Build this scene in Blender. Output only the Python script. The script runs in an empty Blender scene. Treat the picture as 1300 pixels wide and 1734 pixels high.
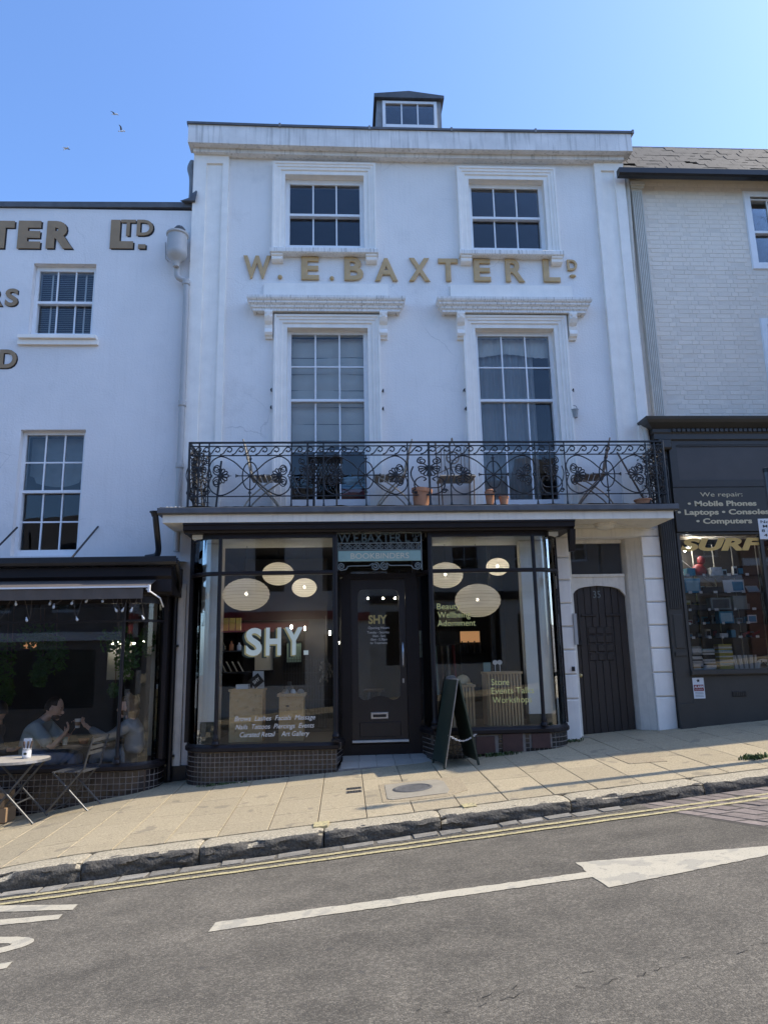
import bpy, bmesh, math, random
from math import sin, cos, pi, radians, sqrt, atan2
from mathutils import Vector, Matrix
random.seed(7)
S = bpy.context.scene
C = S.collection

# ------------------------------------------------------------------ camera
cam_d = bpy.data.cameras.new('camera'); cam = bpy.data.objects.new('camera', cam_d); C.objects.link(cam)
PITCH, ROLL, YAW = radians(11.607), radians(-1.156), radians(3.281)
_f = Vector((sin(YAW)*cos(PITCH), cos(YAW)*cos(PITCH), sin(PITCH)))
_r = Vector((cos(YAW), -sin(YAW), 0)); _u = _r.cross(_f)
_R = cos(ROLL)*_r + sin(ROLL)*_u; _U = -sin(ROLL)*_r + cos(ROLL)*_u
cam.matrix_world = Matrix(((_R.x, _U.x, -_f.x, 0), (_R.y, _U.y, -_f.y, -10), (_R.z, _U.z, -_f.z, 1.5), (0, 0, 0, 1)))
cam_d.sensor_fit = 'VERTICAL'; cam_d.sensor_height = 24.0; cam_d.lens = 1203/1734*24
cam_d.clip_start = 0.05; cam_d.clip_end = 2000
S.camera = cam
# ------------------------------------------------------------------ sky and sun
SUN_EL = radians(48); SUN = Vector((cos(SUN_EL), 0.022, sin(SUN_EL))).normalized()
W = bpy.data.worlds.new('World'); S.world = W; W.use_nodes = True
nt = W.node_tree; nt.nodes.clear()
sky = nt.nodes.new('ShaderNodeTexSky'); sky.sky_type = 'NISHITA'; sky.sun_disc = False
sky.sun_elevation = SUN_EL; sky.sun_rotation = atan2(SUN.x, SUN.y)
sky.altitude = 20; sky.air_density = 1.0; sky.dust_density = 1.7; sky.ozone_density = 10.0
bg = nt.nodes.new('ShaderNodeBackground'); bg.inputs[1].default_value = 0.15
wo = nt.nodes.new('ShaderNodeOutputWorld'); nt.links.new(sky.outputs[0], bg.inputs[0]); nt.links.new(bg.outputs[0], wo.inputs[0])
sl = bpy.data.lights.new('sun', 'SUN'); sl.energy = 2.65; sl.angle = radians(0.53); sl.color = (1, .89, .72)
so = bpy.data.objects.new('sun', sl); C.objects.link(so); so.rotation_euler = (-SUN).to_track_quat('-Z', 'Y').to_euler(); so.location = (20, 0, 30)
S.view_settings.view_transform = 'Standard'; S.view_settings.look = 'None'; S.view_settings.gamma = 1; S.view_settings.exposure = 1.2
S.view_settings.use_curve_mapping = False
S.render.engine = 'CYCLES'
S.cycles.max_bounces = 6; S.cycles.transparent_max_bounces = 20; S.cycles.diffuse_bounces = 4; S.cycles.glossy_bounces = 3
S.cycles.caustics_reflective = False; S.cycles.caustics_refractive = False

# ------------------------------------------------------------------ materials
M = {}
def rgb(c): return (c[0], c[1], c[2], 1)
def mat(name, col, rough=.6, var=.12, scale=6.0, bump=0.0, bscale=80.0, metal=0.0, rand=0.0, col2=None, streak=0.0, spec=.5, coords='Object', stretch=(1, 1, 1), coat=0.0, stain=None, stain_col=(.02, .02, .02), detail=5, sx=14):
    m = bpy.data.materials.new(name); m.use_nodes = True; t = m.node_tree; N = t.nodes; L = t.links
    b = N['Principled BSDF']; b.inputs['Roughness'].default_value = rough; b.inputs['Metallic'].default_value = metal
    b.inputs['Specular IOR Level'].default_value = spec; b.inputs['Coat Weight'].default_value = coat
    tc = N.new('ShaderNodeTexCoord'); mp = N.new('ShaderNodeMapping'); mp.inputs['Scale'].default_value = stretch
    L.new(tc.outputs[coords], mp.inputs[0])
    n = N.new('ShaderNodeTexNoise'); n.inputs['Scale'].default_value = scale; n.inputs['Detail'].default_value = detail; n.inputs['Roughness'].default_value = .6
    L.new(mp.outputs[0], n.inputs['Vector'])
    cr = N.new('ShaderNodeMapRange'); cr.inputs[1].default_value = .3; cr.inputs[2].default_value = .7
    L.new(n.outputs[0], cr.inputs[0])
    mx = N.new('ShaderNodeMix'); mx.data_type = 'RGBA'
    c2 = col2 or tuple(min(1, c*(1+var)) for c in col)
    c1 = col if col2 else tuple(c*(1-var) for c in col)
    mx.inputs[6].default_value = rgb(c1); mx.inputs[7].default_value = rgb(c2); L.new(cr.outputs[0], mx.inputs[0])
    out = mx.outputs[2]
    if streak > 0:
        mp2 = N.new('ShaderNodeMapping'); mp2.inputs['Scale'].default_value = (sx, sx, sx*.05); L.new(tc.outputs[coords], mp2.inputs[0])
        n2 = N.new('ShaderNodeTexNoise'); n2.inputs['Scale'].default_value = 1.6; n2.inputs['Detail'].default_value = 6; L.new(mp2.outputs[0], n2.inputs['Vector'])
        r2 = N.new('ShaderNodeMapRange'); r2.inputs[1].default_value = .52; r2.inputs[2].default_value = .8; r2.inputs[4].default_value = streak; L.new(n2.outputs[0], r2.inputs[0])
        m2 = N.new('ShaderNodeMix'); m2.data_type = 'RGBA'; m2.inputs[7].default_value = rgb(stain_col); L.new(r2.outputs[0], m2.inputs[0]); L.new(out, m2.inputs[6]); out = m2.outputs[2]
    if stain:
        n3 = N.new('ShaderNodeTexNoise'); n3.inputs['Scale'].default_value = stain[0]; n3.inputs['Detail'].default_value = 8; n3.inputs['Roughness'].default_value = .7; L.new(tc.outputs[coords], n3.inputs['Vector'])
        r3 = N.new('ShaderNodeMapRange'); r3.inputs[1].default_value = stain[1]; r3.inputs[2].default_value = stain[1]+.15; r3.inputs[4].default_value = stain[2]; L.new(n3.outputs[0], r3.inputs[0])
        m3 = N.new('ShaderNodeMix'); m3.data_type = 'RGBA'; m3.inputs[7].default_value = rgb(stain_col); L.new(r3.outputs[0], m3.inputs[0]); L.new(out, m3.inputs[6]); out = m3.outputs[2]
    if rand > 0:
        oi = N.new('ShaderNodeObjectInfo'); rr = N.new('ShaderNodeMapRange'); rr.inputs[3].default_value = 1-rand; rr.inputs[4].default_value = 1+rand; L.new(oi.outputs['Random'], rr.inputs[0])
        hs = N.new('ShaderNodeHueSaturation'); L.new(rr.outputs[0], hs.inputs['Value']); L.new(out, hs.inputs['Color']); out = hs.outputs[0]
    L.new(out, b.inputs['Base Color'])
    if bump > 0:
        nb = N.new('ShaderNodeTexNoise'); nb.inputs['Scale'].default_value = bscale; nb.inputs['Detail'].default_value = 4; L.new(tc.outputs[coords], nb.inputs['Vector'])
        bp = N.new('ShaderNodeBump'); bp.inputs['Strength'].default_value = min(1, bump); bp.inputs['Distance'].default_value = .01*max(1, bump); L.new(nb.outputs[0], bp.inputs['Height']); L.new(bp.outputs[0], b.inputs['Normal'])
    M[name] = m
    return m
def weather(name, crack_col, amount):
    # hairline cracks and repaired patches in render
    m = M[name]; t = m.node_tree; N = t.nodes; L = t.links; b = N['Principled BSDF']; src = b.inputs['Base Color'].links[0].from_socket
    tc = N.new('ShaderNodeTexCoord'); nz = N.new('ShaderNodeTexNoise'); nz.inputs['Scale'].default_value = 2.5; nz.inputs['Detail'].default_value = 6; L.new(tc.outputs['Object'], nz.inputs['Vector'])
    ad = N.new('ShaderNodeMix'); ad.data_type = 'VECTOR'; ad.inputs[0].default_value = .28; L.new(tc.outputs['Object'], ad.inputs[4]); L.new(nz.outputs['Color'], ad.inputs[5])
    v = N.new('ShaderNodeTexVoronoi'); v.feature = 'DISTANCE_TO_EDGE'; v.inputs['Scale'].default_value = 1.1; L.new(ad.outputs[1], v.inputs['Vector'])
    mr = N.new('ShaderNodeMapRange'); mr.inputs[1].default_value = .0; mr.inputs[2].default_value = .007; mr.inputs[3].default_value = 1; mr.inputs[4].default_value = 0; L.new(v.outputs['Distance'], mr.inputs[0])
    n2 = N.new('ShaderNodeTexNoise'); n2.inputs['Scale'].default_value = .9; n2.inputs['Detail'].default_value = 3; L.new(tc.outputs['Object'], n2.inputs['Vector'])
    m2 = N.new('ShaderNodeMapRange'); m2.inputs[1].default_value = .52; m2.inputs[2].default_value = .62; m2.inputs[4].default_value = amount; L.new(n2.outputs[0], m2.inputs[0])
    mu = N.new('ShaderNodeMath'); mu.operation = 'MULTIPLY'; L.new(mr.outputs[0], mu.inputs[0]); L.new(m2.outputs[0], mu.inputs[1])
    mx = N.new('ShaderNodeMix'); mx.data_type = 'RGBA'; mx.inputs[7].default_value = rgb(crack_col); L.new(mu.outputs[0], mx.inputs[0]); L.new(src, mx.inputs[6]); L.new(mx.outputs[2], b.inputs['Base Color'])
def emat(name, col, strength):
    m = bpy.data.materials.new(name); m.use_nodes = True; b = m.node_tree.nodes['Principled BSDF']
    b.inputs['Base Color'].default_value = rgb(col); b.inputs['Emission Color'].default_value = rgb(col); b.inputs['Emission Strength'].default_value = strength
    M[name] = m
def glass(name, tint, ior, wavy=0.0, boost=1.0):
    m = bpy.data.materials.new(name); m.use_nodes = True; t = m.node_tree; N = t.nodes; L = t.links; N.clear()
    o = N.new('ShaderNodeOutputMaterial'); mx = N.new('ShaderNodeMixShader'); tr = N.new('ShaderNodeBsdfTransparent'); gl = N.new('ShaderNodeBsdfGlossy')
    tr.inputs[0].default_value = rgb(tint); gl.inputs['Roughness'].default_value = .0; gl.inputs[0].default_value = (.95, .97, 1, 1)
    fr = N.new('ShaderNodeFresnel'); fr.inputs[0].default_value = ior
    tc = N.new('ShaderNodeTexCoord'); nz = N.new('ShaderNodeTexNoise'); nz.inputs['Scale'].default_value = 2.2; nz.inputs['Detail'].default_value = 1.5
    L.new(tc.outputs['Object'], nz.inputs['Vector'])
    if wavy > 0:
        bp = N.new('ShaderNodeBump'); bp.inputs['Strength'].default_value = wavy; bp.inputs['Distance'].default_value = .01
        L.new(nz.outputs[0], bp.inputs['Height']); L.new(bp.outputs[0], gl.inputs['Normal'])
    L.new(fr.outputs[0], mx.inputs[0]); L.new(tr.outputs[0], mx.inputs[1]); L.new(gl.outputs[0], mx.inputs[2]); L.new(mx.outputs[0], o.inputs[0])
    M[name] = m
mat('stucco', (.81, .785, .755), .75, .05, 1.1, .5, 38, streak=.10, stain_col=(.42, .41, .40), stain=(.8, .55, .28))
mat('stucco_left', (.755, .735, .725), .75, .05, 1.0, .5, 38, streak=.09, stain_col=(.38, .38, .38), stain=(.7, .55, .26))
weather('stucco', (.45, .44, .43), .55); weather('stucco_left', (.42, .42, .42), .5)
mat('trim', (.89, .845, .775), .55, .05, 5, .2, 60, streak=.10, stain_col=(.38, .37, .34))
mat('sooty_trim', (.78, .76, .72), .7, .08, 7, .3, 50, streak=.75, stain_col=(.10, .095, .08), stain=(14, .58, .5), sx=38)
mat('coping_trim', (.76, .74, .71), .7, .12, 3, .3, 50, streak=.65, stain_col=(.22, .21, .19))
mat('slab_white', (.80, .755, .66), .7, .08, 4, .2, 50, streak=.25, stain_col=(.3, .27, .22))
mat('lead', (.09, .095, .105), .55, .25, 5, .2, 20)
mat('lead_grey', (.22, .23, .24), .6, .2, 4, .2, 20)
mat('white_paint', (.80, .81, .82), .4, .04, 8, .05, 40)
mat('old_white_paint', (.76, .715, .63), .6, .10, 7, .2, 50, streak=.30, stain_col=(.18, .17, .15))
mat('gold_letter', (.54, .355, .155), .30, .10, 9, .05, 40, spec=.6)
mat('brown_letter', (.30, .205, .115), .6, .12, 6, .1, 40)
mat('black_paint', (.012, .012, .014), .4, .2, 9, .1, 40)
mat('black_letter', (.012, .010, .010), .6, .1, 9)
mat('iron', (.010, .010, .012), .45, .3, 30, .1, 90)
mat('shop_navy', (.014, .011, .012), .45, .18, 4, .04, 30, spec=.3)
mat('door_dark', (.017, .015, .018), .35, .15, 5, .04, 40)
mat('oak_dark', (.032, .024, .020), .5, .25, 3, .25, 20, stretch=(9, 9, .6))
mat('slate_shop', (.048, .045, .040), .45, .12, 3, .05, 30)
mat('slate_panel', (.074, .066, .061), .5, .10, 2.5, .03, 30)
mat('grey_brick', (.78, .70, .60), .75, .05, 9, .35, 60, rand=.05)
mat('grey_wall', (.74, .665, .57), .8, .06, 5, .35, 60, stain=(3.0, .66, .6), stain_col=(.15, .16, .10))
mat('cream_strip', (.60, .575, .51), .7, .08, 6, .2, 50, streak=.25, stain_col=(.22, .22, .18))
mat('asphalt', (.122, .109, .086), .85, .22, 3.2, 0)
mat('paving', (.392, .328, .216), .85, .28, 60, .8, 170, rand=.085, stain=(1.6, .6, .22), stain_col=(.17, .15, .12))
mat('paving_joint', (.07, .062, .05), .95, .3, 12)
mat('recess_tile', (.42, .39, .34), .6, .08, 5, .1, 60, rand=.06)
mat('granite', (.37, .325, .235), .85, .5, 60, .9, 55, stain=(3, .58, .45), stain_col=(.07, .068, .06))
mat('sett', (.22, .205, .175), .8, .25, 14, .6, 60, rand=.22)
mat('brick_sett', (.20, .165, .145), .85, .2, 10, .6, 60, rand=.18)
mat('road_white', (.46, .42, .325), .75, .05, 8, .3, 180, stain=(16, .56, .7), stain_col=(.17, .165, .15))
mat('road_yellow', (.46, .395, .21), .75, .08, 8, .3, 180, stain=(9, .56, .8), stain_col=(.20, .18, .14))
mat('crack', (.012, .012, .012), .95, .2, 10)
mat('concrete', (.29, .262, .205), .9, .12, 8, .5, 120)
mat('gravel_patch', (.34, .28, .185), .95, .35, 60, .9, 90, stain=(50, .55, .6), stain_col=(.12, .09, .06))
mat('cast_iron', (.10, .10, .10), .6, .25, 20, .4, 90)
mat('tile_brown', (.022, .016, .016), .22, .3, 8, .05, 40, rand=.45, spec=.6)
mat('tile_black', (.014, .014, .016), .2, .3, 8, .05, 40, rand=.45, spec=.6)
mat('grout', (.24, .21, .18), .9, .2, 14)
mat('vent_terracotta', (.075, .035, .028), .6, .2, 14, .3, 80)
mat('interior_dark', (.05, .048, .05), .8, .15, 3)
mat('interior_white', (.88, .89, .85), .6, .04, 3)
mat('interior_floor', (.10, .085, .07), .5, .2, 4, stretch=(1, 8, 1))
mat('room', (.10, .10, .105), .9, .1, 2)
mat('osb', (.66, .42, .18), .7, .2, 9, .2, 40, col2=(.72, .53, .29), stretch=(1, 1, 2.3), stain=(16, .55, .85), stain_col=(.26, .14, .05))
mat('pine', (.62, .45, .26), .55, .15, 4, .1, 40, stretch=(14, 14, 1))
mat('dark_wood', (.10, .065, .045), .5, .25, 5, stretch=(2, 2, 12))
mat('weathered_wood', (.34, .31, .26), .85, .25, 8, .3, 60, stretch=(10, 10, 2))
mat('rust_wood', (.22, .17, .13), .8, .3, 12, .2, 60)
mat('terracotta', (.42, .20, .11), .8, .14, 7, .2, 60, stain=(6, .6, .4), stain_col=(.45, .36, .28))
mat('mint', (.74, .78, .64), .5, .03, 6)
mat('mint_board', (.24, .36, .33), .5, .08, 6, .05, 40)
mat('grille_grey', (.17, .20, .20), .5, .15, 20)
mat('grille_letter', (.055, .075, .07), .5, .1, 20)
mat('cream_letter', (.62, .56, .42), .5, .05, 10)
mat('vinyl_white', (.70, .70, .68), .5, .03, 10)
mat('vinyl_yellow', (.76, .71, .26), .5, .03, 10)
mat('vinyl_gold', (.52, .42, .16), .45, .05, 10)
mat('sign_cream', (.66, .56, .36), .5, .04, 10)
mat('sign_gold', (.64, .41, .12), .45, .04, 10)
mat('green_board', (.022, .036, .026), .45, .15, 6)
mat('silver', (.55, .55, .56), .35, .1, 20, metal=.85)
mat('brass', (.5, .4, .2), .35, .1, 20, metal=.8)
mat('pvc_grey', (.42, .415, .405), .45, .05, 5)
mat('zinc', (.30, .31, .31), .5, .15, 14, metal=.3)
mat('dull_steel', (.10, .103, .107), .4, .2, 20, metal=.55)
mat('blind_cream', (.80, .77, .69), .85, .05, 3, .15, 120)
mat('net', (.84, .84, .83), .9, .04, 4)
mat('venetian', (.74, .73, .71), .5, .05, 6)
mat('paper', (.80, .785, .74), .8, .04, 5)
mat('white_item', (.72, .73, .74), .5, .04, 8)
mat('black_item', (.012, .012, .013), .4, .1, 8)
mat('grey_item', (.24, .26, .25), .5, .1, 8)
mat('blue_item', (.06, .26, .42), .45, .25, 12)
mat('pale_blue_item', (.34, .52, .60), .45, .1, 12)
mat('red_item', (.22, .025, .03), .5, .15, 10)
mat('yellow_item', (.50, .44, .10), .5, .15, 10)
mat('silver_item', (.5, .52, .54), .3, .25, 18)
mat('orange_item', (.55, .20, .08), .5, .1, 10)
mat('cardboard', (.33, .22, .125), .85, .08, 6)
mat('skin', (.66, .43, .33), .55, .06, 14)
mat('hair_dark', (.035, .022, .015), .6, .3, 60, .5, 90)
mat('beard_brown', (.10, .055, .035), .7, .3, 60, .5, 90)
mat('hair_fair', (.16, .095, .045), .6, .3, 60, .6, 70)
mat('denim', (.17, .25, .40), .85, .2, 12, .2, 90)
mat('tshirt_blue', (.36, .47, .54), .85, .06, 6, .9, 9)
mat('jumper_grey', (.20, .22, .25), .9, .08, 6, .9, 9)
mat('jumper_navy', (.06, .065, .085), .9, .08, 6, .9, 9)
mat('awning_fabric', (.10, .085, .075), .9, .08, 6)
mat('leaf', (.06, .125, .04), .55, .35, 9, rand=.1)
mat('weed', (.055, .095, .025), .6, .35, 9)
mat('moss', (.16, .155, .12), .95, .35, 14, .9, 30)
mat('gull_white', (.78, .78, .78), .8, .03, 9)
mat('gull_grey', (.16, .16, .17), .8, .1, 9)
mat('slate_tile', (.072, .066, .057), .8, .25, 6, .3, 40)
mat('brick_red', (.26, .10, .06), .8, .2, 9, .3, 60)
mat('opp_white', (.78, .76, .70), .8, .05, 3)
mat('opp_cream', (.62, .56, .44), .8, .05, 3)
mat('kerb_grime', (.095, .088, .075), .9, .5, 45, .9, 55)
mat('opp_dark', (.22, .19, .17), .8, .15, 3)
mat('opp_blue', (.62, .60, .54), .8, .05, 3)
mat('opp_red', (.38, .07, .06), .7, .1, 3)
emat('bulb', (1.0, .86, .66), 55); emat('fairy', (1.0, .85, .6), 1.2); emat('tube_light', (1, .98, .92), 30); emat('warm_glow', (1, .50, .22), .16)
glass('pane_glass', (.96, .97, .97), 1.42, .22); glass('shop_glass', (.97, .98, .975), 1.46, .03); glass('shelf_glass', (.8, .88, .85), 1.45)
def tweak_asphalt():
    m = M['asphalt']; t = m.node_tree; N = t.nodes; L = t.links; b = N['Principled BSDF']
    src = b.inputs['Base Color'].links[0].from_socket
    tc = N.new('ShaderNodeTexCoord'); v = N.new('ShaderNodeTexVoronoi'); v.inputs['Scale'].default_value = 108; L.new(tc.outputs['Object'], v.inputs['Vector'])
    sp = N.new('ShaderNodeSeparateColor'); L.new(v.outputs['Color'], sp.inputs[0])
    pw = N.new('ShaderNodeMath'); pw.operation = 'POWER'; pw.inputs[1].default_value = 2.2; L.new(sp.outputs[0], pw.inputs[0])
    mr = N.new('ShaderNodeMapRange'); mr.inputs[3].default_value = .70; mr.inputs[4].default_value = 1.6; L.new(pw.outputs[0], mr.inputs[0])
    mm = N.new('ShaderNodeMix'); mm.data_type = 'RGBA'; mm.blend_type = 'MULTIPLY'; mm.inputs[0].default_value = 1
    L.new(src, mm.inputs[6]); L.new(mr.outputs[0], mm.inputs[7])
    mp = N.new('ShaderNodeMapping'); mp.inputs['Scale'].default_value = (.12, 1.3, 1); L.new(tc.outputs['Object'], mp.inputs[0])
    ln = N.new('ShaderNodeTexNoise'); ln.inputs['Scale'].default_value = 1.0; ln.inputs['Detail'].default_value = 6; ln.inputs['Roughness'].default_value = .62; L.new(mp.outputs[0], ln.inputs['Vector'])
    lr = N.new('ShaderNodeMapRange'); lr.inputs[1].default_value = .3; lr.inputs[2].default_value = .7; lr.inputs[3].default_value = .78; lr.inputs[4].default_value = 1.16; L.new(ln.outputs[0], lr.inputs[0])
    m3 = N.new('ShaderNodeMix'); m3.data_type = 'RGBA'; m3.blend_type = 'MULTIPLY'; m3.inputs[0].default_value = 1; L.new(mm.outputs[2], m3.inputs[6]); L.new(lr.outputs[0], m3.inputs[7])
    L.new(m3.outputs[2], b.inputs['Base Color'])
    bp = N.new('ShaderNodeBump'); bp.inputs['Strength'].default_value = 1; bp.inputs['Distance'].default_value = .0032; bp.invert = True
    L.new(v.outputs['Distance'], bp.inputs['Height']); L.new(bp.outputs[0], b.inputs['Normal'])
tweak_asphalt()
def spots(name, scale, thr, col, amount):   # gum, oil and grit spots
    m = M[name]; t = m.node_tree; N = t.nodes; L = t.links; b = N['Principled BSDF']; src = b.inputs['Base Color'].links[0].from_socket
    tc = N.new('ShaderNodeTexCoord'); n = N.new('ShaderNodeTexNoise'); n.inputs['Scale'].default_value = scale; n.inputs['Detail'].default_value = 2; L.new(tc.outputs['Object'], n.inputs['Vector'])
    r = N.new('ShaderNodeMapRange'); r.inputs[1].default_value = thr; r.inputs[2].default_value = thr+.04; r.inputs[4].default_value = amount; L.new(n.outputs[0], r.inputs[0])
    x = N.new('ShaderNodeMix'); x.data_type = 'RGBA'; x.inputs[7].default_value = rgb(col); L.new(r.outputs[0], x.inputs[0]); L.new(src, x.inputs[6]); L.new(x.outputs[2], b.inputs['Base Color'])
spots('paving', 17, .70, (.12, .105, .08), .6); spots('paving', 3.5, .64, (.20, .175, .13), .55); spots('asphalt', 7, .72, (.05, .048, .045), .5); spots('road_white', 60, .62, (.20, .19, .16), .5); spots('road_white', 5, .58, (.25, .24, .21), .45); spots('road_yellow', 40, .56, (.15, .14, .10), .7)
def add_translucent(name, col, alpha):
    m = M[name]; t = m.node_tree; N = t.nodes; L = t.links; b = N['Principled BSDF']; o = [n for n in N if n.type == 'OUTPUT_MATERIAL'][0]
    tl = N.new('ShaderNodeBsdfTranslucent'); tl.inputs[0].default_value = rgb(col); mx = N.new('ShaderNodeMixShader'); mx.inputs[0].default_value = .5
    L.new(b.outputs[0], mx.inputs[1]); L.new(tl.outputs[0], mx.inputs[2])
    tr = N.new('ShaderNodeBsdfTransparent'); m2 = N.new('ShaderNodeMixShader'); m2.inputs[0].default_value = alpha
    L.new(mx.outputs[0], m2.inputs[1]); L.new(tr.outputs[0], m2.inputs[2]); L.new(m2.outputs[0], o.inputs[0])
add_translucent('paper', (.66, .65, .62), .05); add_translucent('net', (.6, .6, .6), .10); add_translucent('leaf', (.08, .16, .03), 0)

# ------------------------------------------------------------------ mesh helpers
class MB:
    def __init__(s): s.v = []; s.f = []
    def add(s, vs, fs):
        b = len(s.v); s.v += [tuple(v) for v in vs]; s.f += [tuple(b+i for i in f) for f in fs]; return s
    def box(s, x0, x1, y0, y1, z0, z1):
        return s.add([(x0,y0,z0),(x1,y0,z0),(x1,y1,z0),(x0,y1,z0),(x0,y0,z1),(x1,y0,z1),(x1,y1,z1),(x0,y1,z1)],
                     [(0,3,2,1),(4,5,6,7),(0,1,5,4),(1,2,6,5),(2,3,7,6),(3,0,4,7)])
    def hexa(s, b4, t4):
        return s.add(list(b4)+list(t4), [(0,3,2,1),(4,5,6,7),(0,1,5,4),(1,2,6,5),(2,3,7,6),(3,0,4,7)])
    def cbox(s, x0, x1, y0, y1, z0, z1, c=.01):
        # box whose front (y0) edges are chamfered
        return s.add([(x0,y0+c,z0),(x1,y0+c,z0),(x1,y0+c,z1),(x0,y0+c,z1),(x0+c,y0,z0+c),(x1-c,y0,z0+c),(x1-c,y0,z1-c),(x0+c,y0,z1-c),(x0,y1,z0),(x1,y1,z0),(x1,y1,z1),(x0,y1,z1)],
                     [(4,5,6,7),(0,1,5,4),(1,2,6,5),(2,3,7,6),(3,0,4,7),(8,9,1,0),(9,10,2,1),(10,11,3,2),(11,8,0,3),(11,10,9,8)])
    def poly(s, pts, y0, y1):
        n = len(pts); vs = [(p[0], y0, p[1]) for p in pts]+[(p[0], y1, p[1]) for p in pts]
        return s.add(vs, [tuple(range(n)), tuple(range(2*n-1, n-1, -1))]+[(i, (i+1) % n, n+(i+1) % n, n+i) for i in range(n)])
    def polyx(s, pts, x0, x1):   # (y,z) outline extruded along x
        n = len(pts); vs = [(x0, p[0], p[1]) for p in pts]+[(x1, p[0], p[1]) for p in pts]
        return s.add(vs, [tuple(range(n)), tuple(range(2*n-1, n-1, -1))]+[(i, (i+1) % n, n+(i+1) % n, n+i) for i in range(n)])
    def tube(s, pts, r, n=6, closed=False, r2=None, cap=True):
        pts = [Vector(p) for p in pts]; k = len(pts); b = len(s.v); prev = None
        for i, p in enumerate(pts):
            if closed: t = pts[(i+1) % k]-pts[i-1]
            else: t = pts[min(i+1, k-1)]-pts[max(i-1, 0)]
            if t.length < 1e-9: t = Vector((0, 0, 1))
            t.normalize()
            if prev is None: a = t.orthogonal().normalized()
            else:
                a = prev-t*prev.dot(t)
                a = a.normalized() if a.length > 1e-6 else t.orthogonal().normalized()
            prev = a; c = t.cross(a)
            rr = r if r2 is None else r+(r2-r)*i/max(1, k-1)
            for j in range(n):
                w = 2*pi*j/n+pi/n; s.v.append(tuple(p+(a*cos(w)+c*sin(w))*rr))
        m = k if closed else k-1
        for i in range(m):
            for j in range(n):
                i2 = (i+1) % k
                s.f.append((b+i*n+j, b+i*n+(j+1) % n, b+i2*n+(j+1) % n, b+i2*n+j))
        if cap and not closed:
            s.f.append(tuple(b+j for j in range(n-1, -1, -1))); s.f.append(tuple(b+(k-1)*n+j for j in range(n)))
        return s
    def lathe(s, prof, c=(0, 0, 0), n=16, cap=True):
        b = len(s.v); k = len(prof)
        for r, z in prof:
            for j in range(n):
                w = 2*pi*j/n; s.v.append((c[0]+r*cos(w), c[1]+r*sin(w), c[2]+z))
        for i in range(k-1):
            for j in range(n): s.f.append((b+i*n+j, b+i*n+(j+1) % n, b+(i+1)*n+(j+1) % n, b+(i+1)*n+j))
        if cap:
            s.f.append(tuple(b+j for j in range(n-1, -1, -1))); s.f.append(tuple(b+(k-1)*n+j for j in range(n)))
        return s
    def frame(s, x0, x1, z0, z1, prof, bottom=False):
        # moulding round an opening; prof = (distance outward, y)
        b = len(s.v); k = len(prof)
        for d, y in prof:
            if bottom: s.v += [(x0-d, y, z0-d), (x0-d, y, z1+d), (x1+d, y, z1+d), (x1+d, y, z0-d)]
            else: s.v += [(x0-d, y, z0), (x0-d, y, z1+d), (x1+d, y, z1+d), (x1+d, y, z0)]
        for i in range(k-1):
            for j in range(4 if bottom else 3):
                j2 = (j+1) % 4; s.f.append((b+i*4+j, b+i*4+j2, b+(i+1)*4+j2, b+(i+1)*4+j))
        return s
    def ribbon(s, path, prof, closed=True, cap=True):
        # profile (outward offset, z) swept along a plan path (x, y); outward is to the right of travel towards -y for +x travel
        k = len(path); n = len(prof); b = len(s.v)
        for i, p in enumerate(path):
            ds = []
            if i > 0: ds.append(Vector((p[0]-path[i-1][0], p[1]-path[i-1][1])).normalized())
            if i < k-1: ds.append(Vector((path[i+1][0]-p[0], path[i+1][1]-p[1])).normalized())
            t = sum(ds, Vector((0, 0))); t.normalize(); nx, ny = t.y, -t.x
            sc = 1/max(.5, t.dot(ds[0]))
            for d, z in prof: s.v.append((p[0]+nx*d*sc, p[1]+ny*d*sc, z))
        for i in range(k-1):
            for j in range(n if closed else n-1):
                j2 = (j+1) % n; s.f.append((b+i*n+j, b+i*n+j2, b+(i+1)*n+j2, b+(i+1)*n+j))
        if cap and closed:
            s.f.append(tuple(b+j for j in range(n-1, -1, -1))); s.f.append(tuple(b+(k-1)*n+j for j in range(n)))
        return s
    def sheet(s, nx, ny, fn):
        b = len(s.v)
        for j in range(ny+1):
            for i in range(nx+1): s.v.append(tuple(fn(i/nx, j/ny)))
        for j in range(ny):
            for i in range(nx):
                a = b+j*(nx+1)+i; s.f.append((a, a+1, a+nx+2, a+nx+1))
        return s
    def ell(s, c, r, n=14, m=9, fn=None):
        b = len(s.v)
        for i in range(1, m):
            th = pi*i/m
            for j in range(n):
                w = 2*pi*j/n; d = Vector((sin(th)*cos(w), sin(th)*sin(w), cos(th)))
                k = fn(d) if fn else 1.0
                s.v.append((c[0]+r[0]*d.x*k, c[1]+r[1]*d.y*k, c[2]+r[2]*d.z*k))
        s.v.append((c[0], c[1], c[2]+r[2]*(fn(Vector((0, 0, 1))) if fn else 1))); s.v.append((c[0], c[1], c[2]-r[2]*(fn(Vector((0, 0, -1))) if fn else 1))); T = len(s.v)-2
        for i in range(m-2):
            for j in range(n): s.f.append((b+i*n+j, b+(i+1)*n+j, b+(i+1)*n+(j+1) % n, b+i*n+(j+1) % n))
        for j in range(n): s.f.append((T, b+j, b+(j+1) % n)); s.f.append((T+1, b+(m-2)*n+(j+1) % n, b+(m-2)*n+j))
        return s
    def xf(s, mtx, start=0):
        for i in range(start, len(s.v)): s.v[i] = tuple(mtx @ Vector(s.v[i]))
        return s
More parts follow.
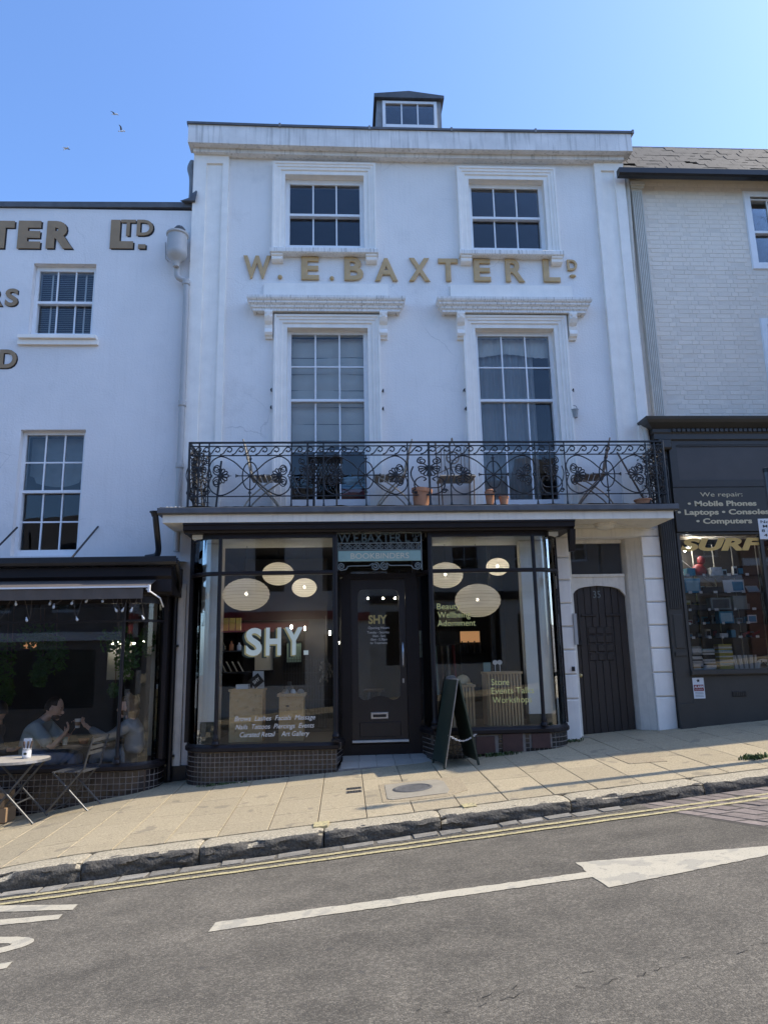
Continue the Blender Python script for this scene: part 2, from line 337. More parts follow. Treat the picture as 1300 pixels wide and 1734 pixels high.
    def mesh(s, name, smooth=False, bevel=0):
        me = bpy.data.meshes.new(name); me.from_pydata(s.v, [], s.f)
        bm = bmesh.new(); bm.from_mesh(me)
        if bevel: bmesh.ops.bevel(bm, geom=list(bm.edges), offset=bevel, segments=1, affect='EDGES', clamp_overlap=True)
        bmesh.ops.recalc_face_normals(bm, faces=bm.faces); bm.to_mesh(me); bm.free()
        if smooth:
            me.polygons.foreach_set('use_smooth', [True]*len(me.polygons))
            try: me.set_sharp_from_angle(angle=radians(45))
            except Exception: pass
        return me
def obj(name, mb, m, parent=None, label=None, cat=None, group=None, kind=None, smooth=False, bevel=0, loc=None, rot=None):
    me = mb if isinstance(mb, bpy.types.Mesh) else mb.mesh(name, smooth, bevel)
    if not me.materials: me.materials.append(M[m])
    o = bpy.data.objects.new(name, me); C.objects.link(o)
    if parent: o.parent = parent
    if loc: o.location = loc
    if rot: o.rotation_euler = rot
    return tag(o, label, cat, group, kind)
def tag(o, label=None, cat=None, group=None, kind=None):
    if label: o['label'] = label
    if cat: o['category'] = cat
    if group: o['group'] = group
    if kind: o['kind'] = kind
    return o
def thing(name, label, cat, loc=(0, 0, 0), rotz=0, group=None):
    o = bpy.data.objects.new(name, None); C.objects.link(o); o.location = loc; o.rotation_euler = (0, 0, rotz); o.empty_display_size = .1
    return tag(o, label, cat, group)
def box(*a): return MB().box(*a)
def dup(root, loc, rotz=0, label=None, group=None):
    def cp(o, par):
        c = o.copy(); C.objects.link(c); c.parent = par
        for ch in list(o.children): cp(ch, c)
        return c
    r = cp(root, None); r.location = loc; r.rotation_euler = (0, 0, rotz)
    if label: r['label'] = label
    if group: r['group'] = group
    return r

# text ---------------------------------------------------------------
def text_geo(s, extrude=.0, bevel=0., offset=0., shear=0., space=1.0):
    cu = bpy.data.curves.new('t', 'FONT'); cu.body = s; cu.size = 1; cu.extrude = extrude; cu.bevel_depth = bevel; cu.bevel_resolution = 1; cu.offset = offset; cu.shear = shear; cu.space_character = space; cu.resolution_u = 4
    o = bpy.data.objects.new('t', cu); C.objects.link(o)
    dg = bpy.context.evaluated_depsgraph_get(); me = bpy.data.meshes.new_from_object(o.evaluated_get(dg))
    vs = [tuple(v.co) for v in me.vertices]; fs = [tuple(p.vertices) for p in me.polygons]
    bpy.data.objects.remove(o); bpy.data.curves.remove(cu); bpy.data.meshes.remove(me)
    return vs, fs
_cap = {}
def cap_h(offset):
    if offset not in _cap:
        v, f = text_geo('H', 0, 0, offset); _cap[offset] = (min(p[1] for p in v), max(p[1] for p in v))
    return _cap[offset]
def letters(s, x0, x1, zb, cap, depth=.002, bold=0., shear=0., space=1.0, bevel=0.):
    # text in the x-z plane facing -y, between x0 and x1, capitals from zb to zb+cap; back at y = 0
    v, f = text_geo(s, .5, 0, bold, shear, space) if not bevel else text_geo(s, .02, bevel, bold, shear, space)
    lo, hi = cap_h(bold); xa = min(p[0] for p in v); xb = max(p[0] for p in v); sz = cap/(hi-lo); sx = (x1-x0)/(xb-xa)
    zmin = min(p[2] for p in v); zmax = max(p[2] for p in v)
    mb = MB(); mb.v = [(x0+(p[0]-xa)*sx, -(p[2]-zmin)/(zmax-zmin)*depth, zb+(p[1]-lo)*sz) for p in v]; mb.f = list(f)
    return mb
def lettering(name, s, x0, x1, zb, cap, y, m, parent, **k):
    mb = letters(s, x0, x1, zb, cap, **k); mb.xf(Matrix.Translation((0, y, 0)))
    return obj(name, mb, m, parent)
def glyph(ch, x0, x1, z0, z1, y, depth, bold, bevel=.0):
    v, f = text_geo(ch, .02, bevel, bold); xa = min(p[0] for p in v); xb = max(p[0] for p in v); ya = min(p[1] for p in v); yb = max(p[1] for p in v); za = min(p[2] for p in v); zb = max(p[2] for p in v)
    mb = MB(); mb.v = [(x0+(p[0]-xa)/(xb-xa)*(x1-x0), y-(p[2]-za)/(zb-za)*depth, z0+(p[1]-ya)/(yb-ya)*(z1-z0)) for p in v]; mb.f = list(f); return mb

# wall with rectangular openings, front at y0, thickness to y1 ----------
def wall_holes(x0, x1, z0, z1, holes, y0, y1):
    xs = sorted({x0, x1, *[h[0] for h in holes], *[h[1] for h in holes]}); zs = sorted({z0, z1, *[h[2] for h in holes], *[h[3] for h in holes]})
    nx, nz = len(xs), len(zs); mb = MB()
    def idx(i, j, k): return (j*nx+i)*2+k
    for j in range(nz):
        for i in range(nx): mb.v += [(xs[i], y0, zs[j]), (xs[i], y1, zs[j])]
    def solid(i, j):
        if i < 0 or j < 0 or i >= nx-1 or j >= nz-1: return False
        cx = (xs[i]+xs[i+1])/2; cz = (zs[j]+zs[j+1])/2
        return not any(h[0] < cx < h[1] and h[2] < cz < h[3] for h in holes)
    for j in range(nz-1):
        for i in range(nx-1):
            if not solid(i, j): continue
            mb.f.append((idx(i,j,0), idx(i+1,j,0), idx(i+1,j+1,0), idx(i,j+1,0))); mb.f.append((idx(i,j,1), idx(i,j+1,1), idx(i+1,j+1,1), idx(i+1,j,1)))
            if not solid(i-1, j): mb.f.append((idx(i,j,0), idx(i,j+1,0), idx(i,j+1,1), idx(i,j,1)))
            if not solid(i+1, j): mb.f.append((idx(i+1,j,0), idx(i+1,j,1), idx(i+1,j+1,1), idx(i+1,j+1,0)))
            if not solid(i, j-1): mb.f.append((idx(i,j,0), idx(i,j,1), idx(i+1,j,1), idx(i+1,j,0)))
            if not solid(i, j+1): mb.f.append((idx(i,j+1,0), idx(i+1,j+1,0), idx(i+1,j+1,1), idx(i,j+1,1)))
    return mb

# sash window: a part 'window' (the box frame) with its glazing bars and panes as sub-parts
def sash_window(parent, x0, x1, z0, z1, y, cols, rows_up, rows_lo, zm, m='white_paint', fw=.05, top=.06, bot=.08, g='pane_glass', bar=.022, tilt=.007):
    mb = MB(); d = .09
    mb.box(x0-fw, x0, y-.02, y+d, z0-bot, z1+top).box(x1, x1+fw, y-.02, y+d, z0-bot, z1+top).box(x0, x1, y-.018, y+d, z1, z1+top).box(x0, x1, y-.03, y+d, z0-bot, z0)
    w = obj('window', mb, m, parent)
    bars = MB()
    def grid(za, zb, n, yy):
        for i in range(1, cols):
            x = x0+(x1-x0)*i/cols; bars.box(x-bar/2, x+bar/2, yy, yy+.03, za, zb)
        for j in range(1, n):
            z = za+(zb-za)*j/n
            for i in range(cols):
                xa = x0+(x1-x0)*i/cols+(bar/2 if i else 0); xb = x0+(x1-x0)*(i+1)/cols-(bar/2 if i < cols-1 else 0); bars.box(xa, xb, yy+.002, yy+.028, z-bar/2, z+bar/2)
        for i in range(cols):
            for j in range(n):
                xa = x0+(x1-x0)*i/cols; xb = x0+(x1-x0)*(i+1)/cols; a = za+(zb-za)*j/n; b = za+(zb-za)*(j+1)/n
                p = MB().box(-(xb-xa)/2, (xb-xa)/2, -.002, .002, -(b-a)/2, (b-a)/2)
                obj('pane', p, g, w, loc=((xa+xb)/2, yy+.016, (a+b)/2), rot=(random.uniform(-tilt, tilt), 0, random.uniform(-tilt, tilt)))
    if zm:
        grid(zm+.02, z1, rows_up, y); grid(z0, zm-.02, rows_lo, y+.045)
        bars.box(x0, x1, y-.012, y+.075, zm-.02, zm+.02)
    else:
        grid(z0, z1, rows_up, y); k = len(bars.v)//8
        for i in range(k): q = MB(); q.v = bars.v[i*8:i*8+8]; q.f = [tuple(x for x in f) for f in MB().box(0, 1, 0, 1, 0, 1).f]; obj('glazing_bar', q, m, w)
        return w
    obj('glazing_bars', bars, m, w)
    return w
ARCH = [(0, .12), (0, -.03), (.065, -.03), (.065, -.045), (.072, -.052), (.115, -.052), (.115, -.066), (.15, -.07), (.158, -.085), (.19, -.085), (.19, .0)]

# ------------------------------------------------------------------ ground heights
def gz(x, y):
    d = max(0., -2.2-x); dip = .06*d*d if d < 1.3 else .1014+.05*(d-1.3)
    return .14+.072*x+.03*y-dip
def rz(x, y): return -.095+.085*x-.015*(y+3.33)
def yk(x): return -3.33+.06*x     # front of the kerb
# ================================================================== SETTING
def clampx(x): return max(-45, min(45, x))
obj('ground', MB().sheet(40, 40, lambda u, v: ((u-.5)*600, (v-.5)*600, .08*clampx((u-.5)*600)-.9)), 'asphalt', kind='structure')
road = obj('road', MB().sheet(60, 24, lambda u, v: (-40+80*u, yk(-40+80*u)*(1-v)+(-10.9)*v, rz(-40+80*u, yk(-40+80*u)*(1-v)+(-10.9)*v))), 'asphalt', kind='structure')
def flat_strip(pts_fn, n, lift):   # thin sheet lying on the road
    mb = MB(); mb.sheet(n, 1, pts_fn)
    mb.v = [(x, y, rz(x, y)+lift) for x, y, z in mb.v]; return mb
def road_poly(pts, lift=.004):
    mb = MB(); k = len(pts); mb.add([(x, y, rz(x, y)+lift) for x, y in pts], [tuple(range(k))]); return mb
# pavement: bed, slabs, kerb
def pv(x, y, dz=0): return (x, y, gz(x, y)+dz)
def bed_fn(u, v):
    x = -40+80*u; y = (yk(x)+.29)*(1-v)+.6*v
    return (x, y, gz(x, y)-.012)
pave = obj('pavement', MB().sheet(120, 8, bed_fn), 'paving_joint', kind='structure')
rs = random.Random(3)
def slab_mesh(x0, x1, y00, y01, y10, y11, th=.05):
    g = .0035; j = [rs.uniform(-.0015, .0025) for _ in range(4)]; b = .004
    c = [(x0+g, y00+g), (x1-g, y01+g), (x1-g, y11-g), (x0+g, y10-g)]
    mx = sum(p[0] for p in c)/4; my = sum(p[1] for p in c)/4
    mb = MB(); top = []; mid = []; bot = []
    for (x, y), jj in zip(c, j):
        dx = b if x < mx else -b; dy = b if y < my else -b
        top.append((x+dx, y+dy, gz(x, y)+jj)); mid.append((x, y, gz(x, y)+jj-b)); bot.append((x, y, gz(x, y)-th))
    mb.add(top+mid+bot, [(0,1,2,3)]+[(i, (i+1) % 4, 4+(i+1) % 4, 4+i)[::-1] for i in range(4)]+[(4+i, 4+(i+1) % 4, 8+(i+1) % 4, 8+i)[::-1] for i in range(4)])
    return mb
x = -5.2; ci = 0
while x < 7.2:
    w = .45+rs.uniform(-.012, .012); x1 = x+w; y = yk(x)+.30; ye = yk(x1)+.30
    ln = rs.uniform(.25, .7); first = True
    while y < .3:
        a = min(y+ln, .45); obj('paving_slab', slab_mesh(x, x1, y, ye, a, a), 'paving', pave)
        y = a; ye = a; ln = rs.choice([.6, .6, .66, .72])
    x = x1
obj('paving', MB().sheet(40, 4, lambda u, v: pv(7.2+30*u, (yk(7.2+30*u)+.3)*(1-v)+.3*v, .0)).sheet(40, 4, lambda u, v: pv(-40+34.8*u, (yk(-40+34.8*u)+.3)*(1-v)+.3*v, .0)), 'paving', pave)
kerb = obj('kerb', MB().sheet(80, 1, lambda u, v: (-40+80*u, yk(-40+80*u)+.29-.27*v, gz(-40+80*u, yk(-40+80*u))-.02-.3*v)), 'granite', kind='structure')
def kz(x): return gz(x, yk(x))+.004
from mathutils import noise as mn
def kerb_stone(xa, xb, seed):
    prof = [(.300, -.10), (.298, -.004), (.22, .002), (.12, .002), (.05, .0), (.022, -.008), (.006, -.03), (.0, -.06), (.0, -.10), (.004, -.14), (.008, -.30)]
    def fn(u, v):
        k = v*(len(prof)-1); i = min(int(k), len(prof)-2); t = k-i
        d = prof[i][0]*(1-t)+prof[i+1][0]*t; z = prof[i][1]*(1-t)+prof[i+1][1]*t
        x = xa+.006+(xb-xa-.012)*u; p = Vector((x*7, v*8+seed*3.1, seed))
        nz = mn.noise(p)*.9+mn.noise(p*2.7)*.6
        edge = 1 if v > .42 else .15
        e = min(u, 1-u)*(xb-xa); rd = max(0, .02-e)*.9
        chip = max(0, mn.noise(Vector((x*4.3, seed*5.7, 2.2)))-.12)*.09*max(0, 1-abs(v-.52)/.17)
        return (x, yk(x)+d+nz*.020*edge+chip+(rd if v > .45 else 0), kz(x)+z+(nz*.012-abs(nz)*.006)*(1 if .35 < v < .8 else .3)-chip*.55-rd*.6)
    mb = MB().sheet(26, 20, fn)
    n = 27
    mb.f.append(tuple(i*n for i in range(21))); mb.f.append(tuple(i*n+26 for i in range(20, -1, -1)))
    return mb
kx = [-7.5, -6.4, -5.35, -4.3, -3.25, -2.22, -1.26, -.2, .84, 2.05, 3.35, 4.5, 5.6, 6.7, 7.8]
for i in range(len(kx)-1): 
    o = obj('kerb_stone', kerb_stone(kx[i], kx[i+1], i), 'granite', kerb, smooth=True)
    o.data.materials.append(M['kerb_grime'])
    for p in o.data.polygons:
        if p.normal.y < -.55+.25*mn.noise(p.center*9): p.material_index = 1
# gutter stones
gut = obj('gutter', flat_strip(lambda u, v: (-8+10.7*u, yk(-8+10.7*u)+.02-.19*v, 0), 60, .003), 'asphalt', kind='structure')
x = -4.6
while x < 2.5:
    L = rs.uniform(.17, .34); wd = rs.uniform(.13, .17); h = rs.uniform(.005, .014)
    mb = MB(); c = [(x+.004, yk(x)-.005), (x+L-.004, yk(x+L)-.005), (x+L-.004-rs.uniform(0, .02), yk(x+L)-wd), (x+.004+rs.uniform(0, .02), yk(x)-wd-rs.uniform(-.01, .01))]
    mb.hexa([(a, b, rz(a, b)-.03) for a, b in c], [(a*.94+(x+L/2)*.06, b*.94+(yk(x)-wd/2)*.06, rz(a, b)+h+rs.uniform(-.004, .004)) for a, b in c])
    obj('gutter_stone', mb, 'sett', gut); x += L
# setts laid across the road on the right
setts = obj('sett_paving', road_poly([(2.60, yk(2.60)-.005), (5.2, yk(5.2)-.005), (5.8, -4.74), (3.24, -4.74)], .001), 'paving_joint', kind='structure')
xx = 2.60
while xx < 5.2:
    w = rs.uniform(.13, .17); y = yk(xx)-.01; 
    while y > -4.72:
        L = rs.uniform(.22, .38); ya = max(y-L, -4.74); off = (yk(xx)-y)*.45; off2 = (yk(xx)-ya)*.45
        if y-ya > .06 and xx+off2 < 5.6:
            c = [(xx+off+.007, y-.006), (xx+w+off-.007, y-.006), (xx+w+off2-.007, ya+.006), (xx+off2+.007, ya+.006)]
            h = rs.uniform(.002, .006); cx = sum(p[0] for p in c)/4; cy = sum(p[1] for p in c)/4
            obj('paving_sett', MB().hexa([(a, b, rz(a, b)-.02) for a, b in c], [(a*.95+cx*.05, b*.95+cy*.05, rz(a, b)+h+rs.uniform(-.003, .003)) for a, b in c]), 'brick_sett', setts)
        y = ya
    xx += w
# road markings
def yl(x): return -3.56+.045*x
for off, nm, lb in ((0, 'yellow_line', 'yellow kerbside line nearer the kerb of the double pair'), (-.145, 'yellow_line', 'yellow kerbside line farther from the kerb of the double pair')):
    def fn(u, v, off=off):
        x = -12+24*u; return (x, yl(x)+off-.055*v+.004*sin(x*9)+.003*sin(x*23+v), 0)
    mb = flat_strip(fn, 160, .0075)
    obj(nm, mb, 'road_yellow', label=lb, cat='road marking', group='double yellow lines')
def jag(a, b, n, amp, rr):   # uneven painted edge from a to b
    return [(a[0]+(b[0]-a[0])*i/n+(rr.uniform(-amp, amp) if 0 < i < n else 0), a[1]+(b[1]-a[1])*i/n+(rr.uniform(-amp, amp) if 0 < i < n else 0)) for i in range(n)]
ra = random.Random(5)
arrow = jag((-.86, -5.12), (-.845, -4.955), 3, .005, ra)+jag((-.845, -4.955), (1.60, -4.93), 60, .006, ra)+jag((1.60, -4.93), (1.60, -4.69), 5, .008, ra)+jag((1.60, -4.69), (3.3, -4.94), 40, .006, ra)+jag((3.3, -4.94), (3.3, -4.98), 2, .0, ra)+jag((3.3, -4.98), (1.62, -5.285), 40, .006, ra)+jag((1.62, -5.285), (1.60, -5.05), 5, .008, ra)+jag((1.60, -5.05), (-.86, -5.12), 60, .006, ra)
obj('painted_arrow', road_poly(arrow), 'road_white', label='long white arrow painted along the road pointing right', cat='road marking')
def bar(p, q, w0, w1): return jag((p[0], p[1]+w0/2), (q[0], q[1]+w1/2), 14, .005, ra)+jag((q[0], q[1]+w1/2), (q[0]+.01, q[1]-w1/2), 2, .0, ra)+jag((q[0]+.01, q[1]-w1/2), (p[0], p[1]-w0/2), 14, .005, ra)+[(p[0], p[1]-w0/2)]
obj('painted_letter_stroke', road_poly(bar((-3.4, -3.70), (-2.0, -4.185), .17, .13)), 'road_white', label='white painted letter stroke nearest the yellow lines, at the left edge', cat='road marking', group='painted road letters')
obj('painted_letter_stroke', road_poly(bar((-3.4, -4.22), (-2.03, -4.385), .17, .11)), 'road_white', label='second white painted letter stroke from the yellow lines', cat='road marking', group='painted road letters')
ring = MB(); nn = 56
for i in range(nn):
    a = 2*pi*i/nn
    for rx, ry in ((.78, .235), (.64, .095)):
        X = -2.79+rx*cos(a)+ra.uniform(-.004, .004); Y = -4.83+ry*sin(a)-.16*cos(a)*rx*.3+ra.uniform(-.004, .004); ring.v.append((X, Y, rz(X, Y)+.004))
ring.f = [(2*i, 2*((i+1) % nn), 2*((i+1) % nn)+1, 2*i+1) for i in range(nn)]
obj('painted_letter_bowl', ring, 'road_white', label='white painted rounded letter O at the left edge of the road', cat='road marking', group='painted road letters')
obj('painted_letter_stroke', road_poly(bar((-3.4, -5.42), (-2.0, -5.235), .16, .10)), 'road_white', label='white painted letter stroke farthest from the kerb', cat='road marking', group='painted road letters')
# cracks in the asphalt
def crack(pts, seed, w=.007):
    r = random.Random(seed); P = []
    for (a, b) in zip(pts[:-1], pts[1:]):
        n = max(3, int(sqrt((a[0]-b[0])**2+(a[1]-b[1])**2)/.028))
        for i in range(n): P.append((a[0]+(b[0]-a[0])*i/n+r.uniform(-.012, .012), a[1]+(b[1]-a[1])*i/n+r.uniform(-.022, .022)))
    mb = MB()
    for i in range(len(P)-1):
        if r.random() < .45: continue
        (x0, y0), (x1, y1) = P[i], P[i+1]; d = Vector((y0-y1, x1-x0)).normalized(); ww = w*r.uniform(.15, .8)
        c = [(x0-d.x*ww*.3, y0-d.y*ww*.3), (x1-d.x*ww, y1-d.y*ww), (x1+d.x*ww*.4, y1+d.y*ww*.4), (x0+d.x*ww, y0+d.y*ww)]
        mb.add([(a, b, rz(a, b)+.003) for a, b in c], [(0, 1, 2, 3)])
    return mb
for i, P in enumerate(([(.05, -6.6), (.29, -6.51), (.45, -6.48), (.69, -6.45), (.87, -6.40), (1.10, -6.39), (1.17, -6.35)], [(1.31, -6.5), (1.39, -6.46), (1.59, -6.37), (1.77, -6.41), (2.02, -6.33), (2.5, -6.2)], [(1.0, -6.52), (1.25, -6.5)], [(.3, -6.58), (.6, -6.54), (.9, -6.47)])):
    obj('crack', crack(P, 20+i, .0045), 'crack', road)
# manhole, water-meter plates, patches on the pavement
def pave_box(c, lift, base=-.02):
    return MB().hexa([(a, b, gz(a, b)+base) for a, b in c], [(a, b, gz(a, b)+lift) for a, b in c])
def pave_ngon(pts, lift):
    k = len(pts); return MB().add([(a, b, gz(a, b)+lift) for a, b in pts]+[(a, b, gz(a, b)-.02) for a, b in pts], [tuple(range(k))]+[(i, (i+1) % k, k+(i+1) % k, k+i)[::-1] for i in range(k)])
rp = random.Random(9)
def blob(c, rx, ry, n, amp): return [(c[0]+rx*cos(2*pi*i/n)*(1+rp.uniform(-amp, amp)), c[1]+ry*sin(2*pi*i/n)*(1+rp.uniform(-amp, amp))) for i in range(n)]
obj('gravel_patch', pave_ngon([(.36, -1.66), (.36, -2.50), (.6, -2.56), (1.0, -2.54), (1.24, -2.36), (1.25, -1.72), (1.1, -1.64), (.7, -1.62)], .0045), 'gravel_patch', pave)
mh = thing('manhole', 'round iron cover in a square grey concrete surround on the pavement', 'manhole', (0, 0, 0))
obj('surround', pave_ngon([(.42, -1.72), (.41, -2.40), (.46, -2.46), (1.02, -2.42), (1.06, -2.3), (1.06, -1.85), (.98, -1.72)], .010), 'concrete', mh)
cov = MB(); R_ = .17
for rr, l in ((R_+.016, .013), (R_, .020), (R_-.012, .020), (R_-.02, .015), (.001, .015)):
    for j in range(28): a = 2*pi*j/28; X = .70+rr*cos(a)*1.15; Y = -2.04+rr*sin(a); cov.v.append((X, Y, gz(X, Y)+l))
cov.f = [(i*28+j, i*28+(j+1) % 28, (i+1)*28+(j+1) % 28, (i+1)*28+j) for i in range(4) for j in range(28)]
obj('cover', cov, 'cast_iron', mh)
for k, (yy, lb) in enumerate(((-1.70, 'small slotted iron plate in the pavement, the one nearer the door'), (-1.87, 'small slotted iron plate in the pavement, the one nearer the kerb'))):
    pl = thing('drain_plate', lb, 'drain cover', (0, 0, 0), group='slotted iron plates by the manhole')
    obj('plate', pave_box([(.0, yy-.05), (.165, yy-.05), (.165, yy+.04), (.0, yy+.04)], .006), 'cast_iron', pl)
    for j in range(5): obj('slot', pave_box([(.012+j*.03, yy-.04), (.030+j*.03, yy-.04), (.030+j*.03, yy+.03), (.012+j*.03, yy+.03)], .0085, .003), 'black_item', pl)
obj('gravel_patch', pave_ngon([(3.08, -1.30), (3.1, -1.95), (3.5, -2.02), (3.52, -1.32)], .0045), 'gravel_patch', pave)
obj('yellow_mark', pave_ngon([(-.30, -3.03), (-.30, -3.2), (-.17, -3.2), (-.16, -3.02)], .012), 'road_yellow', pave)
obj('yellow_mark', pave_ngon([(1.07, -2.96), (1.08, -3.08), (1.2, -3.07), (1.2, -2.95)], .012), 'road_yellow', pave)

# opposite side of the street (seen in the window glass)
opp = obj('pavement', MB().hexa([(-40, -13.2, -3.8), (40, -13.2, 3.2), (40, -10.6, 3.2), (-40, -10.6, -3.8)], [(-40, -13.2, rz(-40, -10.8)+.14), (40, -13.2, rz(40, -10.8)+.14), (40, -10.6, rz(40, -10.8)+.13), (-40, -10.6, rz(-40, -10.8)+.13)]), 'paving', kind='structure')

# ================================================================== MAIN HOUSE
house = thing('terraced_house', 'pale blue-white rendered three-storey house with dark shopfront, iron balcony and gold letters', 'building', (0, 0, 0))
g = .03
holes = [(-.88-g, .355+g, 7.75, 9.01+g), (2.03-g, 3.245+g, 7.75, 8.985+g), (-.83-g, .38+g, 3.52, 6.40+g), (2.02-g, 3.24+g, 3.52, 6.41+g), (-1.72, 2.62, -.5, 3.24), (3.22, 4.29, -.5, 3.15)]
obj('wall', wall_holes(-2.3, 4.6, -.5, 9.44, holes, 0, .3), 'stucco', house)
obj('side_wall', box(-2.3, -2.12, .301, 8, -.5, 9.4), 'stucco_left', house); obj('side_wall', box(4.42, 4.6, .301, 8, -.5, 9.4), 'stucco_left', house); obj('back_wall', box(-2.12, 4.42, 7.8, 8, -.5, 9.4), 'stucco_left', house)
def shell(x0, x1, y0, y1, z0, z1):
    return MB().add([(x0,y0,z0),(x1,y0,z0),(x1,y1,z0),(x0,y1,z0),(x0,y0,z1),(x1,y0,z1),(x1,y1,z1),(x0,y1,z1)], [(0,3,2,1),(4,5,6,7),(1,2,6,5),(2,3,7,6),(3,0,4,7)])
obj('room', shell(-2.1, 4.4, .302, 4.5, 7.2, 9.15), 'room', house); obj('room', shell(-2.1, 4.4, .302, 4.5, 3.5, 6.9), 'room', house)
rf = obj('roof', MB().add([(-2.3, .3, 9.38), (4.6, .3, 9.38), (4.6, 1.7, 10.75), (-2.3, 1.7, 10.75), (4.6, 8, 10.9), (-2.3, 8, 10.9), (-2.3, 8, 9.4), (4.6, 8, 9.4)], [(0,1,2,3),(3,2,4,5),(5,4,7,6),(0,3,5,6),(1,7,4,2)]), 'slate_tile', house)
# cornice and coping with a slight sag
def sag(x): t = (x+2.36)/7.02; return -.035*sin(pi*t)*(1-.3*t)
cn = MB()
for (ya, yb, za, zb) in ((-.25, .0, 9.375, 9.70), (-.13, 0, 9.31, 9.374)):
    n = 14; b = len(cn.v); xs = [-2.36+7.02*i/n for i in range(n+1)]
    if ya > -.2: xs = [-2.3+6.86*i/n for i in range(n+1)]
    for x in xs: cn.v += [(x, ya, za+sag(x)), (x, yb, za+sag(x)), (x, yb, zb+sag(x)), (x, ya, zb+sag(x))]
    for i in range(n): cn.f += [(b+i*4+j, b+i*4+(j+1) % 4, b+(i+1)*4+(j+1) % 4, b+(i+1)*4+j) for j in range(4)]
    cn.f += [(b, b+3, b+2, b+1), tuple(b+n*4+j for j in range(4))]
obj('cornice', cn, 'coping_trim', house)
lx = [-2.385, -.95, .45, 1.75, 3.1, 4.685]
for i in range(5):
    a, b = lx[i]+.004, lx[i+1]-.004
    mb = MB().hexa([(a, -.275, 9.69+sag(a)), (b, -.275, 9.69+sag(b)), (b, .32, 9.72+sag(b)), (a, .32, 9.72+sag(a))], [(a, -.275, 9.728+sag(a)), (b, -.275, 9.728+sag(b)), (b, .32, 9.80+sag(b)), (a, .32, 9.80+sag(a))])
    obj('coping_sheet', mb, 'lead', house); obj('coping_clip', box(b-.012, b+.02, -.281, -.1, 9.682+sag(b), 9.745+sag(b)), 'lead_grey', house)
# pilasters with sunk panels
for (x0, x1, p0, p1) in ((-2.3, -1.757, -2.10, -1.85), (4.085, 4.56, 4.19, 4.41)):
    p = obj('pilaster', wall_holes(x0, x1, 3.5, 9.31, [(p0, p1, 3.62, 9.16)], -.06, -.001), 'trim', house)
    obj('panel', box(p0, p1, -.028, -.002, 3.62, 9.16), 'trim', p)
# windows of the upper floors
ARCHU = ARCH
def arch_window(x0, x1, z0, z1, gx, gz0, gz1, zm, rows, arch=True):
    w = sash_window(house, gx[0], gx[1], gz0, gz1, .12, 3, rows, rows, zm, 'white_paint', fw=gx[0]-x0+.028, top=z1-gz1+.028, bot=gz0-z0)
    a = MB().frame(x0, x1, z0, z1, ARCH); obj('architrave', a, 'trim', w)
    return w
wUL = arch_window(-.88, .355, 7.70, 9.01, (-.815, .29), 7.845, 8.925, 8.39, 1)
wUR = arch_window(2.03, 3.245, 7.70, 8.985, (2.09, 3.185), 7.84, 8.915, 8.385, 1)
wFL = arch_window(-.83, .38, 3.5, 6.40, (-.775, .315), 3.77, 6.35, 5.295, 2)
wFR = arch_window(2.02, 3.24, 3.5, 6.41, (2.075, 3.185), 3.745, 6.34, 5.295, 2)
for w in (wUL, wUR):
    pass
for (w, x0, x1) in ((wUL, -1.09, .56), (wUR, 1.82, 3.455)):
    s = obj('sill', MB().polyx([(0, 7.69), (-.13, 7.675), (-.14, 7.66), (-.14, 7.60), (-.12, 7.585), (0, 7.585)], x0, x1), 'sooty_trim', w)
    for a in (x0+.02, x1-.19): obj('sill_bracket', MB().polyx([(0, 7.585), (-.115, 7.585), (-.115, 7.56), (-.09, 7.545), (-.10, 7.52), (-.095, 7.495), (-.07, 7.475), (0, 7.47)], a, a+.17), 'trim', w)
for (w, x0, x1, ox) in ((wFL, -1.285, .82, (-1.155, .56)), (wFR, 1.565, 3.68, (1.735, 3.46))):
    path = [(x0, 0), (x0, -.08), (x1, -.08), (x1, 0)]
    obj('hood', MB().ribbon(path, [(0, 6.62), (.05, 6.62), (.05, 6.655), (.07, 6.67), (.075, 6.70), (.105, 6.73), (.105, 6.755), (.125, 6.775), (.135, 6.80), (.135, 6.835), (0, 6.86)]).box(x0+.01, x1-.01, -.079, -.001, 6.63, 6.85), 'sooty_trim', w)
    obj('blocking_course', box(x0+.10, x1-.115, -.045, -.001, 6.86, 7.12), 'sooty_trim' if False else 'trim', w)
    for a in ox:
        obj('console', MB().polyx([(0, 6.619), (-.155, 6.619), (-.16, 6.59), (-.145, 6.55), (-.15, 6.52), (-.12, 6.46), (-.085, 6.42), (-.075, 6.36), (-.095, 6.33), (-.105, 6.29), (-.085, 6.255), (-.05, 6.24), (-.04, 6.215), (0, 6.22)], a, a+.115).polyx([(-.10, 6.58), (-.168, 6.575), (-.165, 6.53), (-.13, 6.46), (-.095, 6.42), (-.08, 6.44)], a+.035, a+.08), 'trim', w)
# dormer
dm = obj('dormer', wall_holes(.66, 1.84, 10.0, 11.52, [(.76, 1.75, 10.90, 11.47)], 1.2, 1.3).box(.66, .74, 1.301, 3.0, 10.0, 11.50).box(1.76, 1.84, 1.301, 3.0, 10.0, 11.50), 'lead_grey', house)
obj('dormer_roof', MB().poly([(.61, 11.50), (1.89, 11.50), (1.89, 11.56), (1.25, 11.645), (.61, 11.58)], 1.12, 3.2), 'lead', dm)
wD = sash_window(house, .815, 1.70, 10.97, 11.42, 1.19, 3, 1, 0, None, fw=.055, top=.05, bot=.07)
obj('dormer_room', shell(.75, 1.75, 1.301, 2.9, 10.2, 11.49), 'room', house)
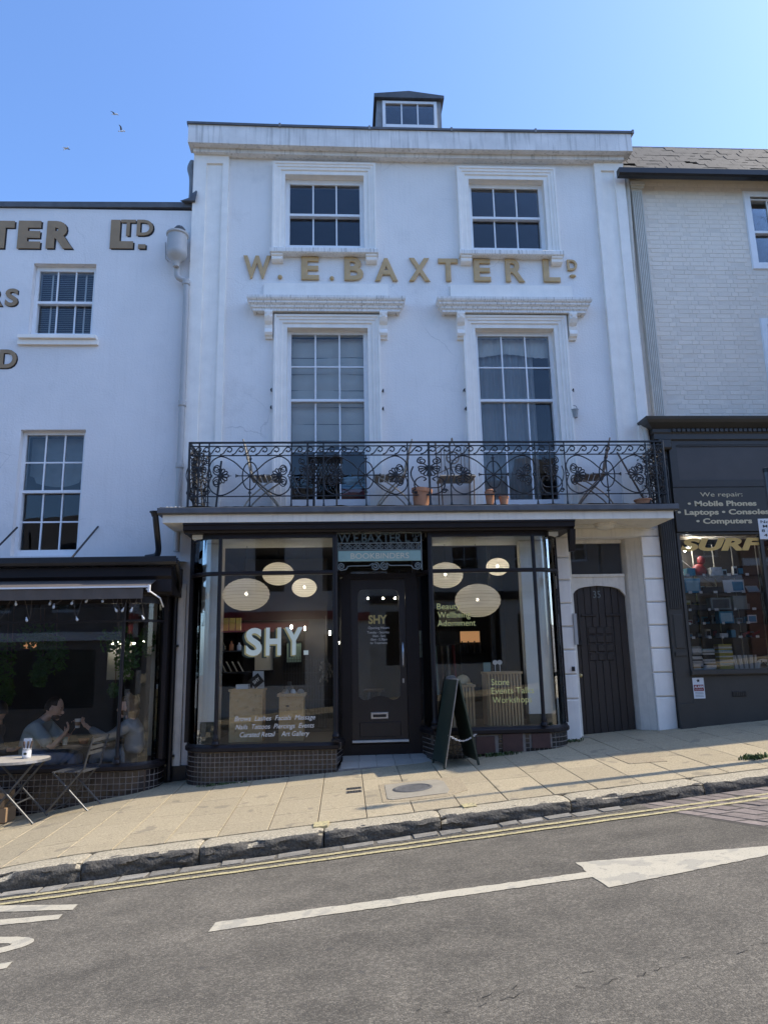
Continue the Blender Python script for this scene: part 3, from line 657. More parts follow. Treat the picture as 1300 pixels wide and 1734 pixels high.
# raised gold letters
sign = thing('raised_letter_sign', 'raised gold letters W. E. BAXTER LD across the upper facade', 'sign', (0, 0, 0))
for ch, x0, x1, z0, z1 in (('W', -1.505, -1.085, 7.205, 7.59), ('E', -.622, -.35, 7.19, 7.58), ('B', .035, .33, 7.185, 7.578), ('A', .505, .86, 7.18, 7.57), ('X', 1.03, 1.36, 7.183, 7.58), ('T', 1.49, 1.80, 7.186, 7.576), ('E', 2.04, 2.31, 7.19, 7.575), ('R', 2.54, 2.845, 7.187, 7.58), ('L', 3.135, 3.405, 7.19, 7.585), ('D', 3.525, 3.685, 7.39, 7.58)):
    obj('letter', glyph(ch, x0, x1, z0, z1, -.004, .034, .006, .030), 'gold_letter', sign)
for x, z in ((-.945, 7.235), (-.155, 7.222)): obj('full_stop', MB().ell((x, -.02, z), (.036, .03, .036), 12, 8), 'gold_letter', sign, smooth=True)
obj('underline', MB().ell((3.605, -.02, 7.30), (.055, .028, .026), 14, 8), 'gold_letter', sign, smooth=True)

# blinds and curtains behind the glass
def pleat(x0, x1, z0, z1, y, folds, depth, seed, wob=.0):
    r = random.Random(seed); ph = [r.uniform(0, 6) for _ in range(4)]
    def fn(u, v):
        x = x0+(x1-x0)*u; d = depth*(sin(u*folds*2*pi+ph[0])+.5*sin(u*folds*4.7+ph[1]+v)); zb = z0+wob*sin(u*7+ph[2])
        return (x, y+d, z1+(zb-z1)*v)
    return MB().sheet(int(folds*10), 8, fn)
bl = thing('roman_blind', 'cream roman blind two-thirds down in the left tall balcony window', 'blind', (0, 0, 0))
for k, (za, zb) in enumerate(((6.05, 6.37), (5.78, 6.05), (5.52, 5.78), (5.25, 5.52), (4.98, 5.25), (4.72, 4.98), (4.58, 4.73))):
    def fn(u, v, za=za, zb=zb, k=k):
        return (-.80+1.14*u, .30-.018*sin(v*pi)+.01*sin(u*5+k), za+(zb-za)*(1-v)-(.045*sin(u*pi*2.2+.6)*v if k == 6 else 0)-(.012*sin(u*6+k)*v if k in (0, 6) else 0))
    obj('blind_fold', MB().sheet(16, 6, fn), 'blind_cream', bl)
    if k < 6: obj('blind_seam', box(-.80, .34, .296, .304, za-.005, za+.004), 'grey_item', bl)
nc = obj('net_curtain', pleat(2.05, 2.98, 3.76, 6.2, .33, 9, .02, 4), 'net', smooth=True, label='white net curtain hanging in folds in the right tall balcony window', cat='curtain')
obj('net_valance', pleat(2.02, 3.24, 6.08, 6.36, .27, 12, .008, 5, .03), 'blind_cream', smooth=True, label='short pale valance across the top of the right tall balcony window', cat='curtain')
# things on the balcony-window room floor: cloth piles seen low in the left tall window
cl = MB().ell((.16, .62, 4.16), (.22, .2, .10), 14, 8, lambda d: 1+.15*sin(7*d.x+3*d.z)); obj('cushion_pile', cl, 'pale_blue_item', smooth=True, label='pale cloth heap low in the left tall window', cat='cloth')
obj('folded_blanket', MB().cbox(-.06, .36, .45, .8, 3.86, 4.02, .03), 'red_item', label='dark red folded blanket low in the left tall window', cat='blanket')
obj('storage_box', MB().cbox(-.05, .34, .5, .8, 4.02, 4.10, .01), 'blue_item', label='flat blue box on the blanket in the left tall window', cat='box')
# hooks and a small bucket
for x, z in ((-1.06, 5.40), (-1.06, 5.13), (.585, 5.39), (.58, 5.11), (1.80, 5.40), (1.81, 5.11), (3.45, 5.40)):
    obj('shutter_hook', MB().tube([(x, .0, z), (x, -.05, z), (x+.012, -.06, z+.02), (x+.012, -.055, z-.035)], .008, 5), 'black_paint', house)
bk = thing('hanging_bucket', 'small grey zinc bucket hanging on the wall right of the tall window', 'bucket', (3.45, -.07, 4.955))
obj('pail', MB().lathe([(.037, 0), (.052, .115), (.058, .118), (.058, .125), (.048, .122), (.034, .006)], (0, 0, 0), 14), 'zinc', bk); obj('handle', MB().tube([(-.052, 0, .12), (-.03, .02, .19), (0, .06, .215), (.03, .02, .19), (.052, 0, .12)], .004, 5), 'black_paint', bk)

# ================================================================== BALCONY
bal = obj('balcony', MB().box(-2.36, 4.46, -.77, -.001, 3.28, 3.385), 'slab_white', house)
obj('lead_edge', MB().polyx([(-.001, 3.386), (-.80, 3.386), (-.83, 3.40), (-.83, 3.465), (-.80, 3.475), (-.001, 3.49)], -2.42, 4.52), 'lead', bal)
obj('moss', MB().sheet(120, 3, lambda u, v: (-2.40+6.9*u, -.80+.16*v, 3.479+.012*max(0, mn.noise(Vector((u*60, v*2, 1)))+.25)+(.02*max(0, mn.noise(Vector((u*22, v, 9))))))), 'moss', bal, kind='stuff')
RZ0, RZ1, RZ2, RT = 3.642, 4.205, 4.335, 4.385
RY = -.70; IR = .009
def arcpts(cx, cz, rx, rz_, a0, a1, n): return [(cx+rx*cos(a0+(a1-a0)*i/n), 0, cz+rz_*sin(a0+(a1-a0)*i/n)) for i in range(n+1)]
def spiral(cx, cz, r0, r1, a0, turns, n=22): return [(cx+(r0+(r1-r0)*i/n)*cos(a0+turns*2*pi*i/n), 0, cz+(r0+(r1-r0)*i/n)*sin(a0+turns*2*pi*i/n)) for i in range(n+1)]
def smooth_pts(p, n=6):
    out = []
    for i in range(len(p)-1):
        p0 = Vector(p[max(i-1, 0)]); p1 = Vector(p[i]); p2 = Vector(p[i+1]); p3 = Vector(p[min(i+2, len(p)-1)])
        for k in range(n):
            t = k/n; out.append(tuple(.5*((2*p1)+(-p0+p2)*t+(2*p0-5*p1+4*p2-p3)*t*t+(-p0+3*p1-3*p2+p3)*t**3)))
    out.append(tuple(p[-1])); return out
def waves(mb, x0, x1):
    n = max(1, round((x1-x0)/.155)); p = (x1-x0)/n; zb, zt = RZ1+.008, RZ2-.006; zm = (zb+zt)/2
    for i in range(n):
        a = x0+i*p
        pts = [(a-.012, 0, zb+.006), (a+.03, 0, zb+.022), (a+.065, 0, zm+.012), (a+.10, 0, zt-.008)]
        c = (a+.112, zm+.014)
        pts += [(c[0]+.045*(1-.12*k)*cos(radians(85-45*k)), 0, c[1]+.042*(1-.08*k)*sin(radians(85-45*k))) for k in range(1, 6)]
        pts += [(a+.085, 0, zm-.012), (a+.10, 0, zm+.008)]
        mb.tube(smooth_pts(pts, 3), IR*.95, 5)
def palmette(mb, c, ang, r=.115, n=7, tip=True):
    for k in range(n):
        a = ang+radians(-84+168*k/(n-1)); rr = r*(1-.16*abs(k-(n-1)/2)/((n-1)/2)); d = (cos(a), sin(a)); q = (-d[1], d[0]); w = .020
        P = [(c[0]+d[0]*rr*t+q[0]*w*s, 0, c[1]+d[1]*rr*t+q[1]*w*s) for t, s in ((.2, .1), (.5, .55), (.78, 1), (.95, .7), (1.0, 0), (.95, -.7), (.78, -1), (.5, -.55), (.2, -.1))]
        mb.tube(P, IR*.95, 5, closed=True)
    mb.ell((c[0], 0, c[1]), (.03, .012, .03), 8, 6)
    if tip: mb.tube([(c[0]+cos(ang)*r*.9, 0, c[1]+sin(ang)*r*.9), (c[0]+cos(ang)*r*1.35, 0, c[1]+sin(ang)*r*1.35)], .008, 5, r2=.002)
def finial(mb, p, d):
    q = (-d[1], d[0])
    mb.tube([(p[0]-d[0]*.03, 0, p[1]-d[1]*.03), (p[0], 0, p[1])], .012, 5); mb.tube([(p[0]-q[0]*.022, 0, p[1]-q[1]*.022), (p[0]+q[0]*.022, 0, p[1]+q[1]*.022)], .009, 5)
def big_panel(w):
    mb = MB(); h = w/2; cz = (RZ0+RZ1)/2-.0; s = w/1.13
    for x in (-h, h): mb.tube([(x, 0, 3.50), (x, 0, RT)], .010, 6); mb.lathe([(.022, 0), (.014, .03), (.010, .06)], (x, 0, 3.49), 7)
    waves(mb, -h, h)
    mb.tube(arcpts(0, cz, .105*s, .19, 0, 2*pi, 30)[:-1], IR, 5, closed=True)
    mb.tube([(0, 0, 3.50), (0, 0, RZ1)], IR, 5); mb.lathe([(.022, 0), (.012, .035), (.008, .06)], (0, 0, 3.49), 7)
    for sx in (-1, 1):
        for sz in (-1, 1):
            pts = [(0, 0, cz), (sx*.10*s, 0, cz+sz*.085), (sx*.23*s, 0, cz+sz*.20), (sx*.39*s, 0, cz+sz*.268), (sx*.51*s, 0, cz+sz*.215), (sx*.555*s, 0, cz+sz*.12), (sx*.535*s, 0, cz+sz*.03)]
            mb.tube(smooth_pts(pts, 6), IR, 5)
            mb.tube(spiral(sx*.455*s, cz+sz*.093, .055, .012, (pi/2 if sz > 0 else -pi/2)+(0 if sx < 0 else 0), (1 if sx*sz > 0 else -1)*1.6), IR*.9, 5)
            mb.tube(smooth_pts([(sx*.41*s, 0, cz+sz*.01), (sx*.47*s, 0, cz+sz*.02), (sx*.50*s, 0, cz+sz*.06), (sx*.49*s, 0, cz+sz*.12), (sx*.455*s, 0, cz+sz*.148)], 4), IR*.9, 5)
        palmette(mb, (sx*.415*s, cz), 0 if sx < 0 else pi, .125)
        mb.tube(arcpts(sx*.54*s, cz, .022, .022, 0, 2*pi, 12)[:-1], IR*.9, 5, closed=True)
        mb.tube([(0, 0, cz), (sx*.18*s, 0, cz)], IR*.9, 5); finial(mb, (sx*.19*s, cz), (sx, 0))
    finial(mb, (0, cz+.235), (0, 1)); finial(mb, (0, cz-.235), (0, -1))
    return mb
def small_panel(w):
    mb = MB(); h = w/2; cz = (RZ0+RZ1)/2
    waves(mb, -h, h)
    mb.tube([(0, 0, 3.50), (0, 0, RT)], .013, 6); mb.lathe([(.024, 0), (.016, .03), (.012, .06)], (0, 0, 3.49), 7)
    palmette(mb, (0, RZ1-.17), -pi/2, .135, 9, False)
    for sx in (-1, 1):
        mb.tube(spiral(sx*.075, RZ1-.085, .052, .012, pi/2, -sx*1.6), IR*.9, 5)
        mb.tube(smooth_pts([(0, 0, RZ1-.19), (sx*.05, 0, RZ1-.13), (sx*.12, 0, RZ1-.10), (sx*.10, 0, RZ1-.04), (sx*.07, 0, RZ1-.033)], 4), IR*.9, 5)
        mb.tube(smooth_pts([(sx*.02, 0, RZ0+.01), (sx*.10, 0, RZ0+.03), (sx*.155, 0, RZ0+.12), (sx*.14, 0, RZ0+.21), (sx*.08, 0, RZ0+.255), (sx*.035, 0, RZ0+.225), (sx*.06, 0, RZ0+.20)], 5), IR*.95, 5)
        mb.tube(smooth_pts([(sx*.165, 0, RZ0+.4), (sx*.19, 0, RZ0+.28), (sx*.12, 0, RZ0+.12), (sx*.0, 0, RZ0+.10)], 5), IR*.95, 5)
        mb.tube(spiral(sx*.15, RZ0+.055, .035, .01, 0, sx*1.4, 16), IR*.9, 5)
    return mb
bars = MB()
for z, r in ((RT, .017), (RZ2, .010), (RZ1, .010), (RZ0, .010)): bars.box(-2.06, 4.44, RY-r, RY+r, z-r*.6, z+r*.6)
obj('rails', bars, 'iron', bal)
bounds = [(-1.80, -.70, 1), (-.70, -.27, 0), (-.27, .87, 1), (.87, 1.45, 0), (1.45, 2.63, 1), (2.63, 3.04, 0), (3.04, 4.19, 1)]
cache = {}
for a, b, k in bounds:
    if k:
        me = cache.setdefault('big', big_panel(1.14).mesh('railing_panel', True)); o = obj('railing_panel', me, 'iron', bal, loc=((a+b)/2, RY, 0)); o.scale.x = (b-a)/1.14
    else:
        me = cache.setdefault('small', small_panel(.44).mesh('railing_panel', True)); o = obj('railing_panel', me, 'iron', bal, loc=((a+b)/2, RY, 0)); o.scale.x = (b-a)/.44
for x in (-1.93, 4.315):
    me = cache.setdefault('corner', small_panel(.24).mesh('railing_panel', True)); o = obj('railing_panel', me, 'iron', bal, loc=(x, RY, 0)); o.scale.x = .85
for x in (-2.06, 4.44):
    pm = MB(); pm.tube([(x, RY, 3.49), (x, RY, RT+.01)], .016, 6)
    for z, r in ((RT, .015), (RZ2, .009), (RZ1, .009), (RZ0, .009)): pm.box(x-r, x+r, RY+.017, -.001, z-r*.6, z+r*.6)
    obj('return_rail', pm, 'iron', bal)
    o = obj('railing_panel', cache['small'], 'iron', bal, loc=(x, RY/2, 0), rot=(0, 0, pi/2)); o.scale.x = 1.5
# ================================================================== SHOPFRONT (parts of the house)
def arc_path(cx, cy, r, a0, a1, n=10): return [(cx+r*cos(radians(a0+(a1-a0)*i/n)), cy+r*sin(radians(a0+(a1-a0)*i/n))) for i in range(n+1)]
def path_len(p): return [0]+[sum(sqrt((p[i+1][0]-p[i][0])**2+(p[i+1][1]-p[i][1])**2) for i in range(k)) for k in range(1, len(p))]
def path_at(p, s):
    L = path_len(p)
    for i in range(len(p)-1):
        if s <= L[i+1] or i == len(p)-2:
            t = (s-L[i])/(L[i+1]-L[i]); dx = p[i+1][0]-p[i][0]; dy = p[i+1][1]-p[i][1]
            return (p[i][0]+dx*t, p[i][1]+dy*t), atan2(dy, dx)
def turned(x, y, z0, z1, r=.022):   # slender turned mullion
    return MB().lathe([(r*1.9, 0), (r*1.9, .03), (r*1.3, .045), (r*1.6, .07), (r*1.1, .10), (r, .14), (r, z1-z0)], (x, y, z0), 10)
TILE = {}
def tile_run(parent, path, ztop, rows, m, pitch=.058, s0=.02, s1=None, skip=()):
    key = (m, pitch)
    if key not in TILE: TILE[key] = MB().cbox(-pitch/2+.005, pitch/2-.005, -.003, .006, -pitch/2+.005, pitch/2-.005, .0015).mesh('tile')
    L = path_len(path)[-1]; s1 = s1 or L; n = int((s1-s0)/pitch); pt = (s1-s0)/n
    for i in range(n):
        (x, y), a = path_at(path, s0+(i+.5)*pt)
        for r in range(rows):
            z = ztop-(r+.5)*pitch
            if z+pitch/2 < gz(x, y): continue
            if any(q[0] < x < q[1] and q[2] < z < q[3] for q in skip): continue
            o = obj('tile', TILE[key], m, parent, loc=(x, y, z), rot=(0, 0, a)); o.scale.x = pt/pitch
def bay(path, zs, ztile, sections, m_tile, skip=()):
    # path runs left to right; zs = sill top
    zt = zs-.09
    b = obj('bay_stallriser', MB().ribbon([p for p in path], [(-.001, -.4), (-.001, zt), (-.08, zt), (-.08, -.4)]), 'grout', house)
    tile_run(b, path, zt-.004, ztile, m_tile, skip=skip)
    f = obj('bay_frame', MB().ribbon(path, [(-.05, zt), (.02, zt), (.035, zt+.012), (.035, zt+.05), (.02, zt+.065), (.012, zs), (-.05, zs)]), 'shop_navy', house)
    obj('transom', MB().ribbon(path, [(-.03, 2.60), (.022, 2.60), (.03, 2.612), (.03, 2.64), (.022, 2.65), (-.03, 2.65)]), 'shop_navy', f)
    obj('head_rail', MB().ribbon(path, [(-.03, 3.09), (.02, 3.09), (.02, 3.16), (-.03, 3.16)]), 'shop_navy', f)
    for seg in sections:
        for z0, z1 in ((zs-.003, 2.603), (2.647, 3.092)):
            obj('pane', MB().ribbon(seg, [(-.004, z0), (.004, z0), (.004, z1), (-.004, z1)]), 'shop_glass', f)
    return b, f
arcL = arc_path(-1.63, -.18, .42, 180, 270); pathL = [(-2.05, -.005)]+arcL+[(-.12, -.60), (-.045, -.085)]
bL, fL = bay(pathL, .475, 8, [[(-2.05, -.02)]+arcL, [(-1.61, -.60), (-.13, -.60)], [(-.115, -.585), (-.05, -.10)]], 'tile_brown')
arcR = arc_path(2.55, -.18, .40, 270, 360); pathR = [(1.02, -.085), (1.14, -.58)]+arcR+[(2.95, -.005)]
vents = [(1.66, 1.90, .28, .50), (2.0, 2.26, .30, .53), (2.38, 2.62, .33, .52)]
bR, fR = bay(pathR, .605, 7, [[(1.03, -.12), (1.135, -.565)], [(1.15, -.58), (2.54, -.58)], arcR+[(2.95, -.02)]], 'tile_black', skip=[(v[0]-.02, v[1]+.02, v[2]-.01, v[3]+.02) for v in vents])
for x, y, zs, f in ((-2.05, -.10, .475, fL), (-1.63, -.605, .475, fL), (-.125, -.605, .475, fL), (1.145, -.585, .605, fR), (2.55, -.585, .605, fR), (2.95, -.10, .605, fR)):
    obj('mullion', turned(x, y, zs, 3.10, .026 if x not in (-.125, 1.145) else .034), 'shop_navy', f, smooth=True)
for v in vents:
    vb = MB().box(v[0], v[1], -.598, -.56, v[2], v[3]-.01)
    o = obj('air_brick', vb, 'vent_terracotta', bR)
# fascia under the balcony
fa = obj('fascia', MB().polyx([(-.55, 3.275), (-.76, 3.275), (-.76, 3.255), (-.74, 3.245), (-.735, 3.19), (-.70, 3.175), (-.69, 3.155), (-.55, 3.155)], -2.10, 3.10).box(-2.10, 3.10, -.549, -.02, 3.161, 3.23), 'shop_navy', house)
obj('fascia_bracket', MB().polyx([(-.75, 3.15), (-.60, 3.15), (-.60, 2.86), (-.68, 2.86), (-.72, 3.0)], 3.03, 3.10), 'shop_navy', house)
# shop interior shell
obj('shop_room', shell(-2.1, 3.18, .301, 4.2, .38, 3.27), 'interior_dark', house)
obj('display_floor', box(-1.72, -.06, -.52, .9, .37, .455), 'interior_floor', house); obj('display_floor', box(1.10, 2.62, -.50, .9, .40, .585), 'interior_floor', house)
obj('bay_ceiling', box(-2.02, -.1, -.54, .3, 3.10, 3.155), 'interior_white', house); obj('bay_ceiling', box(1.1, 2.93, -.52, .3, 3.10, 3.155), 'interior_white', house)
for x0, x1 in ((-2.03, -1.72), (2.47, 2.925)):
    obj('display_pier', box(x0, x1, -.17, -.002, .72, 3.09), 'interior_white', house); obj('pier_base', box(x0, x1, -.175, -.002, .40, .715), 'green_board', house)
obj('corner_post', box(2.16, 2.22, .6, .66, .6, 3.2), 'black_paint', house)
obj('partition', box(-1.70, -.3, 2.2, 2.25, .4, 3.2), 'interior_dark', house)
wm = MB()
for i in range(24): wm.tube([(-.95+i*.042, 1.2, .46), (-.95+i*.042, 1.2, 1.55)], .003, 4)
for j in range(6): wm.tube([(-.95, 1.205, .5+j*.2), (0.02, 1.205, .5+j*.2)], .003, 4)
obj('wire_screen', wm, 'dull_steel', label='black wire mesh screen behind the plinths in the left shop window', cat='screen')
# door between the bays
dr = obj('shop_doorway', MB().box(-.045, .083, -.10, -.001, .22, 2.66).box(.842, 1.02, -.10, -.001, .22, 2.66).box(.083, .842, -.098, -.001, 2.585, 2.66).box(-.04, 1.01, -.095, -.004, 3.0, 3.155).box(-.04, .02, -.094, -.006, 2.66, 3.0).box(.95, 1.01, -.094, -.006, 2.66, 3.0), 'shop_navy', house)
obj('doorway_pane', box(.02, .95, -.05, -.044, 2.66, 3.0), 'shop_glass', dr)
obj('threshold', box(.083, .842, -.10, -.001, .22, .375), 'shop_navy', dr); obj('weather_bar', box(.086, .838, -.118, -.03, .40, .425), 'old_white_paint', dr)
door = obj('shop_door', wall_holes(.087, .838, .378, 2.583, [(.178, .748, .93, 2.44)], -.06, -.02), 'door_dark', house)
obj('door_pane', box(.175, .751, -.045, -.04, .928, 2.443), 'shop_glass', door)
# shaped corners of the glazed panel
for sx, x in ((1, .178), (-1, .748)):
    obj('glazing_corner', MB().poly([(x, 2.44), (x+sx*.07, 2.44), (x+sx*.03, 2.425), (x+sx*.012, 2.39), (x, 2.33)], -.058, -.03), 'door_dark', door)
    obj('glazing_corner', MB().poly([(x, .93), (x+sx*.285, .93), (x+sx*.285, 1.0), (x+sx*.20, .985), (x+sx*.12, .945), (x+sx*.06, .95), (x, 1.0)] if sx > 0 else [(x, .93), (x-.285, .93), (x-.285, 1.0), (x-.20, .985), (x-.12, .945), (x-.06, .95), (x, 1.0)], -.058, -.03), 'door_dark', door)
obj('door_panel', MB().cbox(.18, .745, -.068, -.055, .46, .66, .012), 'door_dark', door)
lb = obj('letter_plate', MB().cbox(.335, .575, -.075, -.058, .695, .785, .008), 'silver', door); obj('letter_flap', MB().cbox(.365, .545, -.082, -.074, .72, .757, .005), 'black_item', lb)
obj('door_handle', MB().tube([(.79, -.06, 1.70), (.79, -.10, 1.68), (.79, -.11, 1.55), (.79, -.10, 1.40), (.79, -.06, 1.38)], .014, 8), 'silver', door, smooth=True)
obj('keyhole', MB().cbox(.775, .80, -.066, -.055, 1.16, 1.22, .004), 'silver', door)
for s, x0, x1, zb, cp, bo, mm in (('SHY', .325, .583, 1.965, .12, .035, 'vinyl_gold'), ('Opening Hours', .32, .61, 1.895, .034, 0, 'vinyl_white'), ('Tuesday - Saturday', .305, .61, 1.835, .030, 0, 'vinyl_white'), ('10am - 5pm', .38, .555, 1.786, .030, 0, 'vinyl_white'), ('10am - 5.30pm', .35, .58, 1.738, .030, 0, 'vinyl_white'), ('for Treatments', .345, .58, 1.69, .030, 0, 'vinyl_white')):
    lettering('door_lettering', s, x0, x1, zb, cp, -.0465, mm, door, depth=.001, bold=bo)
# recess floor
rfl = obj('doorway_floor', MB().hexa([(-.1, -.62, -.2), (1.12, -.62, -.2), (1.0, -.09, -.2), (-.03, -.09, -.2)], [(-.1, -.62, gz(-.1, -.6)+.025), (1.12, -.62, gz(1.12, -.6)-.02), (1.0, -.09, .232), (-.03, -.09, .222)]), 'grout', house)
for i in range(5):
    for j, (ya, yb) in enumerate(((-.60, -.36), (-.35, -.10))):
        xa = -.08+i*.235; xb = xa+.228; k = .05*(j+.5)
        xa += (.5-(xa+.09)/1.2)*k; xb += (.5-(xb+.09)/1.2)*k
        def zz(x, y): return .146+.035*x+(.232-.146-.035*x*.9)*(y+.62)/.53+.008
        obj('floor_tile', MB().hexa([(xa, ya, .0), (xb, ya, .0), (xb, yb, .0), (xa, yb, .0)], [(xa, ya, zz(xa, ya)), (xb, ya, zz(xb, ya)), (xb, yb, zz(xb, yb)), (xa, yb, zz(xa, yb))]), 'recess_tile', rfl)
# window lettering
for i, (ch, x0, x1) in enumerate((('S', -1.275, -1.07), ('H', -1.02, -.825), ('Y', -.775, -.545))):
    o = obj('vinyl_letter', glyph(ch, x0, x1, 1.56, 1.915, -.6055, .002, .03), 'mint', fL)
    obj('letter_shade', glyph(ch, x0-.022, x1-.008, 1.545, 1.905, -.6045, .0008, .045), 'vinyl_gold', o)
    obj('letter_shadow', glyph(ch, x0-.05, x1-.03, 1.53, 1.892, -.6042, .0004, .045), 'green_board', o)
obj('vinyl_letter', box(-.535, -.475, -.607, -.6045, 1.56, 1.615), 'mint', fL)
for s, x0, x1, zb in (('Brows  Lashes  Facials  Massage', -1.40, -.385, .755), ('Nails  Tattoos  Piercings  Events', -1.385, -.40, .655), ('Curated Retail    Art Gallery', -1.33, -.46, .56)):
    lettering('window_lettering', s, x0, x1, zb, .058, -.605, 'vinyl_white', fL, depth=.001, shear=.28)
for s, x0, x1, zb in (('Beauty', 1.215, 1.525, 2.115), ('Wellbeing', 1.22, 1.655, 2.005), ('Adornment', 1.215, 1.72, 1.895), ('Store', 1.89, 2.125, 1.125), ('Events Talks', 1.885, 2.445, 1.015), ('Workshops', 1.895, 2.41, .90)):
    lettering('window_lettering', s, x0, x1, zb, .077, -.585, 'vinyl_yellow', fR, depth=.001)
# pier quoins and street door
jz = [.42, .895, 1.224, 1.558, 1.879, 2.205, 2.535, 2.861, 3.16]
for x0, x1 in ((2.985, 3.212), (4.292, 4.572)):
    for i in range(8): obj('quoin_block', MB().cbox(x0, x1, -.035, -.001, (gz(x0, 0)-.05 if i == 0 else jz[i]+.008), jz[i+1]-.008, .012), 'trim', house)
obj('door_lintel', box(3.0, 4.56, -.02, -.001, 3.165, 3.278), 'slab_white', house)
jb = MB().hexa([(4.287, .002, .2), (4.289, .3, .2), (4.09, .3, .2), (4.13, .16, .2)], [(4.287, .002, 3.148), (4.289, .3, 3.148), (4.09, .3, 3.148), (4.13, .16, 3.148)]); jb.box(3.221, 3.28, .1, .3, .2, 3.148).box(3.28, 4.09, .20, .3, 3.10, 3.148).box(3.28, 4.09, .20, .3, 2.50, 2.63).box(3.28, 4.09, .18, .199, 2.60, 2.64)
df = obj('door_frame', jb, 'old_white_paint', house)
obj('fanlight_pane', box(3.28, 4.09, .255, .262, 2.63, 3.10), 'shop_glass', df); obj('fanlight_board', box(3.28, 4.09, .275, .285, 2.63, 3.10), 'slate_panel', df)
n = 14; ap = [(3.28, 2.50), (3.28, 2.33)]
for i in range(n+1):
    t = i/n; x = 3.285+.80*t; u = abs(t-.5)*2; z = 2.475-.035*u-.12*u**6
    ap.append((x, z))
ap += [(4.09, 2.33), (4.09, 2.50)]
obj('arch_head', MB().poly(ap, .20, .29), 'old_white_paint', df)
sd = obj('street_door', box(3.28, 4.09, .262, .30, .38, 2.49), 'oak_dark', house)
for i in range(8):
    xa = 3.283+i*.1008; obj('plank', MB().cbox(xa, xa+.097, .248, .262, .40, 2.48, .006), 'oak_dark', sd)
for i in range(3):
    for j in range(4): obj('panel_stud', MB().cbox(3.50+i*.125, 3.61+i*.125, .236, .248, 1.40+j*.125, 1.51+j*.125, .012), 'oak_dark', sd)
for xa in (3.42, 3.78): obj('ledge', MB().cbox(xa, xa+.22, .225, .248, 2.03, 2.065, .008), 'oak_dark', sd)
for xa in (3.34, 3.50, 3.66, 3.82): pass
lettering('door_number', '35', 3.62, 3.73, 2.30, .10, .246, 'grille_grey', sd, depth=.006)
obj('lock', MB().cbox(3.33, 3.40, .21, .248, 1.62, 1.69, .006), 'black_item', sd); obj('knob', MB().ell((3.335, .20, 1.20), (.03, .03, .03), 12, 8), 'brass', sd, smooth=True)
obj('door_step', box(3.23, 4.28, -.02, .30, .1, .385), 'concrete', df)
ic = obj('entry_panel', MB().cbox(3.205, 3.255, -.055, -.036, 1.63, 2.06, .004), 'pvc_grey', label='white rectangular entry panel beside the arched street door', cat='panel'); 
dbell = obj('door_bell', MB().cbox(3.14, 3.18, -.055, -.0351, 1.27, 1.33, .005), 'black_item', label='small dark bell push on the pier left of the arched door', cat='bell')
cl_ = thing('ceiling_light', 'round white bulkhead light under the balcony over the arched door', 'lamp', (3.64, -.40, 3.28))
obj('base', MB().lathe([(.155, 0), (.155, -.02), (.145, -.035)], (0, 0, 0), 20), 'old_white_paint', cl_); obj('diffuser', MB().lathe([(.13, -.036), (.125, -.055), (.09, -.075), (.01, -.08)], (0, 0, 0), 20), 'slab_white', cl_, smooth=True)
for pts in ([(3.0, -.02, 3.2), (3.2, -.3, 3.27), (3.48, -.4, 3.265)], [(3.8, -.4, 3.265), (4.1, -.2, 3.255), (4.3, -.03, 3.24), (4.5, -.03, 3.26)]):
    obj('light_cable', MB().tube(smooth_pts(pts, 5), .006, 5), 'old_white_paint', cl_, loc=(-3.64, .40, -3.28))
# fretted sign over the shop door
fs = thing('fret_sign', 'fretwork sign over the shop door with mint board reading BOOKBINDERS', 'sign', (0, 0, 0))
fr_ = MB(); 
for a, b in (((-.095, 2.64), (-.095, 3.15)), ((1.03, 2.64), (1.03, 3.15)), ((-.095, 3.01), (1.03, 3.01)), ((-.095, 3.148), (1.03, 3.148)), ((-.095, 2.92), (1.03, 2.92))): fr_.tube([(a[0], -.60, a[1]), (b[0], -.60, b[1])], .008, 5)
for i in range(8):
    c = -.03+i*.1395+.002
    for sx in (-1, 1): fr_.tube([(p[0], -.60, p[2]) for p in spiral(c+sx*.033, 2.963, .036, .008, pi/2, -sx*1.6, 16)], .005, 4)
for c, sx in ((-.04, 1), (.975, -1)): fr_.tube([(p[0], -.60, p[2]) for p in spiral(c, 2.70, .05, .008, -pi/2, -sx*1.8, 20)], .007, 5); fr_.tube([(c, -.60, 2.65), (c+sx*.06, -.60, 2.66), (c+sx*.085, -.60, 2.70), (c+sx*.13, -.60, 2.705), (.4675-sx*.14, -.60, 2.705), (.4675-sx*.09, -.60, 2.74)], .007, 5)
for sx in (-1, 1): fr_.tube([(p[0], -.60, p[2]) for p in spiral(.4675+sx*.062, 2.695, .06, .008, pi/2, sx*1.9, 22)], .007, 5)
obj('fretwork', fr_, 'grille_grey', fs)
brd = obj('board', MB().cbox(-.085, 1.02, -.612, -.592, 2.765, 2.905, .003), 'mint_board', fs)
lettering('board_lettering', 'BOOKBINDERS', .085, .86, 2.80, .072, -.6125, 'cream_letter', brd, depth=.004)
lettering('fret_lettering', 'W.E.BAXTER L', -.075, .88, 3.018, .122, -.60, 'grille_letter', fs, depth=.012, bold=.012)
lettering('fret_lettering', 'TD', .895, 1.005, 3.085, .055, -.60, 'grille_letter', fs, depth=.012)
obj('fret_scroll', MB().tube([(p[0], -.605, p[2]) for p in spiral(.95, 3.045, .032, .006, 0, 1.5, 16)], .007, 5), 'grille_letter', fs)

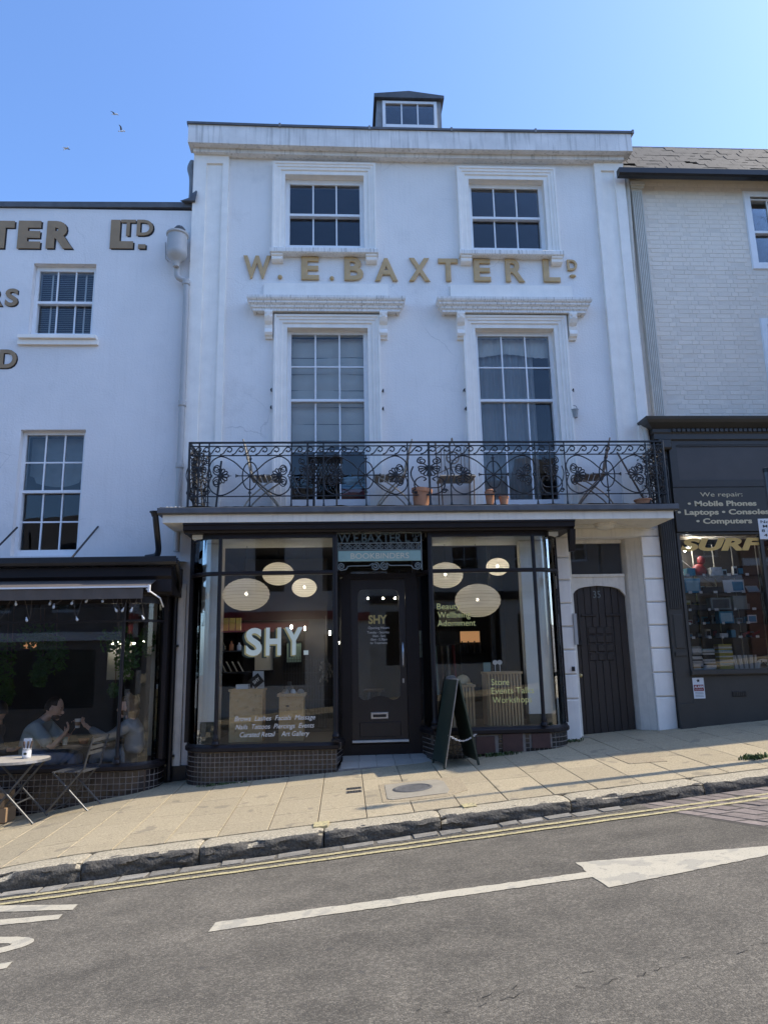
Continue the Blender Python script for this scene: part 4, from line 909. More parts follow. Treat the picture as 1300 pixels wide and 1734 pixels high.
# ================================================================== LEFT BUILDING WITH THE CAFE
cafe = thing('cafe_house', 'pale blue painted house with brown shop letters above a dark cafe front', 'building', (0, 0, 0))
LH = [(-4.63, -3.71, 6.25, 7.435), (-4.61, -3.70, 2.98, 4.81), (-7.6, -6.7, 6.25, 7.435), (-7.6, -6.7, 2.98, 4.81), (-9.2, -2.47, -.9, 2.62)]
obj('wall', wall_holes(-10.5, -2.302, -.9, 8.36, LH, .005, .30), 'stucco_left', cafe)
obj('coping', MB().hexa([(-10.5, -.03, 8.30), (-2.26, -.03, 8.40), (-2.26, .5, 8.40), (-10.5, .5, 8.30)], [(-10.5, -.03, 8.38), (-2.26, -.03, 8.49), (-2.26, .5, 8.50), (-10.5, .5, 8.40)]), 'lead', cafe)
obj('roof', MB().add([(-10.5, .3, 8.3), (-2.31, .3, 8.3), (-2.31, 3, 8.4), (-10.5, 3, 8.4), (-2.31, 8, 8.4), (-10.5, 8, 8.4)], [(0, 1, 2, 3), (3, 2, 4, 5)]), 'lead_grey', cafe)
obj('back_wall', box(-10.5, -2.31, 7.8, 8, -.9, 8.3), 'stucco_left', cafe); obj('side_wall', box(-10.5, -10.3, .301, 7.8, -.9, 8.3), 'stucco_left', cafe)
obj('room', shell(-10.2, -2.4, .302, 4.2, 5.6, 8.2), 'room', cafe); obj('room', shell(-10.2, -2.4, .302, 4.2, 2.8, 5.4), 'room', cafe)
for dx in (0, -2.98):
    w1 = sash_window(cafe, -4.575+dx, -3.77+dx, 6.34, 7.36, .12, 3, 1, 1, 6.85, fw=.053, top=.073, bot=.088)
    if dx == 0: obj('sill', MB().polyx([(.004, 6.25), (-.10, 6.235), (-.10, 6.185), (.004, 6.185)], -4.73, -3.62).polyx([(.004, 6.184), (-.05, 6.18), (-.05, 6.105), (.004, 6.11)], -4.75, -3.60), 'trim', w1)
    w2 = sash_window(cafe, -4.56+dx, -3.755+dx, 3.075, 4.76, .12, 3, 2, 2, 3.92, fw=.048, top=.048, bot=.093)
vb = thing('venetian_blind', 'grey venetian blind in the upper window of the cafe house', 'blind', (0, 0, 0))
sm = MB()
for i in range(33):
    z = 6.36+i*.031; sm.hexa([(-4.58, .222, z), (-3.765, .222, z), (-3.765, .246, z+.012), (-4.58, .246, z+.012)], [(-4.58, .222, z+.003), (-3.765, .222, z+.003), (-3.765, .246, z+.015), (-4.58, .246, z+.015)])
obj('slats', sm, 'venetian', vb, kind='stuff')
for x in (-4.42, -3.92): obj('ladder_tape', box(x-.012, x+.012, .214, .218, 6.35, 7.37), 'venetian', vb)
obj('festoon_blind', MB().sheet(24, 8, lambda u, v: (-4.57+.82*u, .30+.012*sin(u*9+v*2), 4.77+(4.13-4.77-.10*sin(u*pi)*1.0+.07*(1 if u < .12 or u > .9 else 0))*v)), 'grey_item', smooth=True, label='dull grey blind with a sagging hem in the lower window of the cafe house', cat='blind')
# painted-out letters with black shade
ls = thing('wall_lettering', 'large brown letters ER LTD with black shading on the cafe house wall', 'sign', (0, 0, 0))
for ch, x0, x1, z0, z1 in (('T', -5.33, -4.962, 7.672, 8.131), ('E', -4.90, -4.562, 7.674, 8.137), ('R', -4.475, -4.075, 7.68, 8.14), ('L', -3.525, -3.18, 7.692, 8.175), ('T', -3.375, -3.155, 7.91, 8.18), ('D', -3.135, -2.89, 7.915, 8.182)):
    b_ = .055 if z1-z0 > .4 else .02
    o = obj('letter', glyph(ch, x0, x1, z0, z1, -.001, .014, b_), 'brown_letter', ls); obj('letter_shade', glyph(ch, x0+.022, x1+.022, z0-.018, z1-.012, .0045, .004, b_), 'black_letter', o)
o = obj('letter', box(-3.10, -2.99, -.015, .004, 7.695, 7.765), 'brown_letter', ls); obj('letter_shade', box(-3.08, -2.97, -.001, .004, 7.675, 7.755), 'black_letter', o)
ls2 = thing('wall_lettering', 'brown letters RS beside the upper window of the cafe house', 'sign', (0, 0, 0))
for ch, x0, x1 in (('R', -5.24, -5.03), ('S', -5.0, -4.815)):
    o = obj('letter', glyph(ch, x0, x1, 6.725, 7.01, -.001, .012, .03), 'brown_letter', ls2); obj('letter_shade', glyph(ch, x0+.016, x1+.016, 6.712, 7.0, .0045, .004, .03), 'black_letter', o)
ls3 = thing('wall_lettering', 'brown letters ED low at the left edge of the cafe house wall', 'sign', (0, 0, 0))
for ch, x0, x1 in (('E', -5.22, -5.04), ('D', -5.0, -4.755)):
    o = obj('letter', glyph(ch, x0, x1, 5.745, 6.035, -.001, .012, .03), 'brown_letter', ls3); obj('letter_shade', glyph(ch, x0+.016, x1+.016, 5.732, 6.025, .0045, .004, .03), 'black_letter', o)
# rainwater hopper and pipe
hp = obj('downpipe', MB().tube(smooth_pts([(-2.475, -.10, 7.40), (-2.475, -.10, 7.24), (-2.45, -.10, 7.16), (-2.37, -.09, 7.12), (-2.335, -.09, 7.05), (-2.33, -.09, 6.9)], 5)+[(-2.325, -.09, z/10) for z in range(66, 26, -4)], .045, 12), 'pvc_grey', cafe, smooth=True)
obj('hopper', MB().lathe([(.045, -.20), (.05, -.13), (.07, -.10), (.12, -.06), (.155, .0), (.15, .04), (.145, .30), (.165, .315), (.165, .34), (.15, .345), (.13, .33), (.13, .20)], (-2.475, -.17, 7.50), 20), 'pvc_grey', hp, smooth=True)
for z in (7.05, 5.13, 4.2): obj('pipe_collar', MB().lathe([(.055, 0), (.058, .01), (.058, .07), (.055, .08)], (-2.325 if z < 7 else -2.335, -.09, z), 12), 'pvc_grey', hp)
for sx in (-1, 1): obj('hopper_ear', MB().tube([(-2.475+sx*.16, -.02, 7.48), (-2.475+sx*.20, -.02, 7.52), (-2.475+sx*.215, -.02, 7.80)], .008, 5), 'pvc_grey', hp)
obj('lead_spout', MB().lathe([(.03, 0), (.07, .02), (.09, .10), (.06, .14), (.02, .15)], (-2.46, -.12, 7.85), 9), 'lead', hp)
obj('lead_flashing', MB().add([(-2.48, -.10, 8.46), (-2.24, -.12, 8.46), (-2.22, -.10, 8.62), (-2.33, -.10, 8.52), (-2.34, .1, 8.9), (-2.30, .1, 8.46)], [(0, 1, 2, 3), (3, 2, 4), (1, 5, 4, 2), (0, 3, 4, 5), (0, 5, 1)]), 'lead', cafe)
obj('side_pipe', MB().tube(smooth_pts([(-2.37, .18, 9.35), (-2.40, .15, 9.2), (-2.36, .15, 9.0), (-2.36, .15, 8.55)], 4), .05, 8), 'lead_grey', house, smooth=True)
# cafe front
arcC = arc_path(-2.78, -.20, .40, 270, 360); pathC = [(-9.2, -.60)]+arcC+[(-2.38, -.005)]
cs = obj('stallriser', MB().ribbon(pathC, [(-.001, -1.0), (-.001, .195), (-.08, .195), (-.08, -1.0)]), 'grout', cafe)
Lc = path_len(pathC)[-1]; tile_run(cs, pathC, .191, 7, 'tile_brown', pitch=.072, s0=Lc-3.1, s1=Lc-.02)
cf = obj('cafe_frame', MB().ribbon(pathC, [(-.05, .195), (.02, .195), (.035, .21), (.035, .25), (.02, .265), (.012, .29), (-.05, .29)]), 'shop_navy', cafe)
obj('head_rail', MB().ribbon(pathC, [(-.03, 2.26), (.02, 2.26), (.02, 2.36), (-.03, 2.36)]), 'shop_navy', cf); obj('transom', MB().ribbon(pathC, [(-.02, 2.02), (.015, 2.02), (.015, 2.05), (-.02, 2.05)]), 'shop_navy', cf)
for x, y in ((-7.5, -.605), (-5.9, -.605), (-4.42, -.605), (-2.83, -.605), (-2.385, -.12)): obj('mullion', turned(x, y, .29, 2.27, .024), 'shop_navy', cf, smooth=True)
for seg in ([(-7.5, -.60), (-5.9, -.60)], [(-5.88, -.60), (-4.44, -.60)], [(-4.40, -.60), (-2.85, -.60)], arcC+[(-2.38, -.02)]):
    for z0, z1 in ((.287, 2.023), (2.047, 2.263)): obj('pane', MB().ribbon(seg, [(-.004, z0), (.004, z0), (.004, z1), (-.004, z1)]), 'shop_glass', cf)
obj('cafe_fascia', MB().polyx([(-.02, 2.365), (-.60, 2.365), (-.64, 2.40), (-.64, 2.56), (-.68, 2.60), (-.68, 2.72), (-.02, 2.76)], -10.5, -2.24), 'shop_navy', cafe)
gt = obj('gutter', MB().polyx([(-.69, 2.83), (-.70, 2.76), (-.735, 2.73), (-.775, 2.735), (-.80, 2.77), (-.80, 2.84), (-.79, 2.84), (-.785, 2.775), (-.74, 2.745), (-.71, 2.765), (-.70, 2.83)], -10.5, -2.16), 'black_paint', cafe)
obj('bay_roof', MB().sheet(60, 4, lambda u, v: (-10.5+8.3*u, -.70+.70*v, 2.79+.08*v+.015*mn.noise(Vector((u*50, v*3, 2))))), 'lead_grey', cafe)
obj('roof_debris', MB().sheet(70, 3, lambda u, v: (-4.9+2.5*u, -.42+.3*v, 2.85+.045*max(0, mn.noise(Vector((u*26, v*2, 5)))+.1))), 'moss', cafe, kind='stuff')
for x in (-3.60, -4.70): obj('awning_stay', MB().tube([(x, -.55, 2.82), (x+.165, -.02, 3.38)], .014, 6), 'black_paint', cafe)
bp_ = obj('drain_pipe', MB().tube(smooth_pts([(-2.47, -.72, 3.44), (-2.46, -.70, 3.3), (-2.46, -.55, 3.05), (-2.48, -.45, 2.95), (-2.53, -.40, 2.90), (-2.66, -.38, 2.88)], 5), .04, 10), 'black_paint', cafe, smooth=True)
obj('pipe_shoe', MB().lathe([(.04, 0), (.06, .05), (.075, .06), (.075, .07), (.05, .075)], (-2.47, -.72, 3.37), 10), 'black_paint', bp_)
pr = obj('pier', MB().box(-2.465, -2.18, -.055, .004, .165, 2.56), 'old_white_paint', cafe); obj('pier_base', box(-2.44, -2.10, -.07, .003, -.3, .165), 'black_paint', cafe)
dp = obj('drain_pipe', MB().tube(smooth_pts([(-2.17, -.72, 2.78), (-2.17, -.60, 2.66), (-2.19, -.4, 2.55), (-2.25, -.2, 2.45), (-2.30, -.12, 2.36), (-2.305, -.115, 2.2)], 4)+[(-2.305, -.115, 2.0-i*.25) for i in range(9)], .036, 10), 'black_paint', cafe, smooth=True)
for z in (.28, 1.70): obj('pipe_bracket', box(-2.36, -2.25, -.10, -.05, z, z+.03), 'black_paint', dp)
# awning, folded in
aw = thing('awning', 'folded brown cafe awning with a pale front edge', 'awning', (0, 0, 0))
obj('front_bar', MB().box(-9.0, -2.43, -1.015, -.99, 2.42, 2.44), 'white_paint', aw)
obj('fabric', MB().hexa([(-9.0, -.989, 2.425), (-2.44, -.989, 2.425), (-2.44, -.645, 2.545), (-9.0, -.645, 2.545)], [(-9.0, -.989, 2.432), (-2.44, -.989, 2.432), (-2.44, -.645, 2.552), (-9.0, -.645, 2.552)]), 'awning_fabric', aw)
obj('valance', MB().sheet(160, 2, lambda u, v: (-9.0+6.5*u, -1.0+.006*sin(u*150), 2.413-.13*v)), 'awning_fabric', aw)
obj('folding_arm', MB().tube([(-2.46, -1.0, 2.40), (-2.34, -.80, 2.30), (-2.33, -.66, 2.20)], .010, 6), 'white_paint', aw)
obj('end_cap', box(-2.44, -2.415, -1.02, -.98, 2.36, 2.45), 'white_paint', aw)
# cafe room
obj('cafe_room', shell(-9.2, -2.47, .301, 4.5, -.25, 2.6), 'interior_dark', cafe); obj('window_bench', box(-9.0, -2.5, -.5, .3, -.25, .19), 'dark_wood', cafe); obj('ceiling', box(-9.2, -2.45, -.56, .3, 2.37, 2.41), 'interior_dark', cafe)
obj('corner_panel', box(-2.62, -2.56, -.02, .28, .3, 2.3), 'cream_strip', cafe)

# ================================================================== RIGHT BUILDING WITH THE REPAIR SHOP
rsb = thing('repair_shop_house', 'grey painted brick house above a dark slate-coloured repair shopfront', 'building', (0, 0, 0))
obj('wall', wall_holes(4.602, 7.9, .2, 9.16, [(6.70, 7.66, 7.62, 8.83), (6.70, 7.66, 4.99, 6.56), (4.86, 7.80, 1.24, 3.17)], .10, .40), 'grey_wall', rsb)
rb = random.Random(21); BR = {}
for wl in (.215, .104): BR[wl] = MB().add(*(lambda q: (q.v, q.f))(MB().cbox(-wl/2, wl/2, -.0045, .004, -.0335, .0335, .004))).mesh('brick')
cnt = 0; rest = MB(); bw = [o for o in rsb.children if o.name.startswith('wall')][0]
row = 0; zc_ = 5.035
while zc_ < 9.06:
    xx = 4.90-(row % 2)*.057; k = row % 2
    while xx < 7.6:
        wl = .215 if k % 2 == 0 else .104; xc = xx+wl/2; k += 1; xx += wl+.010
        if xc-wl/2 < 4.895: continue
        if xc+wl/2 > 6.60 and (7.52 < zc_+.04 and zc_-.04 < 8.93 or zc_ < 6.68): continue
        if rb.random() < .10: continue
        if zc_ < 7.55 and xc < 6.75 and cnt < 295 and rb.random() < .95:
            o = obj('brick', BR[wl], 'grey_brick', bw, loc=(xc, .10-rb.uniform(-.002, .0015), zc_), rot=(rb.uniform(-.01, .01), rb.uniform(-.006, .006), rb.uniform(-.012, .012))); cnt += 1
        else:
            y = .10-.0045+rb.uniform(-.0015, .002); rest.cbox(xc-wl/2, xc+wl/2, y, .103, zc_-.0335, zc_+.0335, .004)
    zc_ += .0755; row += 1
obj('bricks', rest, 'grey_brick', bw, kind='stuff')
ev = obj('eaves', MB().polyx([(.098, 9.13), (-.16, 8.97), (-.16, 9.02), (.098, 9.18)], 4.64, 7.9), 'cream_strip', rsb)
obj('gutter', MB().polyx([(-.16, 8.94), (-.24, 8.945), (-.28, 8.965), (-.28, 9.055), (-.16, 9.065)], 4.40, 7.9), 'black_paint', rsb)
rfm = obj('roof', MB().add([(4.62, -.15, 9.03), (7.9, -.15, 9.03), (7.9, .62, 10.12), (4.62, .62, 10.12)], [(0, 1, 2, 3)]), 'slate_tile', rsb)
rr_ = random.Random(4); SLT = MB().hexa([(-.098, 0, 0), (.098, 0, 0), (.098, .11, .158), (-.098, .11, .158)], [(-.098, -.008, .010), (.098, -.008, .010), (.098, .102, .165), (-.098, .102, .165)]).mesh('slate')
sl_ = MB()
for j in range(9):
    y0 = -.17+j*.085; z0 = 9.03+j*.120; xx = 4.72-(j % 2)*.1
    while xx < 7.8:
        if rr_.random() > .04:
            if xx < 7.6: obj('slate', SLT, 'slate_tile', rfm, loc=(xx, y0, z0+rr_.uniform(0, .016)), rot=(rr_.uniform(-.03, .02), rr_.uniform(-.02, .02), 0))
            else: sl_.add([(v.co.x+xx, v.co.y+y0, v.co.z+z0) for v in SLT.vertices], [tuple(p.vertices) for p in SLT.polygons])
        xx += .2
obj('slates', sl_, 'slate_tile', rfm, kind='stuff')
obj('ridge', MB().tube([(4.62, .64, 10.13), (7.9, .64, 10.13)], .05, 8), 'lead_grey', rfm)
obj('back_wall', box(4.61, 7.9, 7.8, 8, .2, 9.28), 'grey_wall', rsb); obj('side_wall', box(7.7, 7.9, .401, 7.8, .2, 9.28), 'grey_wall', rsb); obj('roof_slope', MB().add([(4.62, .62, 10.119), (7.9, .62, 10.119), (7.9, 8, 9.3), (4.62, 8, 9.3), ], [(0, 1, 2, 3)]), 'slate_tile', rsb); obj('gable', MB().add([(7.9, .1, 9.29), (7.9, 8, 9.29), (7.9, .62, 10.1)], [(0, 1, 2)]), 'grey_wall', rsb)
obj('room', shell(4.7, 7.65, .402, 4, 7.3, 9.2), 'room', rsb); obj('room', shell(4.7, 7.65, .402, 4, 4.9, 7.2), 'room', rsb)
for (z0, z1, zm) in ((7.66, 8.80, 8.22), (5.02, 6.53, 5.76)):
    w = sash_window(rsb, 6.745, 7.615, z0, z1, .15, 3, 1 if z0 > 7 else 2, 1 if z0 > 7 else 2, zm, fw=.042, top=.03, bot=.04)
    obj('architrave', MB().frame(6.71, 7.65, z0-.035, z1+.03, [(0, .14), (0, .075), (.10, .075), (.10, .09), (.11, .099)], True), 'white_paint', w)
    for xb in (9.2,): pass
pl_ = obj('fluted_pilaster', MB().box(4.705, 4.885, .04, .098, 4.99, 8.90).box(4.69, 4.90, .0, .097, 8.90, 8.94).box(4.68, 4.91, -.03, .096, 8.94, 8.99), 'cream_strip', rsb)
for i in range(6): obj('flute_rib', box(4.711+i*.0285, 4.729+i*.0285, .022, .0395, 5.0, 8.85), 'cream_strip', pl_)
dpr = obj('downpipe', MB().tube([(4.645, .02, 9.12)]+[(4.645-.012*i, .02, 9.0-.42*i) for i in range(10)]+[(4.53, .0, 5.0), (4.50, -.05, 4.9)], .035, 10), 'cream_strip', rsb, smooth=True)
obj('hopper', MB().lathe([(.035, -.16), (.04, -.05), (.06, 0), (.085, .04), (.085, .06), (.06, .06)], (4.50, -.08, 4.78), 10), 'cream_strip', dpr); obj('pipe_run', MB().tube([(4.50, -.08, 4.62), (4.52, -.08, 4.3), (4.52, -.08, 3.5)], .035, 10), 'cream_strip', dpr)
# shopfront
sp_ = obj('shop_cornice', MB().ribbon([(4.60, .09), (4.60, -.16), (7.88, -.16)], [(0, 4.56), (.03, 4.58), (.03, 4.66), (.05, 4.68), (.05, 4.73), (.10, 4.76), (.16, 4.80), (.19, 4.84), (.20, 4.88), (.16, 4.895), (-.05, 4.90)], closed=False).box(4.61, 7.88, -.155, .09, 4.57, 4.89), 'slate_shop', rsb)
dt = MB().box(-.024, .024, -.02, .02, -.022, .022).mesh('dentil')
for i in range(34): obj('dentil', dt, 'slate_shop', sp_, loc=(4.86+i*.072, -.215, 4.705))
obj('cornice_block', MB().cbox(4.62, 4.80, -.25, -.13, 4.42, 4.57, .02), 'slate_shop', rsb)
fp = obj('fascia', wall_holes(4.79, 7.88, 3.86, 4.56, [(4.90, 7.78, 3.95, 4.50)], -.16, .09), 'slate_shop', rsb); obj('fascia_panel', box(4.90, 7.78, -.135, .08, 3.95, 4.50), 'slate_panel', fp)
for z in (3.955, 4.49): obj('bead', box(4.90, 7.78, -.15, -.136, z-.012, z+.012), 'slate_shop', fp)
sb = obj('signboard', box(4.79, 7.88, -.15, .09, 3.20, 3.855), 'slate_shop', rsb)
for s, x0, x1, zb, cp, bo in (('We repair:', 5.185, 5.82, 3.715, .062, .0), ('\u2022 Mobile Phones', 4.985, 6.015, 3.572, .078, .03), ('\u2022 Laptops \u2022 Consoles', 4.82, 6.19, 3.445, .078, .03), ('\u2022 Computers', 5.085, 5.915, 3.312, .078, .03)):
    lettering('sign_lettering', s, x0, x1, zb, cp, -.151, 'sign_cream', sb, depth=.004, bold=bo)
pi_ = obj('shop_pilaster', MB().box(4.578, 4.785, -.10, .099, .3, 4.42).box(4.60, 4.77, -.12, -.101, 1.45, 1.50).box(4.60, 4.77, -.12, -.101, 4.30, 4.42).box(4.57, 4.787, -.13, -.101, .35, .80), 'slate_shop', rsb)
for i in range(6): obj('flute_rib', box(4.60+i*.03, 4.617+i*.03, -.114, -.101, 2.10, 4.25), 'slate_shop', pi_)
obj('pilaster_panel', MB().cbox(4.62, 4.75, -.112, -.101, 1.55, 2.02, .006), 'slate_shop', pi_)
sf = obj('shop_window', wall_holes(4.79, 7.88, 1.17, 3.19, [(4.83, 6.02, 1.25, 3.16), (6.07, 7.8, 1.25, 3.16)], -.12, -.04), 'slate_shop', rsb)
obj('window_sill', box(4.787, 7.88, -.16, -.03, 1.19, 1.245), 'slate_shop', sf)
for xa, xb in ((4.83, 6.02), (6.07, 7.8)): obj('pane', box(xa, xb, -.085, -.079, 1.25, 3.16), 'shop_glass', sf)
obj('stallriser', box(4.788, 7.88, -.10, .09, .2, 1.165), 'slate_shop', rsb)
vg = obj('vent_grille', MB().cbox(5.35, 5.55, -.112, -.101, .88, .95, .004), 'black_paint', rsb)
for i in range(7): obj('vent_slat', box(5.365+i*.026, 5.376+i*.026, -.118, -.112, .89, .94), 'slate_shop', vg)
lettering('window_lettering', 'SURF 7', 4.84, 6.50, 2.925, .185, -.086, 'sign_gold', sf, depth=.001, bold=.05, shear=.25)
obj('repair_room', shell(4.70, 7.85, -.02, 3.5, .9, 3.19), 'interior_dark', rsb); obj('display_base', box(4.84, 7.8, -.03, .8, 1.15, 1.248), 'white_item', rsb)
obj('display_back', box(4.84, 7.8, .75, .78, 1.25, 3.1), 'slate_panel', rsb)
al = thing('alarm_sticker', 'red and white ALARM sticker under the repair shop window', 'sticker', (0, 0, 0))
obj('sheet', box(4.765, 4.925, -.1035, -.1015, .865, 1.145), 'white_item', al) if False else obj('sheet', box(4.805, 4.965, -.1035, -.1003, .865, 1.145), 'white_item', al)
obj('red_band', box(4.815, 4.955, -.1045, -.1036, .965, 1.05), 'red_item', al); lettering('sticker_lettering', 'ALARM', 4.82, 4.95, 1.005, .035, -.1047, 'vinyl_white', al, depth=.0006, bold=.03); lettering('sticker_lettering', 'SECURITY', 4.83, 4.94, .975, .016, -.1047, 'vinyl_white', al, depth=.0006)
obj('emblem', MB().poly([(4.885+.026*cos(radians(90+i*36))*(1 if i % 2 == 0 else .55), 1.105+.026*sin(radians(90+i*36))*(1 if i % 2 == 0 else .55)) for i in range(10)], -.1045, -.1036), 'black_item', al)
for z in (.945, .925, .905, .885): obj('small_print', box(4.825, 4.945, -.1042, -.1036, z, z+.007), 'grey_item', al)

# ================================================================== HOUSES ACROSS THE STREET
def plain_house(loc, w, h, wm, nwin, label, shop=None, rot=pi, name='street_house', grp='houses across the street'):
    t = thing(name, label, 'building', loc, rot, grp)
    hl = []; gap = w/nwin
    for r, (z0, z1) in enumerate(((3.6, 5.3), (6.2, 7.5))):
        if z1 > h-.3: continue
        for i in range(nwin): hl.append((-w/2+gap*(i+.5)-.45, -w/2+gap*(i+.5)+.45, z0, z1))
    gl_ = [(-w/2+.5, -w/2+1.45, 0, 2.3), (-w/2+2.0, w/2-.5, .8, 2.5)]
    obj('wall', wall_holes(-w/2+.003, w/2-.003, -1.2, h, hl+gl_, 0, .3), wm, t)
    for q in hl:
        sash_window(t, q[0]+.05, q[1]-.05, q[2]+.08, q[3]-.06, .12, 2, 2, 2, (q[2]+q[3])/2, m='black_paint' if wm == 'opp_white' else 'white_paint')
    obj('door', MB().cbox(gl_[0][0], gl_[0][1], .12, .2, 0, 2.3, .02), 'opp_red' if wm == 'opp_cream' else 'slate_shop', t); f = obj('shop_window', MB().frame(gl_[1][0]+.06, gl_[1][1]-.06, .86, 2.44, [(0, .2), (0, .08), (.06, .08), (.06, .2)], True), 'black_paint', t)
    obj('pane', box(gl_[1][0]+.05, gl_[1][1]-.05, .14, .145, .85, 2.45), 'shop_glass', f)
    obj('room', shell(-w/2+.2, w/2-.2, .31, 3, -.2, h-.2), 'room', t)
    obj('string_course', box(-w/2+.003, w/2-.003, -.08, -.001, 2.75, 3.0), shop or 'white_paint', t); obj('eaves', box(-w/2+.002, w/2-.002, -.25, .3, h, h+.15), 'black_paint', t)
    obj('roof', MB().add([(-w/2, -.3, h+.15), (w/2, -.3, h+.15), (w/2, 3.5, h+2.0), (-w/2, 3.5, h+2.0), (w/2, 7, h), (-w/2, 7, h)], [(0, 1, 2, 3), (3, 2, 4, 5), (0, 3, 5), (1, 4, 2)]), 'slate_tile', t)
    if shop == 'opp_red': obj('shop_awning', MB().hexa([(-w/2+1.9, -.9, 2.35), (w/2-.4, -.9, 2.35), (w/2-.4, -.002, 2.6), (-w/2+1.9, -.002, 2.6)], [(-w/2+1.9, -.9, 2.37), (w/2-.4, -.9, 2.37), (w/2-.4, -.002, 2.72), (-w/2+1.9, -.002, 2.72)]), 'opp_red', t)
for x, w, h, wm, n, lb_, sh in ((-8.4, 6.0, 5.6, 'opp_dark', 3, 'dark brown house across the street', None), (-2.3, 6.2, 6.0, 'opp_white', 3, 'white house across the street with a red awning', 'opp_red'), (3.8, 6.0, 5.7, 'opp_blue', 3, 'grey-blue house across the street', 'black_paint'), (10.0, 6.4, 6.2, 'opp_dark', 3, 'tall dark house across the street', None), (16.4, 6.2, 6.0, 'brick_red', 3, 'red brick house across the street', None), (-14.6, 6.2, 6.0, 'opp_cream', 3, 'cream house across the street', None)):
    plain_house((x, -13.2, rz(x, -10.8)+.13), w, h, wm, n, lb_, sh)

plain_house((11.2, -.95, gz(11.2, -.95)), 6.4, 6.6, 'opp_cream', 3, 'cream house standing forward to the right of the repair shop', None, 0, 'street_house', None)
lampc = thing('street_lamp', 'tall grey street lamp at the kerb right of the repair shop', 'street lamp', (6.2, -2.46, gz(6.2, -2.46)))
obj('column', MB().lathe([(.05, 0), (.05, .9), (.035, 1.0), (.026, 5.9), (.022, 6.0)], (0, 0, 0), 12), 'dull_steel', lampc, smooth=True); obj('lamp_head', MB().lathe([(.03, 5.98), (.07, 6.05), (.08, 6.2), (.05, 6.28), (.01, 6.3)], (0, 0, 0), 12), 'dull_steel', lampc, smooth=True)
# end posts of the curved bays
for x0, x1, f, zs in ((-2.095, -2.045, fL, .475), (2.945, 2.985, fR, .605)): obj('end_post', box(x0, x1, -.25 if x0 < 0 else -.22, -.004, zs+.001, 3.155), 'shop_navy', f)
obj('end_post', box(-2.40, -2.345, -.33, -.004, .291, 2.36), 'shop_navy', cf)
# ================================================================== THINGS IN THE SHOP WINDOWS
def lantern(x, y, z, r, rz_, label):
    t = thing('paper_lantern', label, 'lamp', (x, y, z), 0, 'round paper lanterns in the shop windows')
    sh = MB(); m = 22; n = 24
    prof = []
    for i in range(m+1):
        th = pi*(.07+.86*i/m); k = 1+.012*(1 if i % 2 else -1)
        prof.append((r*sin(th)*k, rz_*cos(th)))
    sh.lathe(prof, (0, 0, 0), n, cap=False); obj('paper_shade', sh, 'paper', t, smooth=True)
    rb_ = MB()
    for i in range(1, 13): th = pi*(.07+.86*i/13); rb_.tube([(r*1.008*sin(th)*cos(a*pi/14), r*1.008*sin(th)*sin(a*pi/14), rz_*1.006*cos(th)) for a in range(28)], .0022, 3, closed=True)
    obj('wire_ribs', rb_, 'weathered_wood', t, kind='stuff'); obj('collar', MB().lathe([(r*.20, rz_*.975), (r*.23, rz_*.985), (r*.20, rz_*.995)], (0, 0, 0), 14, cap=False), 'weathered_wood', t)
    obj('bulb', MB().ell((0, 0, .01), (.016, .016, .022), 10, 8), 'bulb', t, smooth=True); obj('cord', MB().tube([(0, 0, .05), (0, 0, 3.10-z if 3.10-z > .1 else .1)], .004, 5), 'black_item', t)
lantern(-1.38, .10, 2.41, .325, .225, 'largest paper lantern in the left shop window, at its left')
lantern(-.98, .55, 2.75, .235, .17, 'paper lantern half hidden behind the transom of the left shop window')
lantern(-.58, .30, 2.515, .178, .135, 'small paper lantern nearest the shop door in the left window')
lantern(1.45, .15, 2.65, .25, .185, 'paper lantern nearest the shop door in the right window')
lantern(1.90, .15, 2.28, .325, .235, 'largest paper lantern, hanging lowest in the right shop window')
lantern(2.28, .45, 2.80, .17, .13, 'small paper lantern high in the right shop window')
pA = thing('display_plinth', 'taller chipboard plinth at the left of the left shop window', 'plinth', (0, 0, 0), 0, 'chipboard plinths'); obj('body', MB().box(-1.53, -1.10, -.20, .2, .456, 1.10), 'osb', pA); obj('top', MB().box(-1.545, -1.085, -.215, .215, 1.101, 1.13), 'osb', pA)
pB = thing('display_plinth', 'shorter chipboard plinth in the left shop window nearer the door', 'plinth', (0, 0, 0), 0, 'chipboard plinths'); obj('body', MB().box(-.88, -.56, -.20, .15, .456, 1.02), 'osb', pB); obj('top', MB().box(-.905, -.535, -.225, .17, 1.021, 1.06), 'pine', pB)
obj('knot', MB().ell((-.77, -.201, .90), (.025, .002, .012), 10, 6), 'dark_wood', pB)
def slatted(x0, x1, z0, z1, n, label):
    t = thing('slatted_plinth', label, 'plinth', (0, 0, 0), 0, 'slatted pine plinths'); obj('core', box(x0+.015, x1-.015, -.22, .14, z0, z1-.03), 'dark_wood', t); obj('top', box(x0-.012, x1+.012, -.265, .17, z1-.03, z1), 'pine', t)
    p = (x1-x0)/n; me = MB().cbox(-.013, .013, -.015, .012, 0, z1-z0-.031, .002).mesh('slat')
    for i in range(n): obj('slat', me, 'pine', t, loc=(x0+p*(i+.5), -.234, z0))
    for i in range(5): obj('slat', me, 'pine', t, loc=(x0-.001, -.17+i*.065, z0), rot=(0, 0, pi/2))
slatted(1.91, 2.38, .586, 1.285, 11, 'taller slatted pine plinth in the right shop window')
slatted(1.38, 1.73, .586, 1.125, 8, 'shorter slatted pine plinth behind the folding sign')
